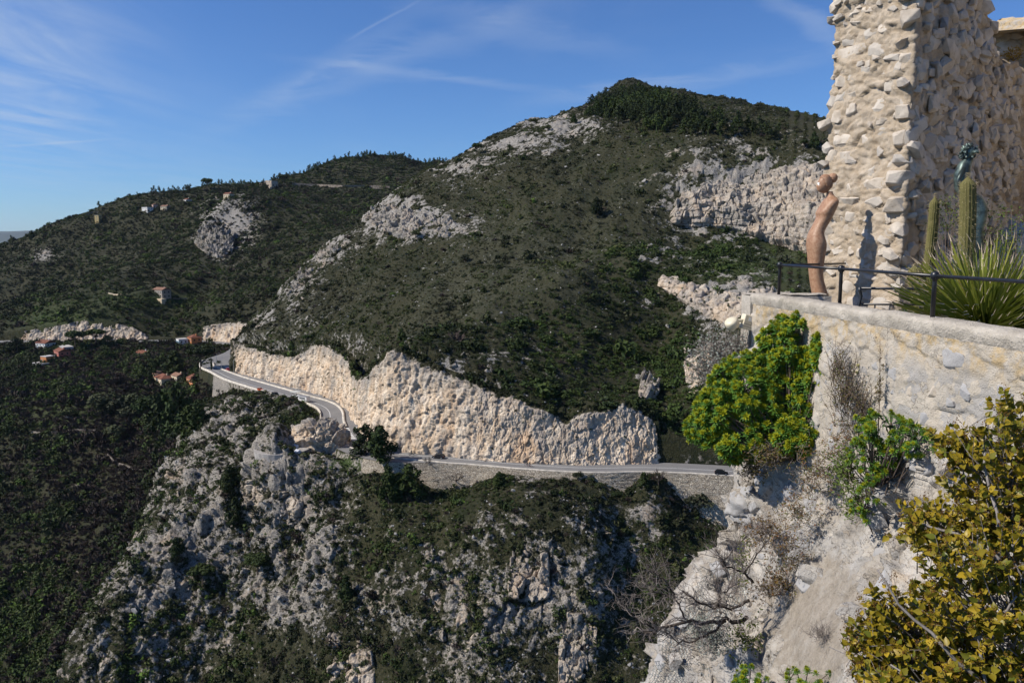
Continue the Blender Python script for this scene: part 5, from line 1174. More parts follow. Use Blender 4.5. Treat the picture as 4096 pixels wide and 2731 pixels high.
def hull_stone(seed, n=16, box=.7):
    r = np.random.default_rng(seed); bm = bmesh.new()
    for _ in range(n):
        d = r.normal(size=3); d /= np.linalg.norm(d); q = d / np.max(np.abs(d)); q = d * (1 - box) + q * box * .85
        bm.verts.new(q * r.uniform(.86, 1.06))
    bmesh.ops.convex_hull(bm, input=bm.verts); bmesh.ops.delete(bm, geom=[v for v in bm.verts if not v.link_faces], context='VERTS')
    bmesh.ops.dissolve_limit(bm, angle_limit=.35, verts=bm.verts, edges=bm.edges); bmesh.ops.bevel(bm, geom=list(bm.edges), offset=.06, segments=1, affect='EDGES', clamp_overlap=True); bmesh.ops.recalc_face_normals(bm, faces=bm.faces)
    me = bpy.data.meshes.new('stone'); bm.to_mesh(me); bm.free(); return me


STONES = [hull_stone(100 + i, 20 + i % 4 * 3, .80 + .06 * (i % 4)) for i in range(16)]
for me_ in STONES: me_.materials.append(M_STONE)
GSTONES = [me_.copy() for me_ in STONES[:8]]
for me_ in GSTONES: me_.materials.clear(); me_.materials.append(M_GREYSTONE)


def add_part(name, me, parent, M4):
    o = bpy.data.objects.new(name, me); COL.objects.link(o); o.parent = parent; o.matrix_local = M4; return o


def stone_matrix(c, nrm, hx, hz, depth, roll):
    n = Vector(nrm).normalized(); z = Vector((0, 0, 1)); x = z.cross(n).normalized() * -1; z = n.cross(x) * -1
    R = Matrix((x, -n, x.cross(-n))).transposed().to_4x4()
    return Matrix.Translation(Vector(c)) @ R @ Matrix.Rotation(roll, 4, 'Y') @ Matrix.Diagonal((hx, depth, hz, 1))


def ruin(name, loop, ztop, zbot, nz, seed, mat, amp=.06, per=60):
    """closed rubble wall: loop of (x, y), ztop(i, t) height per point"""
    pts = np.array(loop + loop[:1], float); d = np.r_[0, np.cumsum(np.linalg.norm(np.diff(pts, axis=0), axis=1))]; n = int(d[-1] * per); t = np.linspace(0, d[-1], n, endpoint=False)
    xy = np.column_stack([np.interp(t, d, pts[:, k]) for k in (0, 1)]); zt = np.array([ztop(x, y) for x, y in xy])
    v = np.linspace(0, 1, nz)[:, None]
    Q = np.zeros((nz, n, 3)); Q[..., 0] = xy[:, 0]; Q[..., 1] = xy[:, 1]; Q[..., 2] = zbot + (zt[None] - zbot) * v
    tan = np.roll(xy, -3, 0) - np.roll(xy, 3, 0); nn = np.column_stack([tan[:, 1], -tan[:, 0]]); nn /= np.linalg.norm(nn, axis=1, keepdims=True)
    area = .5 * np.sum(xy[:, 0] * np.roll(xy[:, 1], -1) - np.roll(xy[:, 0], -1) * xy[:, 1]); nn *= np.sign(area)
    q = Q.reshape(-1, 3)
    dd = amp * (1.0 * fbm(q, .9, 2, .6, seed) + .5 * fbm(q, .10, 3, .65, seed + 1, True) + .9 * facet(q, (.32, .32, .2), seed, 1.0, .8, .4) + .45 * facet(q, (.11, .11, .08), seed + 3, 1.0, 1.0, .5)) + .13 * fbm(q, 1.1, 3, .5, seed + 7)
    Q[..., 0] += dd.reshape(nz, n) * nn[:, 0]; Q[..., 1] += dd.reshape(nz, n) * nn[:, 1]
    idx = np.arange(nz * n).reshape(nz, n); F = np.stack([idx[:-1], np.roll(idx, -1, 1)[:-1], np.roll(idx, -1, 1)[1:], idx[1:]], -1).reshape(-1, 4)
    V = np.vstack([Q.reshape(-1, 3), [[*xy.mean(0), zt.min() - .6]]])
    me = raw_mesh(name, V, F); bm = bmesh.new(); bm.from_mesh(me); bm.verts.ensure_lookup_table()
    for k in range(n): bm.faces.new([bm.verts[idx[-1, k]], bm.verts[idx[-1, (k + 1) % n]], bm.verts[nz * n]])
    bmesh.ops.recalc_face_normals(bm, faces=bm.faces); bm.to_mesh(me); bm.free()
    ruin.last = (Q.copy(), d[-1], zbot, zt)
    return me, xy, nn


def face_point(s_, z):                        # a point on the last ruin's surface, s_ metres along its outline
    Q, L, zb, zt = ruin.last; n = Q.shape[1]; k = int(s_ / L * n) % n; i = int(np.clip((z - zb) / (zt[k] - zb), 0, 1) * (Q.shape[0] - 1)); return Vector(Q[i, k])


def lay_stones(root, s0, s1, zb, zt, nrm, seed, meshes, hmin, hmax, gap, proud, dens, depth=(.07, .13), wob=.12, name='stone'):
    r = np.random.default_rng(seed); z = zb; got = 0; n = Vector(nrm).normalized()
    while z < zt:
        h = r.uniform(hmin, hmax); s = s0 + r.uniform(0, .15)
        while True:
            w = h * (r.uniform(.8, 1.9) if r.uniform() < .75 else r.uniform(1.9, 3.0))
            if s + 2 * w > s1 + .05: break
            if r.uniform() < dens:
                c = face_point(s + w, z + h + r.normal() * .03); c = c - n * .045 + n * (r.uniform(-.016, .008) if r.uniform() < .82 else r.uniform(.005, .035))
                add_part(name, meshes[r.integers(len(meshes))], root, stone_matrix(c, n + Vector(r.normal(size=3) * wob), w * 1.08, h * 1.08, r.uniform(*depth), r.normal() * .16)); got += 1
            s += 2 * w + gap * r.uniform(.3, 1.6)
        z += 2 * h + gap * r.uniform(.2, .9)
    return got


# ---- the broken tower: lit end face A-B, shaded inner side B-C
A, B, C_, C2, A2 = (4.86, 12.55), (5.40, 11.10), (11.2, 17.4), (10.8, 18.2), (5.7, 13.3)
def outline_z(x, y, pxs_, pys_):
    px = 512 + FPX * x / y; u = (341 - np.interp(px, pxs_, pys_)) / FPX; c, sn = math.cos(PITCH), math.sin(PITCH); return (-sn + u * c) / (c + u * sn) * y
def tower_top(x, y):
    z = outline_z(x, y, [880, 925, 945, 955, 961, 969, 973, 983, 1008, 1024, 1090], [-70, -66, -40, -2, 8, 25, 42, 56, 74, 88, 112])
    return float(z + .05 * math.sin(x * 9.1 + y * 4) + .03 * math.sin(x * 23))
tow = empty('ruined_tower', (0, 0, 0)); tag(tow, 'tall broken stub of rubble masonry tower behind the terracotta statue', 'ruin')
me, txy, tnn = ruin('rubble_core', [A, B, C_, C2, A2], tower_top, -2.2, 300, 31, M_MORTAR, .036, 36)
add_obj('rubble_core', me, M_MORTAR, tow)
AB = math.dist(A, B)
n1 = lay_stones(tow, 0, AB, -1.9, 4.9, (-.94, -.35, 0), 5, STONES, .05, .125, .02, .022, .95, (.065, .085), .08)
rq = np.random.default_rng(77); zq = -1.6
while zq < 4.9:
    hq = rq.uniform(.07, .15); n1 += 1; add_part('stone', STONES[rq.integers(16)], tow, stone_matrix(face_point(AB - .05, zq + hq) + Vector((rq.uniform(-.02, .05), rq.uniform(.02, .09), 0)), Vector((-.5 + rq.normal() * .3, -.86, 0)), hq * rq.uniform(1.0, 1.8), hq, rq.uniform(.12, .2), rq.normal() * .12)); zq += 2 * hq + rq.uniform(-.02, .12)
zq = -1.0
while zq < 4.9:
    hq = rq.uniform(.05, .13); n1 += 1; add_part('stone', STONES[rq.integers(16)], tow, stone_matrix(face_point(.04, zq + hq) + Vector((rq.uniform(-.01, .06), .03, 0)), Vector((-.9, -.4 + rq.normal() * .3, 0)), hq * rq.uniform(1.0, 1.9), hq, rq.uniform(.10, .16), rq.normal() * .2)); zq += 2 * hq + rq.uniform(-.02, .22)
# shaded side, only as far as its stones can be told apart
r5 = np.random.default_rng(8); cnt = 0; nv_ = Vector((.735, -.68, 0)); loose = MB()
for k in range(900):
    s = AB + r5.uniform(.05, 6.6); c = face_point(s, 0); zz = r5.uniform(-1.3, tower_top(c.x, c.y) - .05); c = face_point(s, zz); h = r5.uniform(.05, .15); w = h * r5.uniform(.9, 1.9)
    M4 = stone_matrix(c + nv_ * r5.uniform(-.03, .05), nv_ + Vector(r5.normal(size=3) * .2), w, h, r5.uniform(.06, .10), r5.normal() * .3); me_ = STONES[r5.integers(16)] if r5.uniform() < .75 else GSTONES[r5.integers(8)]
    if cnt < 290 - n1: add_part('stone', me_, tow, M4); cnt += 1
    else: loose.add([M4 @ v.co for v in me_.vertices], [tuple(p.vertices) for p in me_.polygons])
lo = loose.build('small_stones', M_STONE, tow); lo['kind'] = 'stuff'

# ---- sunlit ruined wall behind, and boulders added before the tower's foot to catch sun patches
rw = empty('ruined_wall', (0, 0, 0)); tag(rw, 'pale sunlit wall fragment rising behind the ruined tower at the frame edge', 'ruin')
def wall2_top(x, y): return float(outline_z(x, y, [930, 965, 978, 988, 1000, 1010, 1018, 1026, 1060, 1120, 1400], [36, 30, 22, 20, 19, 15, 6, -2, -30, -60, -320]) + .05 * math.sin(x * 13))
me, _, _ = ruin('rubble_core', [(9.9, 18.6), (12.2, 17.6), (12.6, 7.0), (13.6, 7.0), (13.6, 18.8), (10.5, 19.6)], wall2_top, -1.5, 130, 37, M_MORTAR, .10, 14)  # leg running towards the eye is unseen, added to block sky and bounce sun
add_obj('rubble_core', me, M_PLASTER, rw)
lay_stones(rw, 0, 2.5, 2.2, 4.8, (-.35, -.93, 0), 9, STONES, .08, .18, .12, .05, .45)


def crag_block(name, c, rad, seed, mat, amp=.10, wl=.5, nu=64, nv=40, parent=None):
    th = np.linspace(0, 2 * math.pi, nu, endpoint=False)[None]; ph = np.linspace(-.6, .5 * math.pi, nv)[:, None]; f = lambda x: np.sign(x) * np.abs(x) ** .75
    D3 = np.stack([f(np.cos(ph)) * np.cos(th), f(np.cos(ph)) * np.sin(th), f(np.sin(ph)) + 0 * th], -1); q = (np.array(c) + D3 * np.array(rad)).reshape(-1, 3); nn = D3.reshape(-1, 3)
    q = q + nn * (amp * (facet(q, wl, seed, 1.4, 1.6, .5) + .4 * facet(q, wl * .35, seed + 1, 1.2, 1.4, .4) + .3 * fbm(q, wl * .3, 3, .6, seed, True)))[:, None]; idx = np.arange(nu * nv).reshape(nv, nu)
    F = np.stack([idx[:-1], np.roll(idx, -1, 1)[:-1], np.roll(idx, -1, 1)[1:], idx[1:]], -1).reshape(-1, 4)
    return add_obj(name, raw_mesh(name, q, F), mat, parent)
for px, py, Y, rx, rz, sd, lb in [(937, 283, 12.2, .42, .75, 3, 'craggy sunlit boulder between the tower and the tall cactus'), (1030, 268, 12.0, .6, .8, 6, 'sunlit boulder at the frame edge above the spiky grass plant')]:
    w = U(px, py, Y); tag(crag_block('boulder', (w[0], w[1], w[2] - rz * .5), (rx, rx * .8, rz * 1.1), sd, M_STONE, .13, .36), lb, 'boulder')

# ---- terrace ground
tv = [(3.9, 2.5), (4.05, 6.4), (3.75, 9.0), (3.55, 11.1), (4.4, 12.2), (6.0, 15.5), (11, 20), (18, 20), (18, 2.5)]
tg = MB(); tg.add([(x, y, -1.42) for x, y in tv], [tuple(range(len(tv)))[::-1]]); o = tg.build('terrace', M_RENDER); tag(o, kind='structure')

# ---- parapet: plastered rubble wall with a lichened capping
def out_x(Y): return 3.32 + (10.77 - Y) * .1445
pw = empty('parapet_wall', (0, 0, 0)); tag(pw, 'plastered stone parapet with yellow lichen and grey capping below the railing', 'wall')
nY, nZ = 300, 110; Ys = np.linspace(10.95, 2.4, nY); Zs = np.r_[np.linspace(-9, -3.0, 8), np.linspace(-2.9, -.86, 102)]
Q = np.zeros((nZ, nY, 3)); Q[..., 1] = Ys[None]; Q[..., 2] = Zs[:, None]; Q[..., 0] = out_x(Ys)[None] + .03
q = Q.reshape(-1, 3)
dd = .035 * fbm(q, .8, 3, .6, 3) + .012 * fbm(q, .12, 4, .65, 5, True) + .022 * facet(q, (.34, .34, .24), 4, 1.0, .9, .5)
q[:, 0] -= dd; q[:, 0] += .25 * np.clip(-1.9 - q[:, 2], 0, 1) * 0
end = np.column_stack([np.linspace(out_x(10.95), 3.9, 30), np.full(30, 10.97)])
F = grid_faces(nZ, nY); me = raw_mesh('plastered_face', q, F); add_obj('plastered_face', me, M_PLASTER, pw)
Q = np.zeros((nZ, 30, 3)); Q[..., 0] = np.linspace(4.6, out_x(10.95) + .03, 30)[None]; Q[..., 1] = 10.95; Q[..., 2] = Zs[:, None]; qe = Q.reshape(-1, 3); qe[:, 1] += .03 * fbm(qe, .4, 4, .6, 8) * np.tile(np.linspace(1, 0, 30), nZ)
add_obj('end_face', raw_mesh('end_face', qe, grid_faces(nZ, 30)), M_PLASTER, pw)
ncap = 420; prof = [(.05, -.88), (.036, -.84), (.028, -.80), (.026, -.77), (.034, -.748), (.06, -.734), (.10, -.726), (.25, -.725), (.36, -.74), (.40, -.79), (.40, -1.42)]
Yc = np.linspace(11.02, 2.35, ncap); Q = np.zeros((len(prof), ncap, 3))
for i, (dx, z) in enumerate(prof): Q[i, :, 0] = out_x(Yc) + dx; Q[i, :, 1] = Yc; Q[i, :, 2] = z
prs = np.repeat(np.linspace(0, 1, 5), 1)
q = Q.reshape(-1, 3); dd = .018 * fbm(q, .5, 4, .6, 12) + .012 * fbm(q, .12, 3, .6, 14, True) + .016 * facet(q, (.3, .3, .3), 15, 1, 1, .4); q[:, 2] += dd * .6; q[:, 0] -= dd * .9
cap_me = raw_mesh('capping', q, grid_faces(len(prof), ncap)); md = add_obj('capping', cap_me, M_CAP, pw)
crag = [(3.30, 4.42, 11.0, 11.42, -1.45, -.74)]
rb = MB(); x0, x1, y0, y1, z0, z1 = crag[0]
ns = 26; top = np.zeros((ns, 12, 3)); top[..., 0] = np.linspace(x0, x1, ns)[:, None]; top[..., 1] = np.linspace(y0, y1, 12)[None]; top[..., 2] = z1 + .015 * fbm(np.column_stack([top[..., 0].ravel(), top[..., 1].ravel(), np.zeros(ns * 12)]), .2, 3).reshape(ns, 12)
rb.add(top.reshape(-1, 3), [tuple(f) for f in grid_faces(ns, 12)]); rb.box(x0, x1, y0, y1, z0, z1 - .02)
tag(rb.build('return_wall', M_CAP), 'low stone block wall turning the corner left of the statue', 'wall')
rp = np.random.default_rng(21)
for k in range(95):
    Y = rp.uniform(4.2, 10.6); z = rp.uniform(-2.4, -1.05); h = rp.uniform(.05, .13); w = h * rp.uniform(.9, 1.7)
    add_part('stone', GSTONES[rp.integers(8)] if rp.uniform() < .7 else STONES[rp.integers(16)], pw, stone_matrix((out_x(Y) + .07 - .02 * rp.uniform(), Y, z), Vector((-1, -.14, 0)), w, h, .06, rp.normal() * .25))

# ---- the rock the parapet stands on
RK = np.array([(757, 310, 10.85), (752, 340, 10.9), (745, 380, 10.9), (738, 420, 10.8), (735, 470, 10.6), (731, 500, 10.5), (733, 530, 10.3), (734, 548, 10.2), (716, 566, 10.0), (700, 580, 9.9), (680, 610, 9.8), (662, 645, 9.6), (650, 682, 9.4), (640, 720, 9.2),
               (800, 330, 9.95), (850, 345, 9.0), (900, 365, 8.1), (1000, 400, 6.5), (1080, 420, 5.8), (800, 420, 9.7), (850, 430, 8.75), (900, 440, 7.8), (1000, 470, 6.3), (1080, 480, 5.6), (800, 500, 9.3), (850, 520, 8.3), (900, 540, 7.2), (1000, 560, 5.7), (1080, 580, 5.0),
               (800, 560, 8.7), (800, 620, 7.9), (850, 620, 7.0), (900, 640, 6.1), (760, 600, 9.3), (760, 640, 8.5), (720, 640, 9.1), (720, 690, 8.6), (800, 690, 7.1), (850, 690, 6.2), (1000, 690, 4.8), (1080, 700, 4.3), (760, 720, 7.6), (1000, 760, 4.2), (760, 800, 6.6), (640, 800, 8.6)], float)
FRK = RBF(RK, 12.0)
nv, nu = 330, 300; wrap = 46
edge_py = [290, 310, 340, 380, 420, 470, 500, 530, 548, 566, 580, 610, 645, 682, 720, 790]; edge_px = [757, 757, 752, 745, 738, 735, 731, 733, 734, 716, 700, 680, 662, 650, 640, 625]
pyv = np.linspace(318, 790, nv); exv = np.interp(pyv, edge_py, edge_px)
Q = np.zeros((nv, nu + wrap, 3))
for i in range(nv):
    pxr = np.linspace(exv[i], 1075, nu); Yr = FRK(np.column_stack([pxr, np.full(nu, pyv[i])]))
    x = (pxr - 512) / FPX; u = (341 - pyv[i]) / FPX; c_, s_ = math.cos(PITCH), math.sin(PITCH); t = Yr / (c_ + u * s_)
    Q[i, wrap:, 0] = x * t; Q[i, wrap:, 1] = Yr; Q[i, wrap:, 2] = (-s_ + u * c_) * t
    k = np.linspace(4.5, 0, wrap, endpoint=False)
    Q[i, :wrap, 0] = Q[i, wrap, 0] + .45 * k + .05 * k * k - .10 * np.sin(np.minimum(k, 1) * math.pi) ; Q[i, :wrap, 1] = Q[i, wrap, 1] + k; Q[i, :wrap, 2] = Q[i, wrap, 2]
n = grid_normals(Q); n *= -np.sign(n[:, wrap + 40:, 1].mean())
q = Q.reshape(-1, 3); bpx, bpy_ = to_px(q)
smoothm = np.exp(-.5 * (((bpx - 818) / 46) ** 2 + ((bpy_ - 622) / 58) ** 2)); smoothm = np.clip(smoothm * 1.5 - .25, 0, 1)
dd = (1 - smoothm) * (.17 * facet(q, (.66, .66, .48), 8, .6, 1.1, .3) + .028 * facet(q, (.2, .2, .15), 18, .6, 1.0, .4) + .02 * fbm(q, .12, 3, .6, 9, True)) + .02 * fbm(q, .3, 4, .6, 19) - .05
q = q + n.reshape(-1, 3) * dd[:, None]
hi_ = np.clip((q[:, 2] + 1.55) / .45, 0, 1); q[:, 0] += .45 * hi_; q[:, 2] = np.minimum(q[:, 2], -1.08)
me = raw_mesh('viewpoint_rock', q, grid_faces(nv, nu + wrap)); fattr(me, 'smooth', smoothm)
def rock_mat2():
    m, b, p = material('viewpoint_rock_mix', .95); g = b.n('ShaderNodeNewGeometry'); Pq = g.outputs['Position']; sm = b.n('ShaderNodeAttribute', attribute_name='smooth').outputs['Fac']
    n1 = b.noise(Pq, 2.2, 5, .6); n2 = b.noise(Pq, 9, 6, .65); n3 = b.noise(Pq, 45, 4, .65)
    rock = b.mix(b.ramp(n1, .35, .65), (.33, .29, .24), (.50, .47, .425)); rock = b.mix(b.ramp(n2, .55, .75), rock, (.26, .26, .265)); rock = b.mix(b.m('MULTIPLY', b.ramp(n1, .56, .7), .5), rock, (.40, .28, .16)); wv_ = b.vm('ADD', Pq, b.noise(Pq, 3.0, 3, .6, 0, 1)); ck = b.ramp(b.vor(wv_, 2.6, 'DISTANCE_TO_EDGE'), .022, .0); ck2 = b.ramp(b.vor(wv_, 7.5, 'DISTANCE_TO_EDGE'), .03, .0); cel = b.vor(wv_, 2.6, 'F1', 1); rock = b.mix(b.m('MULTIPLY', b.ramp(cel, .55, .8), .55), rock, (.30, .295, .29)); rock = b.mix(b.m('MULTIPLY', ck, .75), rock, (.07, .055, .045)); rock = b.mix(b.m('MULTIPLY', ck2, .4), rock, (.10, .08, .065))
    ren = b.mix(b.ramp(n2, .3, .7), (.26, .225, .18), (.34, .30, .25)); ren = b.mix(b.m('MULTIPLY', b.ramp(n3, .5, .7), .6), ren, (.17, .145, .12)); ren = b.mix(b.m('MULTIPLY', b.ramp(b.noise(b.mapping(Pq, (1, 1, .4)), 3.5, 5, .65), .48, .66), .45), ren, (.42, .39, .35))
    c = b.mix(b.ramp(b.m('ADD', sm, b.m('MULTIPLY', b.m('SUBTRACT', n2, .5), .6)), .4, .6), rock, ren); c = b.mix(b.m('MULTIPLY', b.ramp(n2, .40, .25), .5), c, (.12, .10, .09))
    b.link(c, p.inputs['Base Color']); bump(b, p, b.m('ADD', b.m('MULTIPLY', n2, .9), b.m('MULTIPLY', n3, .35)), .9, .07); return m
M_VROCK = rock_mat2()
vro = add_obj('viewpoint_rock', me, M_VROCK); tag(vro, kind='structure')
RKG = q.reshape(nv, nu + wrap, 3)
def rock_at(px, py):
    i = int(np.clip((py - 318) / (790 - 318) * (nv - 1), 0, nv - 1)); ex = exv[i]; j = int(np.clip((px - ex) / (1075 - ex) * (nu - 1), 0, nu - 1)); return RKG[i, wrap + j]
RSTONES = [hull_stone(300 + i, 18, .6 + .1 * (i % 3)) for i in range(8)]
for me_ in RSTONES: me_.materials.append(M_VROCK)
rr_ = np.random.default_rng(31); k = 0
while k < 120:
    py = rr_.uniform(400, 690); ex = np.interp(py, edge_py, edge_px); px = ex + rr_.exponential(55) if rr_.uniform() < .75 else rr_.uniform(860, 1000)
    if abs(px - 825) < 45 and 545 < py < 690 and rr_.uniform() < .9: continue
    w_ = Vector(rock_at(px, py)); h = rr_.uniform(.04, .15); w = h * rr_.uniform(.9, 1.9); add_part('stone', RSTONES[rr_.integers(8)] if rr_.uniform() < .7 else GSTONES[rr_.integers(8)], vro, stone_matrix(w_ + Vector((.02, .02, 0)), Vector((-.8, -.5, .3)) + Vector(rr_.normal(size=3) * .25), w, h, rr_.uniform(.07, .13), rr_.normal() * .4)); k += 1
for px, py, w, h, sd, lb in [(802, 547, .34, .20, 1, 'large smooth grey stone set in the rock above the cement slope'), (757, 630, .24, .30, 2, 'white boulder crossed by twig shadows under the leafless shrub'), (745, 505, .26, .24, 3, 'grey block on the rock edge below the green bush'),
                             (742, 455, .22, .18, 4, 'pale block at the rock edge under the euphorbia'), (895, 500, .18, .22, 5, 'rounded grey stone beside the yellow leaved shrub'), (905, 560, .14, .2, 6, 'upright white stone near the yellow leaved shrub'), (783, 655, .16, .14, 7, 'small angular stone low on the cement slope'), (795, 572, .10, .08, 8, 'small pale stone at the edge of the cement slope'), (700, 672, .26, .16, 9, 'broad pale stone at the foot of the netted rock')]:
    w_ = rock_at(px, py); o = crag_block('rock_block', (w_[0] + .12, w_[1] + .06, w_[2] - h * .25), (w, w * .75, h), 50 + sd, M_GREYSTONE if sd in (1, 3, 5) else M_VROCK, .035, .22, 48, 30); tag(o, lb, 'stone')

# ---- wire netting over the rock at the lower left
wn_ = MB()
for k in range(36):
    for j in range(30):
        px, py = 640 + k * 3.1 + (j % 2) * 1.55, 560 + j * 4.2
        ex = np.interp(py, edge_py, edge_px)
        if px < ex + 1 or px > ex + 62 or py > 690: continue
        pts = []
        for dx, dy in ((0, 0), (1.55, 1.4), (1.55, 4.2)):
            w_ = rock_at(px + dx, py + dy); pts.append((w_[0] - .035, w_[1] - .03, w_[2] + .01))
        wn_.tube(pts, .0035, 3, False); w_ = rock_at(px - 1.55, py + 1.4); wn_.tube([pts[0], (w_[0] - .035, w_[1] - .03, w_[2] + .01)], .0035, 3, False)
ob = wn_.build('wire_netting', plain('galvanised_wire', (.16, .18, .18), .5, .2, 30, .5, .6)); tag(ob, 'grey wire netting stretched over the rock at the lower edge', 'netting'); ob['kind'] = 'stuff'

# ---- railings
def capsule_post(name, root, x, y, z0, z1, r=.021):
    p = MB(); p.lathe([(r, z0), (r, z1 - .05), (r * 1.0, z1 - .03), (r * 1.75, z1 - .015), (r * 1.9, z1 + .02), (r * 1.5, z1 + .045), (.001, z1 + .055)], 12, (x, y, 0)); p.lathe([(r * 1.5, z0 - .01), (r * 1.4, z0 + .012), (r, z0 + .02)], 12, (x, y, 0)); return p.build(name, M_IRON, root, True)
rl_ = empty('parapet_railing', (3.65, 10.8, -.73)); rl_.location = (0, 0, 0); tag(rl_, 'black iron railing with ball-jointed posts along the parapet top', 'railing')
posts = [(3.62, 10.8), (3.86, 9.36), (3.95, 7.45), (4.24, 5.5), (4.5, 3.6)]
for x, y in posts: capsule_post('post', rl_, x, y, -.74, -.335)
for (a, b_) in zip(posts[:-1], posts[1:]):
    MB().tube([(*a, -.325), (*b_, -.325)], .017, 8).build('rail', M_IRON, rl_, True)
MB().tube([(3.62, 10.8, -.325), (4.35, 11.35, -.33), (4.9, 11.75, -.33)], .015, 8).build('rail', M_IRON, rl_, True)
lf = empty('low_fence', (0, 0, 0)); tag(lf, 'low black fence with short balusters in front of the spiky grass plant', 'fence')
Yf = 9.05
MB().tube([(3.96, Yf, -.535), (5.2, Yf - .05, -.545), (6.6, Yf - .1, -.555)], .015, 8).build('top_rail', M_IRON, lf, True)
MB().tube([(3.98, Yf, -.715), (5.2, Yf - .05, -.725), (6.6, Yf - .1, -.735)], .011, 8).build('lower_rail', M_IRON, lf, True)
MB().tube([(3.95, Yf, -.525), (3.955, Yf, -.57), (3.975, Yf, -.62), (3.96, Yf, -.68), (3.95, Yf, -.74), (3.95, Yf, -1.4)], [.019, .019, .015, .017, .02, .017], 8).build('end_post', M_IRON, lf, True)
for k in range(15):
    x = 4.12 + k * .168; MB().tube([(x, Yf - .03 - .03 * (x - 4), -.72), (x, Yf - .03 - .03 * (x - 4), -1.40)], .0085, 6).build('baluster', M_IRON, lf, True)

# ---- garden spotlight on the corner of the wall
M_CREAM = plain('cream_plastic', (.62, .56, .42), .45, .06, 8, .4); M_WHITE = plain('white_label', (.75, .75, .72), .6, .03)
sl = empty('spotlight', tuple(U(748, 322, 10.95))); tag(sl, 'cream plastic garden spotlight with junction box on the wall corner', 'lamp')
sb = MB(); sb.box(-.09, .10, -.05, .07, -.10, .10); o = sb.build('junction_box', M_CREAM, sl); o.rotation_euler = (0, .28, .2); bv = o.modifiers.new('bevel', 'BEVEL'); bv.width = .012; bv.segments = 2
sb = MB(); sb.box(-.03, .055, -.053, -.0505, .02, .075); lb_ = sb.build('paper_label', M_WHITE, o)
for z in (-.03, -.065): MB().box(-.088, .098, -.0525, -.0505, z, z + .006).build('lid_groove', plain('groove', (.2, .18, .14), .8), o)
sb = MB(); sb.tube([(-.06, -.02, .02), (-.13, -.03, .03), (-.18, -.04, .02)], [.03, .022, .03], 10); sb.build('arm', M_CREAM, sl, True)
sb = MB(); sb.lathe([(.001, -.055), (.085, -.055), (.095, -.045), (.095, .035), (.085, .055), (.045, .07), (.001, .07)], 20); hd = sb.build('lamp_head', M_CREAM, sl, True); hd.location = (-.235, -.05, -.01); hd.rotation_euler = (.35, -.55, 0)
sb = MB(); sb.lathe([(.001, -.060), (.078, -.060), (.078, -.0555), (.001, -.0555)], 20); sb.build('glass', plain('frosted_lens', (.55, .52, .44), .2, .05), hd, True)

# ---- terracotta statue: tall slender woman without arms, face turned away over the valley
M_TERRA = material('glazed_terracotta', .5)
mt, b_, p_ = M_TERRA; g_ = b_.n('ShaderNodeNewGeometry'); nz_ = b_.noise(g_.outputs['Position'], 26, 4, .6); big = b_.noise(g_.outputs['Position'], 5, 3, .5)
b_.link(b_.mix(b_.ramp(nz_, .35, .65), b_.mix(big, (.24, .122, .068), (.32, .178, .104)), (.37, .225, .14)), p_.inputs['Base Color']); p_.inputs['Specular IOR Level'].default_value = .35; bump(b_, p_, nz_, .35, .012); M_TERRA = mt
st = empty('statue', tuple(U(818, 300, 11.5))); sY = 11.5; S0 = Vector(st.location)
tag(st, 'tall slender armless terracotta woman statue with bun standing at the parapet corner', 'statue')
def c7(x, y): return Vector(U(775 + x / 10.45, 162.5 + y / 10.45, sY)) - S0
prof = [  # y, front x, back x, half-width (m)
    (300, 538, 600, .062), (330, 541, 606, .062), (352, 540, 622, .085), (372, 528, 640, .150), (392, 514, 650, .205), (420, 498, 650, .225), (455, 476, 640, .215), (490, 450, 626, .200), (515, 433, 615, .192), (535, 431, 606, .185), (555, 438, 597, .176), (590, 428, 582, .163), (630, 408, 560, .150), (665, 388, 538, .144), (700, 367, 516, .147), (735, 352, 504, .160), (770, 343, 509, .180), (805, 337, 521, .198), (840, 334, 530, .208), (880, 336, 529, .208), (930, 342, 521, .200),
    (990, 347, 511, .185), (1050, 352, 503, .172), (1110, 356, 498, .160), (1170, 361, 495, .150), (1230, 367, 504, .145), (1300, 378, 526, .145), (1370, 390, 548, .15), (1440, 404, 568, .155), (1560, 420, 590, .16), (1760, 440, 640, .18)]
NS = 40; vs, fs = [], []
for y, xf, xb, hw in prof:
    hw *= .86; a, b2_ = c7(xf, y), c7(xb, y); cc = (a + b2_) / 2; hd_ = (b2_ - a).length / 2 * .96
    for k in range(NS):
        t = 2 * math.pi * k / NS; cx, sx = math.cos(t), math.sin(t); e = 2 / 2.3
        bx = math.copysign(abs(cx) ** e, cx) * hd_; by = math.copysign(abs(sx) ** e, sx) * hw
        if cx < -.2 and 455 < y < 560: bx *= 1 - .10 * math.exp(-(by / .05) ** 2)              # between the breasts
        if cx > .2 and y > 780 and y < 900: bx *= 1 - .10 * math.exp(-(by / .03) ** 2)
        if cx > .2 and 380 < y < 700: bx *= 1 - .08 * math.exp(-(by / .04) ** 2)               # furrow of the spine
        vs.append(cc + Vector((bx, by, 0)))
for i in range(len(prof) - 1):
    for k in range(NS): fs.append((i * NS + k, (i + 1) * NS + k, (i + 1) * NS + (k + 1) % NS, i * NS + (k + 1) % NS))
bodyb = MB(); bodyb.add(vs, fs)
body = bodyb.build('body', M_TERRA, st, True); sd = body.modifiers.new('subsurf', 'SUBSURF'); sd.levels = 1; sd.render_levels = 1
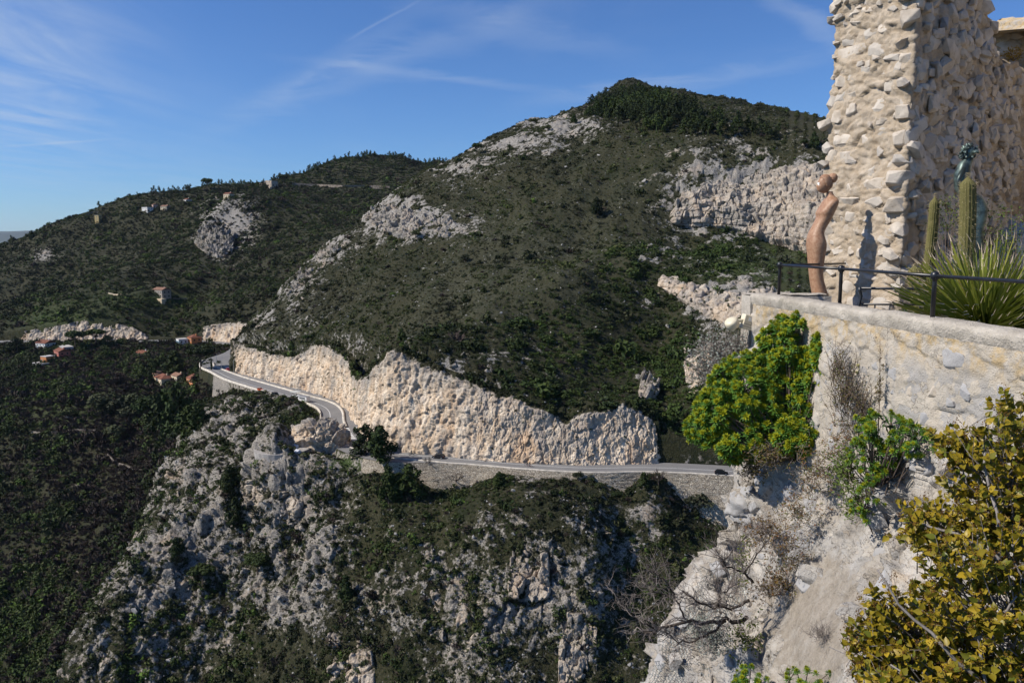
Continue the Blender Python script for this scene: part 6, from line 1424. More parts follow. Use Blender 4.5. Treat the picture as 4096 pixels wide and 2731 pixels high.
# head with brow, nose, lips, chin and ears
hc = c7(520, 222); vs, fs = [], []; nh, mh = 26, 32
for i in range(nh + 1):
    ph = math.pi * i / nh
    for k in range(mh):
        t = 2 * math.pi * k / mh; d = Vector((math.sin(ph) * math.cos(t), math.sin(ph) * math.sin(t), math.cos(ph)))
        r = Vector((d.x * .098, d.y * .074, d.z * .122))
        if d.z < 0 and d.x < .2: r.x -= .020 * (-d.z) * max(0, .2 - d.x) * 2; r.y *= 1 - .30 * (-d.z) ** 1.5; r.z *= 1.05
        front = max(0, -d.x) ** 3; yy = d.y
        r.x -= .020 * front * math.exp(-((d.z + .22) / .12) ** 2 - (yy / .16) ** 2)              # nose
        r.x -= .008 * front * math.exp(-((d.z + .55) / .07) ** 2 - (yy / .28) ** 2)              # lips
        r.x += .010 * front * (math.exp(-((d.z + .02) / .10) ** 2 - ((abs(yy) - .36) / .16) ** 2))   # eye sockets
        r.x -= .010 * front * math.exp(-((d.z + .85) / .14) ** 2 - (yy / .3) ** 2)               # chin
        vs.append(hc + r)
for i in range(nh):
    for k in range(mh): fs.append((i * mh + k, (i + 1) * mh + k, (i + 1) * mh + (k + 1) % mh, i * mh + (k + 1) % mh))
hb = MB(); hb.add(vs, fs)
for s_ in (-1, 1): hb.lathe([(.004, -.022), (.013, -.012), (.015, .006), (.011, .020), (.002, .026)], 8, tuple(hc + Vector((.018, s_ * .068, -.022))))
head = hb.build('head', M_TERRA, st, True)
fm = MB(); vs2 = []
for i in range(9):
    for k in range(9):
        z = -.045 + i / 8 * .065; y = -.035 + k / 8 * .07; x = -.0985 * math.sqrt(max(.02, 1 - (y / .076) ** 2 - (z / .122) ** 2)) - .004 ; vs2.append(hc + Vector((x, y, z)))
fm.add(vs2, [tuple(f) for f in grid_faces(9, 9)]); fm.build('face_highlight', plain('highlight_white', (.78, .78, .76), .35, .03), st, True)  # white patch paints the highlight on the front of the face
# hair: combed cap drawn back into a twisted bun
hr = MB(); ed_ = Vector((.72, 0, .60)).normalized()
for k in range(30):
    t = -1.75 + k / 29 * 3.5; sd_ = Vector((-.62 * max(0, math.cos(t * .8)) + .12 * abs(math.sin(t)), math.sin(t) * .9, .80 * math.cos(t) - .12)).normalized(); pts = []
    for j in range(9):
        dv_ = sd_.lerp(ed_, j / 8).normalized(); pts.append(hc + Vector((dv_.x * .100, dv_.y * .078, dv_.z * .124)))
    hr.tube(pts, [.006 + .011 * math.sin(math.pi * (j + .5) / 9.5) for j in range(9)], 6)
for k in range(12):                                     # nape hair swept up into the bun
    t = -1.1 + k / 11 * 2.2; sd_ = Vector((.75, math.sin(t), -.45)).normalized(); hr.tube([hc + Vector((v_.x * .099, v_.y * .077, v_.z * .122)) for v_ in [sd_.lerp(ed_, j / 5).normalized() for j in range(6)]], [.007, .013, .015, .014, .012, .008], 6)
hr.build('hair', M_TERRA, st, True)
bn = MB(); bc = c7(603, 160)
for k in range(7):
    pts = []
    for j in range(14):
        t = 2 * math.pi * j / 13; rr = .048; q_ = Vector((math.cos(t) * rr, math.sin(t) * rr, .012 * math.sin(3 * t + k))); q_ = Matrix.Rotation(k * .9, 3, 'X') @ (Matrix.Rotation(k * .7 + .6, 3, 'Y') @ q_); pts.append(bc + q_)
    bn.tube(pts, .024, 6)
bn.build('bun', M_TERRA, st, True)
# ------------------------------------------------------------------ plants near the viewpoint
def two_mat(me, faces_second, m1, m2):
    me.materials.append(m1); me.materials.append(m2)
    for k in faces_second: me.polygons[k].material_index = 1


G_LEAF = leafmat('spurge_leaf', [(.055, .135, .024), (.085, .190, .030), (.12, .225, .034), (.07, .15, .034)], .3, .5)
G_TIP = leafmat('spurge_tip', [(.24, .28, .014), (.34, .34, .018), (.17, .25, .016)], .25, .5)
G_STEM = plain('woody_stem', (.13, .10, .08), .9, .3, 12)
G_DARK = leafmat('shaded_leaf', [(.03, .07, .016), (.05, .095, .02)], 0, .7)  # darker green puts the bush's inner shade into the colour; groundcover shares it


def rosette(seed, n=28, L=.06, W=.0088, droop=.0):
    r = np.random.default_rng(seed); V, F, tip = [], [], []
    for k in range(n):
        a = k * 2.39996 + r.normal() * .12; f = k / n; el = math.radians(78 - 92 * f ** .8) + r.normal() * .1 - droop; l = L * (.45 + .65 * f) * r.uniform(.85, 1.12)
        d = np.array([math.cos(a) * math.cos(el), math.sin(a) * math.cos(el), math.sin(el)]); s = np.array([-math.sin(a), math.cos(a), 0]); u = np.cross(d, s) * -1
        b = np.array([0, 0, -.03 * f]); m = b + d * l * .55 + u * l * .06; e = b + d * l; i = len(V); V += [b, m + s * W, e, m - s * W, m + u * -W * .5]; 
        F += [(i, i + 1, i + 4), (i + 1, i + 2, i + 4), (i + 2, i + 3, i + 4), (i + 3, i, i + 4)]
        if f < .48: tip += list(range(len(F) - 4, len(F)))
    me = raw_mesh('rosette', V, F); two_mat(me, tip, G_LEAF, G_TIP); return me


ROS = [rosette(s, 34 + s % 3 * 4) for s in range(6)]
ROS_UP = [rosette(s + 20, 20, .055, .007, -.25) for s in range(3)]


def along(axis, roll=0.0):
    return Vector(axis).to_track_quat('Z', 'Y').to_matrix().to_4x4() @ Matrix.Rotation(roll, 4, 'Z')


def blob_world(b):                                     # (px, py, Y, rx px, ry px, depth m)
    px, py, Y, rx, ry, dm = b; c = Vector(U(px, py, Y)); k = c.length / FPX; return c, Vector((rx * k, dm, ry * k))


def spurge(name, label, blobs, n, root_px, seed, scale=(.8, 1.25), meshes=ROS, stems=True, inner=260, face=(-.35, -.75, .45), grp=None, more=0):
    r = np.random.default_rng(seed); root = Vector(rock_at(*root_px)); e = empty(name, tuple(root)); tag(e, label, 'shrub', grp); st_ = MB(); fill = MB(); used = []; W = [blob_world(b) for b in blobs]; wt = np.array([w[1].x * w[1].z for w in W]); wt /= wt.sum(); fv = Vector(face).normalized(); k = 0
    while k < n + more:
        c, R = W[r.choice(len(W), p=wt)]; d = Vector(r.normal(size=3)).normalized()
        if d.dot(fv) < -.25: continue
        q = c + Vector((d.x * R.x, d.y * R.y, d.z * R.z)) * r.uniform(.70, 1.04)
        if any(((q.x - c2.x) / R2.x) ** 2 + ((q.y - c2.y) / R2.y) ** 2 + ((q.z - c2.z) / R2.z) ** 2 < .42 for c2, R2 in W): continue
        ax = (d * .75 + Vector((0, 0, .65)) + Vector(r.normal(size=3) * .22)).normalized(); s = r.uniform(*scale)
        M4 = Matrix.Translation(q - root) @ along(ax, r.uniform(0, 6.28)) @ Matrix.Scale(s, 4); rm = meshes[r.integers(len(meshes))]
        if k < n: o = bpy.data.objects.new('rosette', rm); COL.objects.link(o); o.parent = e; o.matrix_local = M4
        else: fill.add([M4 @ v.co for v in rm.vertices], [tuple(p.vertices) for p in rm.polygons]); used.append([p.material_index for p in rm.polygons])
        if stems and k % 2 == 0:
            m = (q - root) * .5 + Vector((0, 0, -.10)) + Vector(r.normal(size=3) * .04); st_.tube([Vector((0, 0, 0)), m, q - root - ax * .03], [.010, .006, .0035], 4, False)
        k += 1
    if more:
        fm_ = fill.mesh('foliage'); two_mat(fm_, [], G_LEAF, G_TIP); nf_ = len(fm_.polygons); fm_.polygons.foreach_set('material_index', np.array([fi for rm_ in used for fi in rm_], np.int32)); o = add_obj('foliage', fm_, None, e); o['kind'] = 'stuff'
    if stems: o = st_.build('stems', G_STEM, e)
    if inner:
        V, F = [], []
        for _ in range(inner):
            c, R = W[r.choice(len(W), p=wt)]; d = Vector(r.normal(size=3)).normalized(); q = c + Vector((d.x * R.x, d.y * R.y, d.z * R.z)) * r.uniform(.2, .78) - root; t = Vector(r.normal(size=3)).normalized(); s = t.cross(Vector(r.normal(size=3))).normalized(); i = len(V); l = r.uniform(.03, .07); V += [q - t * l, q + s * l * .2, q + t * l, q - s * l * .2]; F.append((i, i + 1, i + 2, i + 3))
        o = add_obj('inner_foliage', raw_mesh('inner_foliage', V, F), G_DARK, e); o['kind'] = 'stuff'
    return e


spurge('spurge_bush', 'big rounded bright green spurge bush growing from the wall corner', [(766, 395, 9.9, 58, 45, .50), (800, 350, 9.75, 40, 38, .42), (706, 428, 9.9, 20, 20, .25), (722, 414, 9.9, 30, 28, .36), (745, 440, 9.7, 36, 20, .34), (815, 385, 9.5, 26, 40, .30), (826, 360, 9.25, 14, 38, .2), (800, 432, 9.35, 26, 24, .25)], 298, (800, 455), 3, (1.0, 1.6), inner=2200, more=1100)
spurge('spurge_bush', 'sparse young spurge with bare lower stems on the parapet face', [(885, 430, 7.55, 34, 20, .28), (872, 455, 7.6, 26, 18, .25), (915, 440, 7.2, 26, 18, .2)], 130, (885, 492), 5, (.65, 1.0), inner=160)
spurge('spurge_sprig', 'small spurge sprig at the lower edge beside the netted rock', [(752, 675, 7.7, 20, 10, .2)], 26, (752, 690), 6, (.6, .95), inner=0)
spurge('spurge_sprig', 'low green sprig on the cement slope at the lower edge', [(812, 676, 6.6, 24, 8, .15)], 26, (812, 690), 7, (.6, .9), inner=0)
spurge('spurge_sprig', 'bright sprigs spilling from the crack right of the dried tangle', [(868, 500, 7.4, 16, 24, .12)], 22, (872, 520), 8, (.6, .9), inner=0)

# ---- yellowing shrub in the near right corner
Y_LEAF = leafmat('yellow_leaf', [(.15, .125, .012), (.27, .19, .015), (.10, .115, .014), (.40, .27, .022), (.065, .085, .012), (.11, .12, .015), (.22, .135, .014)], .22, .38)
Y_SEED = leafmat('dry_seed_head', [(.085, .040, .008), (.13, .065, .012), (.06, .03, .008)], 0, .9); Y_TWIG = plain('grey_twig', (.20, .18, .165), .9, .25, 30)
def ovate(seed, L=.042, W=.0145):
    r = np.random.default_rng(seed); fold, bend = r.uniform(.15, .5), r.uniform(-.25, .35); V = [(0, 0, 0)]; n = 5
    for k in range(1, n):
        t = k / n; w = W * math.sin(math.pi * t ** .8) * (1.15 - .3 * t); z = bend * L * t * t; V += [(-w, t * L, z + w * fold), (0, t * L, z), (w, t * L, z + w * fold)]
    V.append((0, L * 1.02, bend * L)); F = [(0, 2, 1), (0, 3, 2)]
    for k in range(n - 2):
        a = 1 + 3 * k; F += [(a, a + 1, a + 4, a + 3), (a + 1, a + 2, a + 5, a + 4)]
    a = 1 + 3 * (n - 2); e = len(V) - 1; F += [(a, a + 1, e), (a + 1, a + 2, e)]; me = raw_mesh('leaf', V, F, True); me.materials.append(Y_LEAF); return me
LEAVES = [ovate(s) for s in range(6)]
def yellow_shrub():
    r = np.random.default_rng(12); root = Vector((2.75, 3.6, -2.9)); e = empty('yellow_shrub', tuple(root)); tag(e, 'large shrub with mustard yellow leaves and brown seed heads in the near corner', 'shrub')
    blobs = [(992, 480, 4.3, 44, 66, .35), (938, 525, 4.4, 48, 34, .30), (912, 628, 4.1, 54, 46, .32), (985, 610, 3.9, 66, 84, .40), (1012, 415, 4.5, 16, 26, .2), (945, 690, 3.8, 80, 40, .3), (1050, 540, 4.2, 50, 90, .4), (872, 650, 4.1, 22, 50, .2), (960, 445, 4.5, 30, 22, .2)]
    W = [blob_world(b) for b in blobs]; wt = np.array([w[1].x * w[1].z for w in W]); wt /= wt.sum(); tw = MB(); sd_ = MB(); rest = MB(); leaves = []
    for s in range(1250):
        c, R = W[r.choice(len(W), p=wt)]; d = Vector(r.normal(size=3)).normalized(); q = c + Vector((d.x * R.x, d.y * R.y, d.z * R.z)) * r.uniform(.3, 1.0) ** .6; ax = (d + Vector((-.3, -.2, .55)) + Vector(r.normal(size=3) * .3)).normalized(); tl = r.uniform(.10, .20); a = q - ax * tl; b = a - ax * .12 + Vector(r.normal(size=3) * .03) + Vector((.05, 0, -.06))
        tw.tube([b - root, a - root, q - root], [.0035, .0028, .0012], 4, False)
        for k in range(int(r.integers(7, 13))):
            f = r.uniform(0, 1); p = a + ax * tl * f; g = Vector(r.normal(size=3)); g = (g - ax * g.dot(ax)).normalized(); ld = (g + ax * r.uniform(.2, .9)).normalized(); up_ = (Vector((-.55, -.35, .7)) + Vector(r.normal(size=3) * .55)); x = ld.cross(up_).normalized(); z = x.cross(ld); M4 = Matrix.Translation(p - root) @ Matrix((x, ld, z)).transposed().to_4x4() @ Matrix.Scale(r.uniform(.7, 1.3), 4)
            leaves.append((p.y, r.integers(6), M4))
        if r.uniform() < .75:
            for k in range(int(r.integers(14, 26))):
                p = q - root + Vector(r.normal(size=3) * .012); h = r.uniform(.0025, .005); t = Vector(r.normal(size=3)).normalized(); u_ = t.orthogonal().normalized(); v_ = t.cross(u_); sd_.add([p - t * h, p + u_ * h, p + v_ * h, p + t * h, p - u_ * h], [(0, 1, 2), (1, 3, 2), (2, 3, 4), (0, 2, 4), (0, 4, 1), (1, 4, 3)])
    leaves.sort(key=lambda t: t[0])
    for k, (_, m_, M4) in enumerate(leaves):
        if k % max(1, len(leaves) // 900) == 0 and sum(1 for _ in ()) == 0 and k // max(1, len(leaves) // 900) < 298:
            o = bpy.data.objects.new('leaf', LEAVES[m_]); COL.objects.link(o); o.parent = e; o.matrix_local = M4
        else: rest.add([M4 @ v.co for v in LEAVES[m_].vertices], [tuple(p.vertices) for p in LEAVES[m_].polygons])
    o = rest.build('leaves', Y_LEAF, e, True); o['kind'] = 'stuff'; o = sd_.build('seed_heads', Y_SEED, e); o['kind'] = 'stuff'; tw.build('twigs', Y_TWIG, e)
    for pts in [[(1040, 790, 3.5), (985, 690, 3.7), (975, 620, 3.8), (992, 560, 3.9)], [(985, 690, 3.7), (940, 640, 3.8), (905, 610, 3.9), (880, 570, 4.0)], [(975, 620, 3.8), (1000, 540, 4.0), (985, 470, 4.2), (985, 420, 4.4)], [(1000, 560, 3.9), (950, 530, 4.2), (905, 520, 4.3)], [(1040, 790, 3.5), (930, 690, 3.7), (890, 660, 3.9)], [(975, 640, 3.8), (1020, 600, 3.7)]]:
        w = resample(np.array([U(*p) for p in pts]), 9); w = [Vector(p) - root + Vector(r.normal(size=3) * .008) for p in w]; MB().tube(w, list(np.linspace(.013, .0045, 9)), 6).build('branch', Y_TWIG, e, True)
yellow_shrub()

# ---- leafless twisted shrub clinging to the rock, dry tangles, dry grey shrub
D_BARK = plain('dark_dead_bark', (.060, .048, .040), .95, .35, 18); D_TWIG = plain('pale_dead_twig', (.20, .17, .15), .95, .3, 25); D_RED = leafmat('dry_leaf', [(.17, .065, .028), (.12, .10, .022), (.08, .12, .022), (.20, .10, .04)], .15, .8)
def dead_shrub():
    r = np.random.default_rng(4); P0 = lambda x, y, Y: Vector(U((2400 + x / 1.887) / 4, (1900 + y / 1.887) / 4, Y - .75)); root = P0(1115, 1085, 9.15); e = empty('leafless_shrub', tuple(root)); tag(e, 'twisted leafless dark shrub reaching out left from the rock', 'shrub'); fine = MB()
    mains = [([(1115, 1085, 9.15), (950, 1090, 9.05), (790, 1105, 9.0), (650, 1085, 8.95), (520, 1120, 8.9), (430, 1170, 8.9), (330, 1190, 8.9)], .026), ([(1130, 930, 9.2), (1010, 1000, 9.1), (880, 1005, 9.0), (720, 950, 8.95), (640, 860, 8.9)], .018), ([(1150, 800, 9.3), (1095, 735, 9.2), (1000, 705, 9.15), (930, 650, 9.1), (895, 590, 9.1)], .016), ([(950, 1090, 9.05), (860, 1170, 8.95), (720, 1240, 8.9), (560, 1250, 8.85), (500, 1170, 8.85)], .016), ([(900, 1005, 9.0), (900, 900, 8.95), (1000, 830, 8.95)], .014), ([(650, 1085, 8.95), (560, 900, 8.9), (430, 880, 8.85), (330, 850, 8.8)], .012), ([(1090, 735, 9.2), (1180, 600, 9.2), (1290, 450, 9.2), (1220, 380, 9.2)], .009), ([(930, 650, 9.1), (1000, 560, 9.1), (1130, 430, 9.1)], .008), ([(560, 900, 8.9), (500, 800, 8.85), (400, 720, 8.8)], .010), ([(430, 1170, 8.9), (300, 1100, 8.8), (200, 1000, 8.75), (150, 950, 8.75)], .011)]
    def twig(p, d, l, rr, lev):
        q = p + d * l; m = (p + q) / 2 + Vector(r.normal(size=3) * l * .12); fine.tube([p, m, q], [rr * 1.5, rr * 1.3, rr * .8], 3, False)
        if lev:
            for _ in range(int(r.integers(2, 4))): twig(p + (q - p) * r.uniform(.4, 1), (d + Vector(r.normal(size=3) * .55)).normalized(), l * r.uniform(.5, .85), rr * .6, lev - 1)
    for pts, rad in mains:
        w = resample(np.array([P0(*p) for p in pts]), 14); w = [Vector(p) + Vector(r.normal(size=3) * rad * .7) for p in w]; MB().tube([p - root for p in w], list(np.linspace(rad, rad * .4, 14)), 6).build('branch', D_BARK, e, True)
        for k in range(3, 14):
            for _ in range(2): d = (w[min(k + 1, 13)] - w[k - 1]).normalized(); twig(w[k] - root, (d * .8 + Vector(r.normal(size=3) * .6) + Vector((-.15, 0, .15))).normalized(), r.uniform(.10, .26), max(.0022, rad * .22), 2)
    fine.build('twigs', D_TWIG, e)
dead_shrub()
def tangle(name, label, blobs, n, root_px, seed, leaves=0, lmat=D_RED, smat=D_TWIG, length=(.08, .25), up=.2, rad=.0022, lsize=.016, root3=None, cat='plant'):
    r = np.random.default_rng(seed); root = Vector(root3) if root3 is not None else Vector(rock_at(*root_px)); e = empty(name, tuple(root)); tag(e, label, cat); W = [blob_world((b[0], b[1], b[2] - (.30 if root3 is None else 0), *b[3:])) for b in blobs]; wt = np.array([w[1].x * w[1].z for w in W]); wt /= wt.sum(); st_ = MB(); V, F = [], []; rad *= 1.5; lsize *= 1.25
    for _ in range(n):
        c, R = W[r.choice(len(W), p=wt)]; d = Vector(r.normal(size=3)).normalized(); q = c + Vector((d.x * R.x, d.y * R.y, d.z * R.z)) * r.uniform(.1, 1) - root; g = (Vector(r.normal(size=3)) + Vector((0, 0, up * 3))).normalized(); l = r.uniform(*length); pts = [q, q + g * l * .5 + Vector(r.normal(size=3) * l * .12), q + g * l + Vector(r.normal(size=3) * l * .2)]; st_.tube(pts, [rad, rad * .8, rad * .5], 3, False)
        for _k in range(leaves):
            p = pts[0].lerp(pts[2], r.uniform(0, 1)) + Vector(r.normal(size=3) * .01); t = Vector(r.normal(size=3)).normalized(); s = t.orthogonal().normalized(); i = len(V); z = lsize * r.uniform(.6, 1.4); V += [p, p + t * z * .6 + s * z * .35, p + t * z * 1.3, p + t * z * .6 - s * z * .35]; F.append((i, i + 1, i + 2, i + 3))
    st_.build('stems', smat, e)
    if V: o = add_obj('leaves', raw_mesh('leaves', V, F), lmat, e); o['kind'] = 'stuff'
    return e
G_MIX = leafmat('snapdragon_leaf', [(.05, .08, .018), (.09, .09, .022), (.12, .07, .03), (.06, .10, .02)], .15, .7); S_LEAF = leafmat('silver_leaf', [(.20, .22, .19), (.28, .30, .27), (.16, .19, .15)], .1, .8); OLV = leafmat('small_green_leaf', [(.07, .11, .02), (.10, .14, .03), (.14, .15, .03)], .2, .6)
tangle('dried_tangle', 'brown dried stems and reddish leaves hanging below the green bush', [(815, 470, 8.9, 30, 34, .22), (800, 510, 8.9, 26, 24, .2), (838, 440, 8.7, 16, 30, .2), (790, 560, 8.7, 24, 20, .2)], 460, (815, 450), 5, 7, D_RED, D_TWIG, (.06, .2), -.12, .002, .014)
e = tangle('snapdragon', 'tall half-dried snapdragon with pale yellow flowers right of the green bush', [(846, 400, 8.6, 14, 40, .16), (862, 420, 8.4, 12, 34, .14), (838, 380, 8.8, 10, 28, .12)], 300, (850, 450), 6, 7, G_MIX, G_STEM, (.10, .32), .9, .0022, .013)
FLW = plain('pale_yellow_petal', (.62, .56, .22), .6, .1)
for k, (px, py) in enumerate([(858, 365), (860, 369), (857, 372), (862, 374), (859, 377), (864, 371)]):
    c = Vector(U(px, py, 8.35)) - Vector(e.location); MB().lathe([(.004, -.018), (.014, -.006), (.018, .006), (.012, .016), (.004, .012)], 8, tuple(c)).build('flower', FLW, e, True)
for px, y0, y1, lb in [(880, 440, 338, 'single tall dry snapdragon spike against the plaster'), (895, 430, 368, 'shorter dry spike right of the tall one')]:
    b_, t_ = Vector(U(px - 2, y0, 7.9)), Vector(U(px, y1, 7.85)); s_e = tangle('dry_spike', lb, [((2 * px - 1) / 2, (y0 + y1) / 2, 7.85, 2.2, (y0 - y1) / 2.3, .02)], 60, None, px, 4, G_MIX, G_STEM, (.02, .05), .4, .0018, .012, root3=b_); MB().tube([(0, 0, 0), (t_ - b_) * .5 + Vector((.01, 0, 0)), t_ - b_], [.005, .004, .002], 5).build('stalk', G_STEM, s_e)
tangle('dry_grey_shrub', 'grey twiggy shrub with silvery leaves left of the wall corner', [(716, 355, 11.6, 26, 20, .4), (735, 350, 11.4, 14, 16, .3), (705, 375, 11.6, 22, 14, .3), (728, 372, 11.3, 20, 14, .3)], 620, (745, 385), 9, 3, S_LEAF, D_TWIG, (.10, .30), .45, .003, .022, cat='shrub')
tangle('silver_shrub', 'silvery grey-green plant on the netted rock', [(712, 640, 8.8, 22, 18, .2), (698, 628, 8.9, 14, 12, .2)], 260, (712, 655), 10, 7, S_LEAF, D_TWIG, (.05, .14), .4, .002, .016)
tangle('trailing_plant', 'pale green trailing plant with round leaves under the leafless shrub', [(742, 560, 8.9, 8, 34, .1), (745, 640, 8.6, 20, 24, .15)], 120, (745, 640), 11, 6, OLV, G_STEM, (.05, .16), .4, .0018, .020)
tangle('dry_tuft', 'small dry grass tuft on the cement slope', [(820, 634, 7.35, 12, 7, .08)], 110, (820, 640), 13, 0, D_RED, D_TWIG, (.05, .14), .3, .0015)
tangle('dry_tuft', 'brown dry weeds in the crack above the cement slope', [(770, 590, 8.6, 26, 12, .12), (790, 545, 8.6, 18, 14, .12)], 260, (775, 590), 14, 3, D_RED, D_TWIG, (.05, .16), .2, .0017, .014)
tangle('trailing_plant', 'green leafy stems trailing down the rock between the two spurge bushes', [(846, 468, 8.2, 14, 26, .14), (856, 500, 7.9, 14, 22, .12)], 200, (848, 460), 17, 8, OLV, G_STEM, (.05, .16), -.2, .002, .020)
tangle('dried_tangle', 'rusty dry stems hanging left of the cement slope', [(765, 530, 9.2, 22, 20, .15), (778, 580, 8.8, 18, 16, .12)], 220, (768, 520), 18, 7, D_RED, D_TWIG, (.05, .15), -.1, .002, .017)
tangle('trailing_plant', 'green and rusty trailing stems at the rock edge below the bush', [(752, 470, 9.9, 16, 16, .2), (770, 455, 9.6, 22, 14, .2)], 240, (755, 470), 15, 5, G_MIX, D_TWIG, (.06, .18), .2, .002, .018)

# ---- terrace planting: spiky grass plant, cacti, leafy shrubs
B_G = leafmat('spiky_blade', [(.12, .15, .02), (.17, .20, .03), (.21, .225, .04), (.23, .20, .045)], .2, .45); B_TIP = plain('bleached_blade_tip', (.40, .33, .24), .8, .1)
def blade(seed, L=1.10, W=.020):
    r = np.random.default_rng(seed); V, F = [], []; n = 7; cur = r.uniform(.0, .05); side = r.choice([-1, 1])
    for k in range(n + 1):
        t = k / n; tt = min(t, .9); x = cur * tt * tt * L; z = tt * L
        if t > .9: x += side * .02; z += .01
        w = W * (1 - .88 * t); V += [(x, -w, z), (x + .003, w, z)]
    V += [(V[-2][0] + side * .03, 0, L * .95)]
    F = [(2 * k, 2 * k + 1, 2 * k + 3, 2 * k + 2) for k in range(n)] + [(2 * n, 2 * n + 1, 2 * n + 2)]; me = raw_mesh('blade', V, F); two_mat(me, [n - 1, n], B_G, B_TIP); return me
BL = [blade(s) for s in range(6)]
gp = Vector(U(985, 325, 8.35)); gp.z = -.95; e = empty('spiky_grass_plant', tuple(gp)); tag(e, 'large spiky grass plant with pale curled blade tips behind the railing', 'plant'); r = np.random.default_rng(2)
for k in range(285):
    a = k * 2.39996; el = math.radians(90 - 82 * math.sqrt((k + .5) / 285)) ; d = Vector((math.cos(a) * math.cos(el), math.sin(a) * math.cos(el), math.sin(el) + .05)).normalized() + Vector(r.normal(size=3) * .05); s = r.uniform(.82, 1.08) * (.95 + .15 * math.cos(el))
    o = bpy.data.objects.new('blade', BL[k % 6]); COL.objects.link(o); o.parent = e; o.matrix_local = Matrix.Translation(Vector(r.normal(size=3) * .02)) @ along(d, a) @ Matrix.Scale(s, 4)
fl = MB(); fmi = []
for k in range(420):
    a = k * 2.39996 + .5; el = math.radians(90 - 84 * math.sqrt((k + .5) / 420)); d = Vector((math.cos(a) * math.cos(el), math.sin(a) * math.cos(el), math.sin(el) + .05)).normalized() + Vector(r.normal(size=3) * .07); M4 = Matrix.Translation(Vector(r.normal(size=3) * .03)) @ along(d, a) @ Matrix.Scale(r.uniform(.7, 1.02), 4); bm_ = BL[k % 6]; fl.add([M4 @ v.co for v in bm_.vertices], [tuple(p.vertices) for p in bm_.polygons]); fmi += [p.material_index for p in bm_.polygons]
fm_ = fl.mesh('inner_blades'); two_mat(fm_, [], B_G, B_TIP); fm_.polygons.foreach_set('material_index', np.array(fmi, np.int32)); o = add_obj('inner_blades', fm_, None, e); o['kind'] = 'stuff'
MB().lathe([(.10, -.42), (.13, -.2), (.12, -.02), (.05, .05)], 12).build('trunk', plain('fibrous_trunk', (.18, .13, .07), .95, .3, 30), e)
C_SK = masonry('cactus_skin', (.11, .105, .035), (.16, .14, .055), (.13, .12, .045), 40, .4); C_SP = leafmat('cactus_spine', [(.34, .27, .13), (.45, .38, .24)], 0, .8)
def cactus(label, pts, rad, seed):
    r = np.random.default_rng(seed); w = np.array([U(*p) for p in pts]); root = Vector(w[0]); root.z = -1.42; e = empty('column_cactus', tuple(root)); tag(e, label, 'cactus'); w[0][2] = -1.42; path = resample(w, 26); L = np.linalg.norm(np.diff(path, axis=0), axis=1).sum(); V, F = [], []; ns = 48; sp = MB()
    for k, p in enumerate(path):
        t = k / 25; rr = rad * (.92 + .1 * math.sin(3 * t)) * min(1, math.sqrt(max(1e-3, (1 - t) * L / rad * 1.2)))
        for j in range(ns):
            a = 2 * math.pi * j / ns; rb = rr * (1 + .10 * math.cos(16 * a)); V.append(Vector(p) - root + Vector((math.cos(a) * rb, math.sin(a) * rb, 0)))
        for j in range(0, 16):
            for _ in range(4):
                a = 2 * math.pi * j / 16; b = Vector(p) - root + Vector((math.cos(a) * rr * 1.08, math.sin(a) * rr * 1.08, r.uniform(-.5, .5) * L / 25)); d = Vector((math.cos(a), math.sin(a), 0)) + Vector(r.normal(size=3) * .5); s = d.orthogonal().normalized() * .0012; sp.add([b - s, b + s, b + d.normalized() * rad * .55], [(0, 1, 2)])
    F = [(k * ns + j, k * ns + (j + 1) % ns, (k + 1) * ns + (j + 1) % ns, (k + 1) * ns + j) for k in range(25) for j in range(ns)] + [tuple(25 * ns + j for j in range(ns))]
    add_obj('ribbed_stem', raw_mesh('ribbed_stem', V, F, True), C_SK, e); o = sp.build('spines', C_SP, e); o['kind'] = 'stuff'
cactus('tallest golden column cactus rising in front of the bronze figure', [(966, 330, 9.7), (966, 260, 9.7), (968, 210, 9.7), (968, 176, 9.7)], .085, 1)
cactus('slender pale column cactus left of the tallest one', [(926, 330, 10.0), (929, 262, 10.0), (933, 225, 10.0), (935, 196, 10.0)], .055, 2)
cactus('short thick cactus column beside the spiky grass plant', [(921, 335, 9.5), (919, 300, 9.5), (915, 265, 9.5)], .085, 3)
cactus('shortest cactus of the clump behind the low fence', [(931, 335, 9.45), (931, 300, 9.45), (929, 272, 9.45)], .06, 4)
cactus('stubby cactus at the right of the short clump', [(940, 335, 9.4), (940, 300, 9.4), (941, 272, 9.4)], .06, 5)
ag = Vector((4.75, 9.4, -1.40)); e = empty('agave', tuple(ag)); tag(e, 'small grey rosette agave on the ground behind the low fence', 'plant'); GA = plain('grey_agave', (.26, .25, .20), .8, .2, 10)
for k in range(30):
    a = k * 2.4; f = k / 30; el = math.radians(75 - 60 * f); d = Vector((math.cos(a) * math.cos(el), math.sin(a) * math.cos(el), math.sin(el))); s = Vector((-math.sin(a), math.cos(a), 0)); l = .12 + .12 * f; MB().add([d * .02 - s * .02, d * .02 + s * .02, d * l * .6 + s * .03, d * l + Vector((0, 0, .02)), d * l * .6 - s * .03], [(0, 1, 2, 3, 4)]).build('leaf', GA, e)
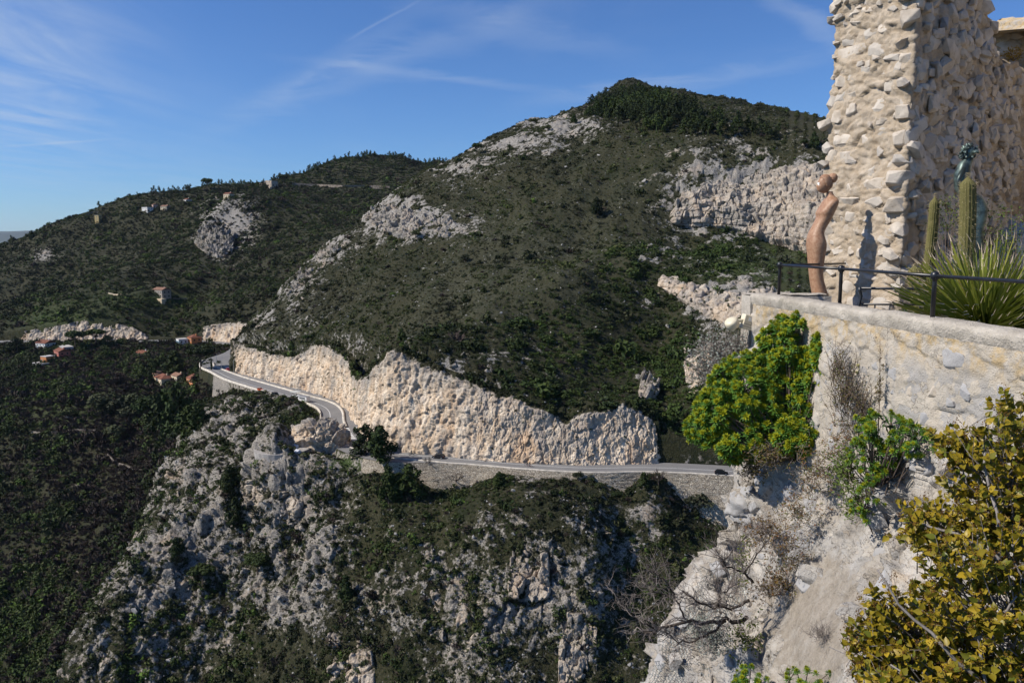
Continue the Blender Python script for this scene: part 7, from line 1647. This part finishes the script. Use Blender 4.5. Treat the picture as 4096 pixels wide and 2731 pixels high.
def leaf_shrub(label, blobs, n, mat, seed, root3, size=.03, name='leafy_shrub'):
    r = np.random.default_rng(seed); root = Vector(root3); e = empty(name, tuple(root)); tag(e, label, 'shrub'); W = [blob_world(b) for b in blobs]; V, F = [], []; st_ = MB()
    for _ in range(n):
        c, R = W[r.integers(len(W))]; d = Vector(r.normal(size=3)).normalized(); q = c + Vector((d.x * R.x, d.y * R.y, d.z * R.z)) * r.uniform(.4, 1.05) - root; t = (Vector(r.normal(size=3)) + d).normalized(); s = t.cross(Vector(r.normal(size=3))).normalized(); l = size * r.uniform(.6, 1.3); i = len(V); V += [q, q + t * l * .5 + s * l * .3, q + t * l, q + t * l * .5 - s * l * .3]; F.append((i, i + 1, i + 2, i + 3))
        if _ % 40 == 0: st_.tube([(0, 0, 0), q * .5, q], [.012, .007, .003], 4, False)
    o = add_obj('leaves', raw_mesh('leaves', V, F), mat, e); o['kind'] = 'stuff'; st_.build('stems', G_STEM, e)
leaf_shrub('dark leafy shrub between the cacti and the ruin wall', [(945, 215, 11.0, 14, 20, .3), (990, 225, 10.6, 14, 26, .3), (1000, 250, 10.4, 18, 24, .3)], 1100, OLV, 3, (5.9, 10.8, -1.4))
leaf_shrub('green leafy shrub at the frame edge behind the spiky grass plant', [(1022, 250, 9.9, 22, 36, .3), (1030, 310, 9.4, 24, 24, .3)], 1300, OLV, 4, (6.2, 9.7, -1.4))
leaf_shrub('low dark groundcover around the foot of the spiky grass plant', [(985, 322, 8.9, 44, 9, .3), (905, 318, 9.3, 20, 6, .2)], 900, G_DARK, 5, (5.2, 9.2, -1.4), .04, 'groundcover')
leaf_shrub('grey-green tuft growing on the broken wall top', [(974, 38, 13.8, 6, 7, .15)], 260, S_LEAF, 6, tuple(U(974, 46, 13.8)), .05)
leaf_shrub('rust coloured dry tuft on the sunlit wall fragment', [(1014, 54, 17.0, 9, 5, .1)], 260, leafmat('rusty_tuft', [(.34, .19, .03), (.44, .27, .05)], .2, .8), 7, tuple(U(1014, 60, 17.0)), .045)
# ---- verdigris bronze figure bending behind the cacti
bz = material('verdigris_bronze', .42); mt, b_, p_ = bz; g_ = b_.n('ShaderNodeNewGeometry'); nb_ = b_.noise(g_.outputs['Position'], 9, 5, .6); b_.link(b_.mix(b_.ramp(nb_, .4, .65), (.045, .060, .058), (.14, .19, .175)), p_.inputs['Base Color']); p_.inputs['Metallic'].default_value = .55
path = [(a_, b_2, c_2 * 1.35) for a_, b_2, c_2 in [(974, 300, .10), (974, 260, .10), (972, 240, .095), (974, 226, .088), (977, 218, .085), (978, 209, .085), (975, 201, .075), (966, 195, .062), (961.5, 185, .068), (962, 173, .072), (965, 164, .055), (970, 158, .036)]]
w = np.array([U(a, b, 10.6) for a, b, _ in path]); root = Vector(w[0]); root.z = -1.42; w[0][2] = -1.42; e = empty('bronze_figure', tuple(root)); tag(e, 'greenish bronze figure arching behind the tallest cactus', 'statue'); q = resample(np.column_stack([w, [c for _, _, c in path]]), 44)
MB().tube([Vector(p[:3]) - root for p in q], [float(p[3]) for p in q], 16).build('body', mt, e, True)
hd_ = Vector(U(969, 152, 10.6)) - root; MB().lathe([(.001, -.10), (.055, -.07), (.075, 0), (.06, .06), (.001, .09)], 14, tuple(hd_)).build('head', mt, e, True); hr = MB(); r = np.random.default_rng(5)
for _ in range(46): d = Vector((r.normal() - .4, r.normal() * .6, r.normal() * .8 + .2)).normalized(); hr.tube([hd_ + d * .04, hd_ + d * .085 + Vector(r.normal(size=3) * .015), hd_ + d * .11 + Vector((-.01, 0, -.02)) + Vector(r.normal(size=3) * .02)], [.026, .022, .010], 5)
hr.build('hair', mt, e, True)
MB().tube([Vector(U(964, 168, 10.55)) - root, Vector(U(958, 180, 10.5)) - root, Vector(U(964, 196, 10.5)) - root], [.035, .03, .022], 8).build('arm', mt, e, True)
# ------------------------------------------------------------------ air between here and the far hills
hz = bpy.data.materials.new('thin_haze'); hz.use_nodes = True; hz.node_tree.nodes.clear(); hb_ = NB(hz.node_tree); pv = hb_.n('ShaderNodeVolumePrincipled'); pv.inputs['Color'].default_value = (.66, .82, 1.0, 1); pv.inputs['Density'].default_value = 1.6e-5; pv.inputs['Anisotropy'].default_value = .2
ho = hb_.n('ShaderNodeOutputMaterial'); hb_.link(pv.outputs[0], ho.inputs['Volume'])
hbx = MB().box(-16000, 4000, -300, 21000, -420, 420).build('haze', hz); tag(hbx, 'thin blue haze softening the far hills', 'haze', kind='stuff')
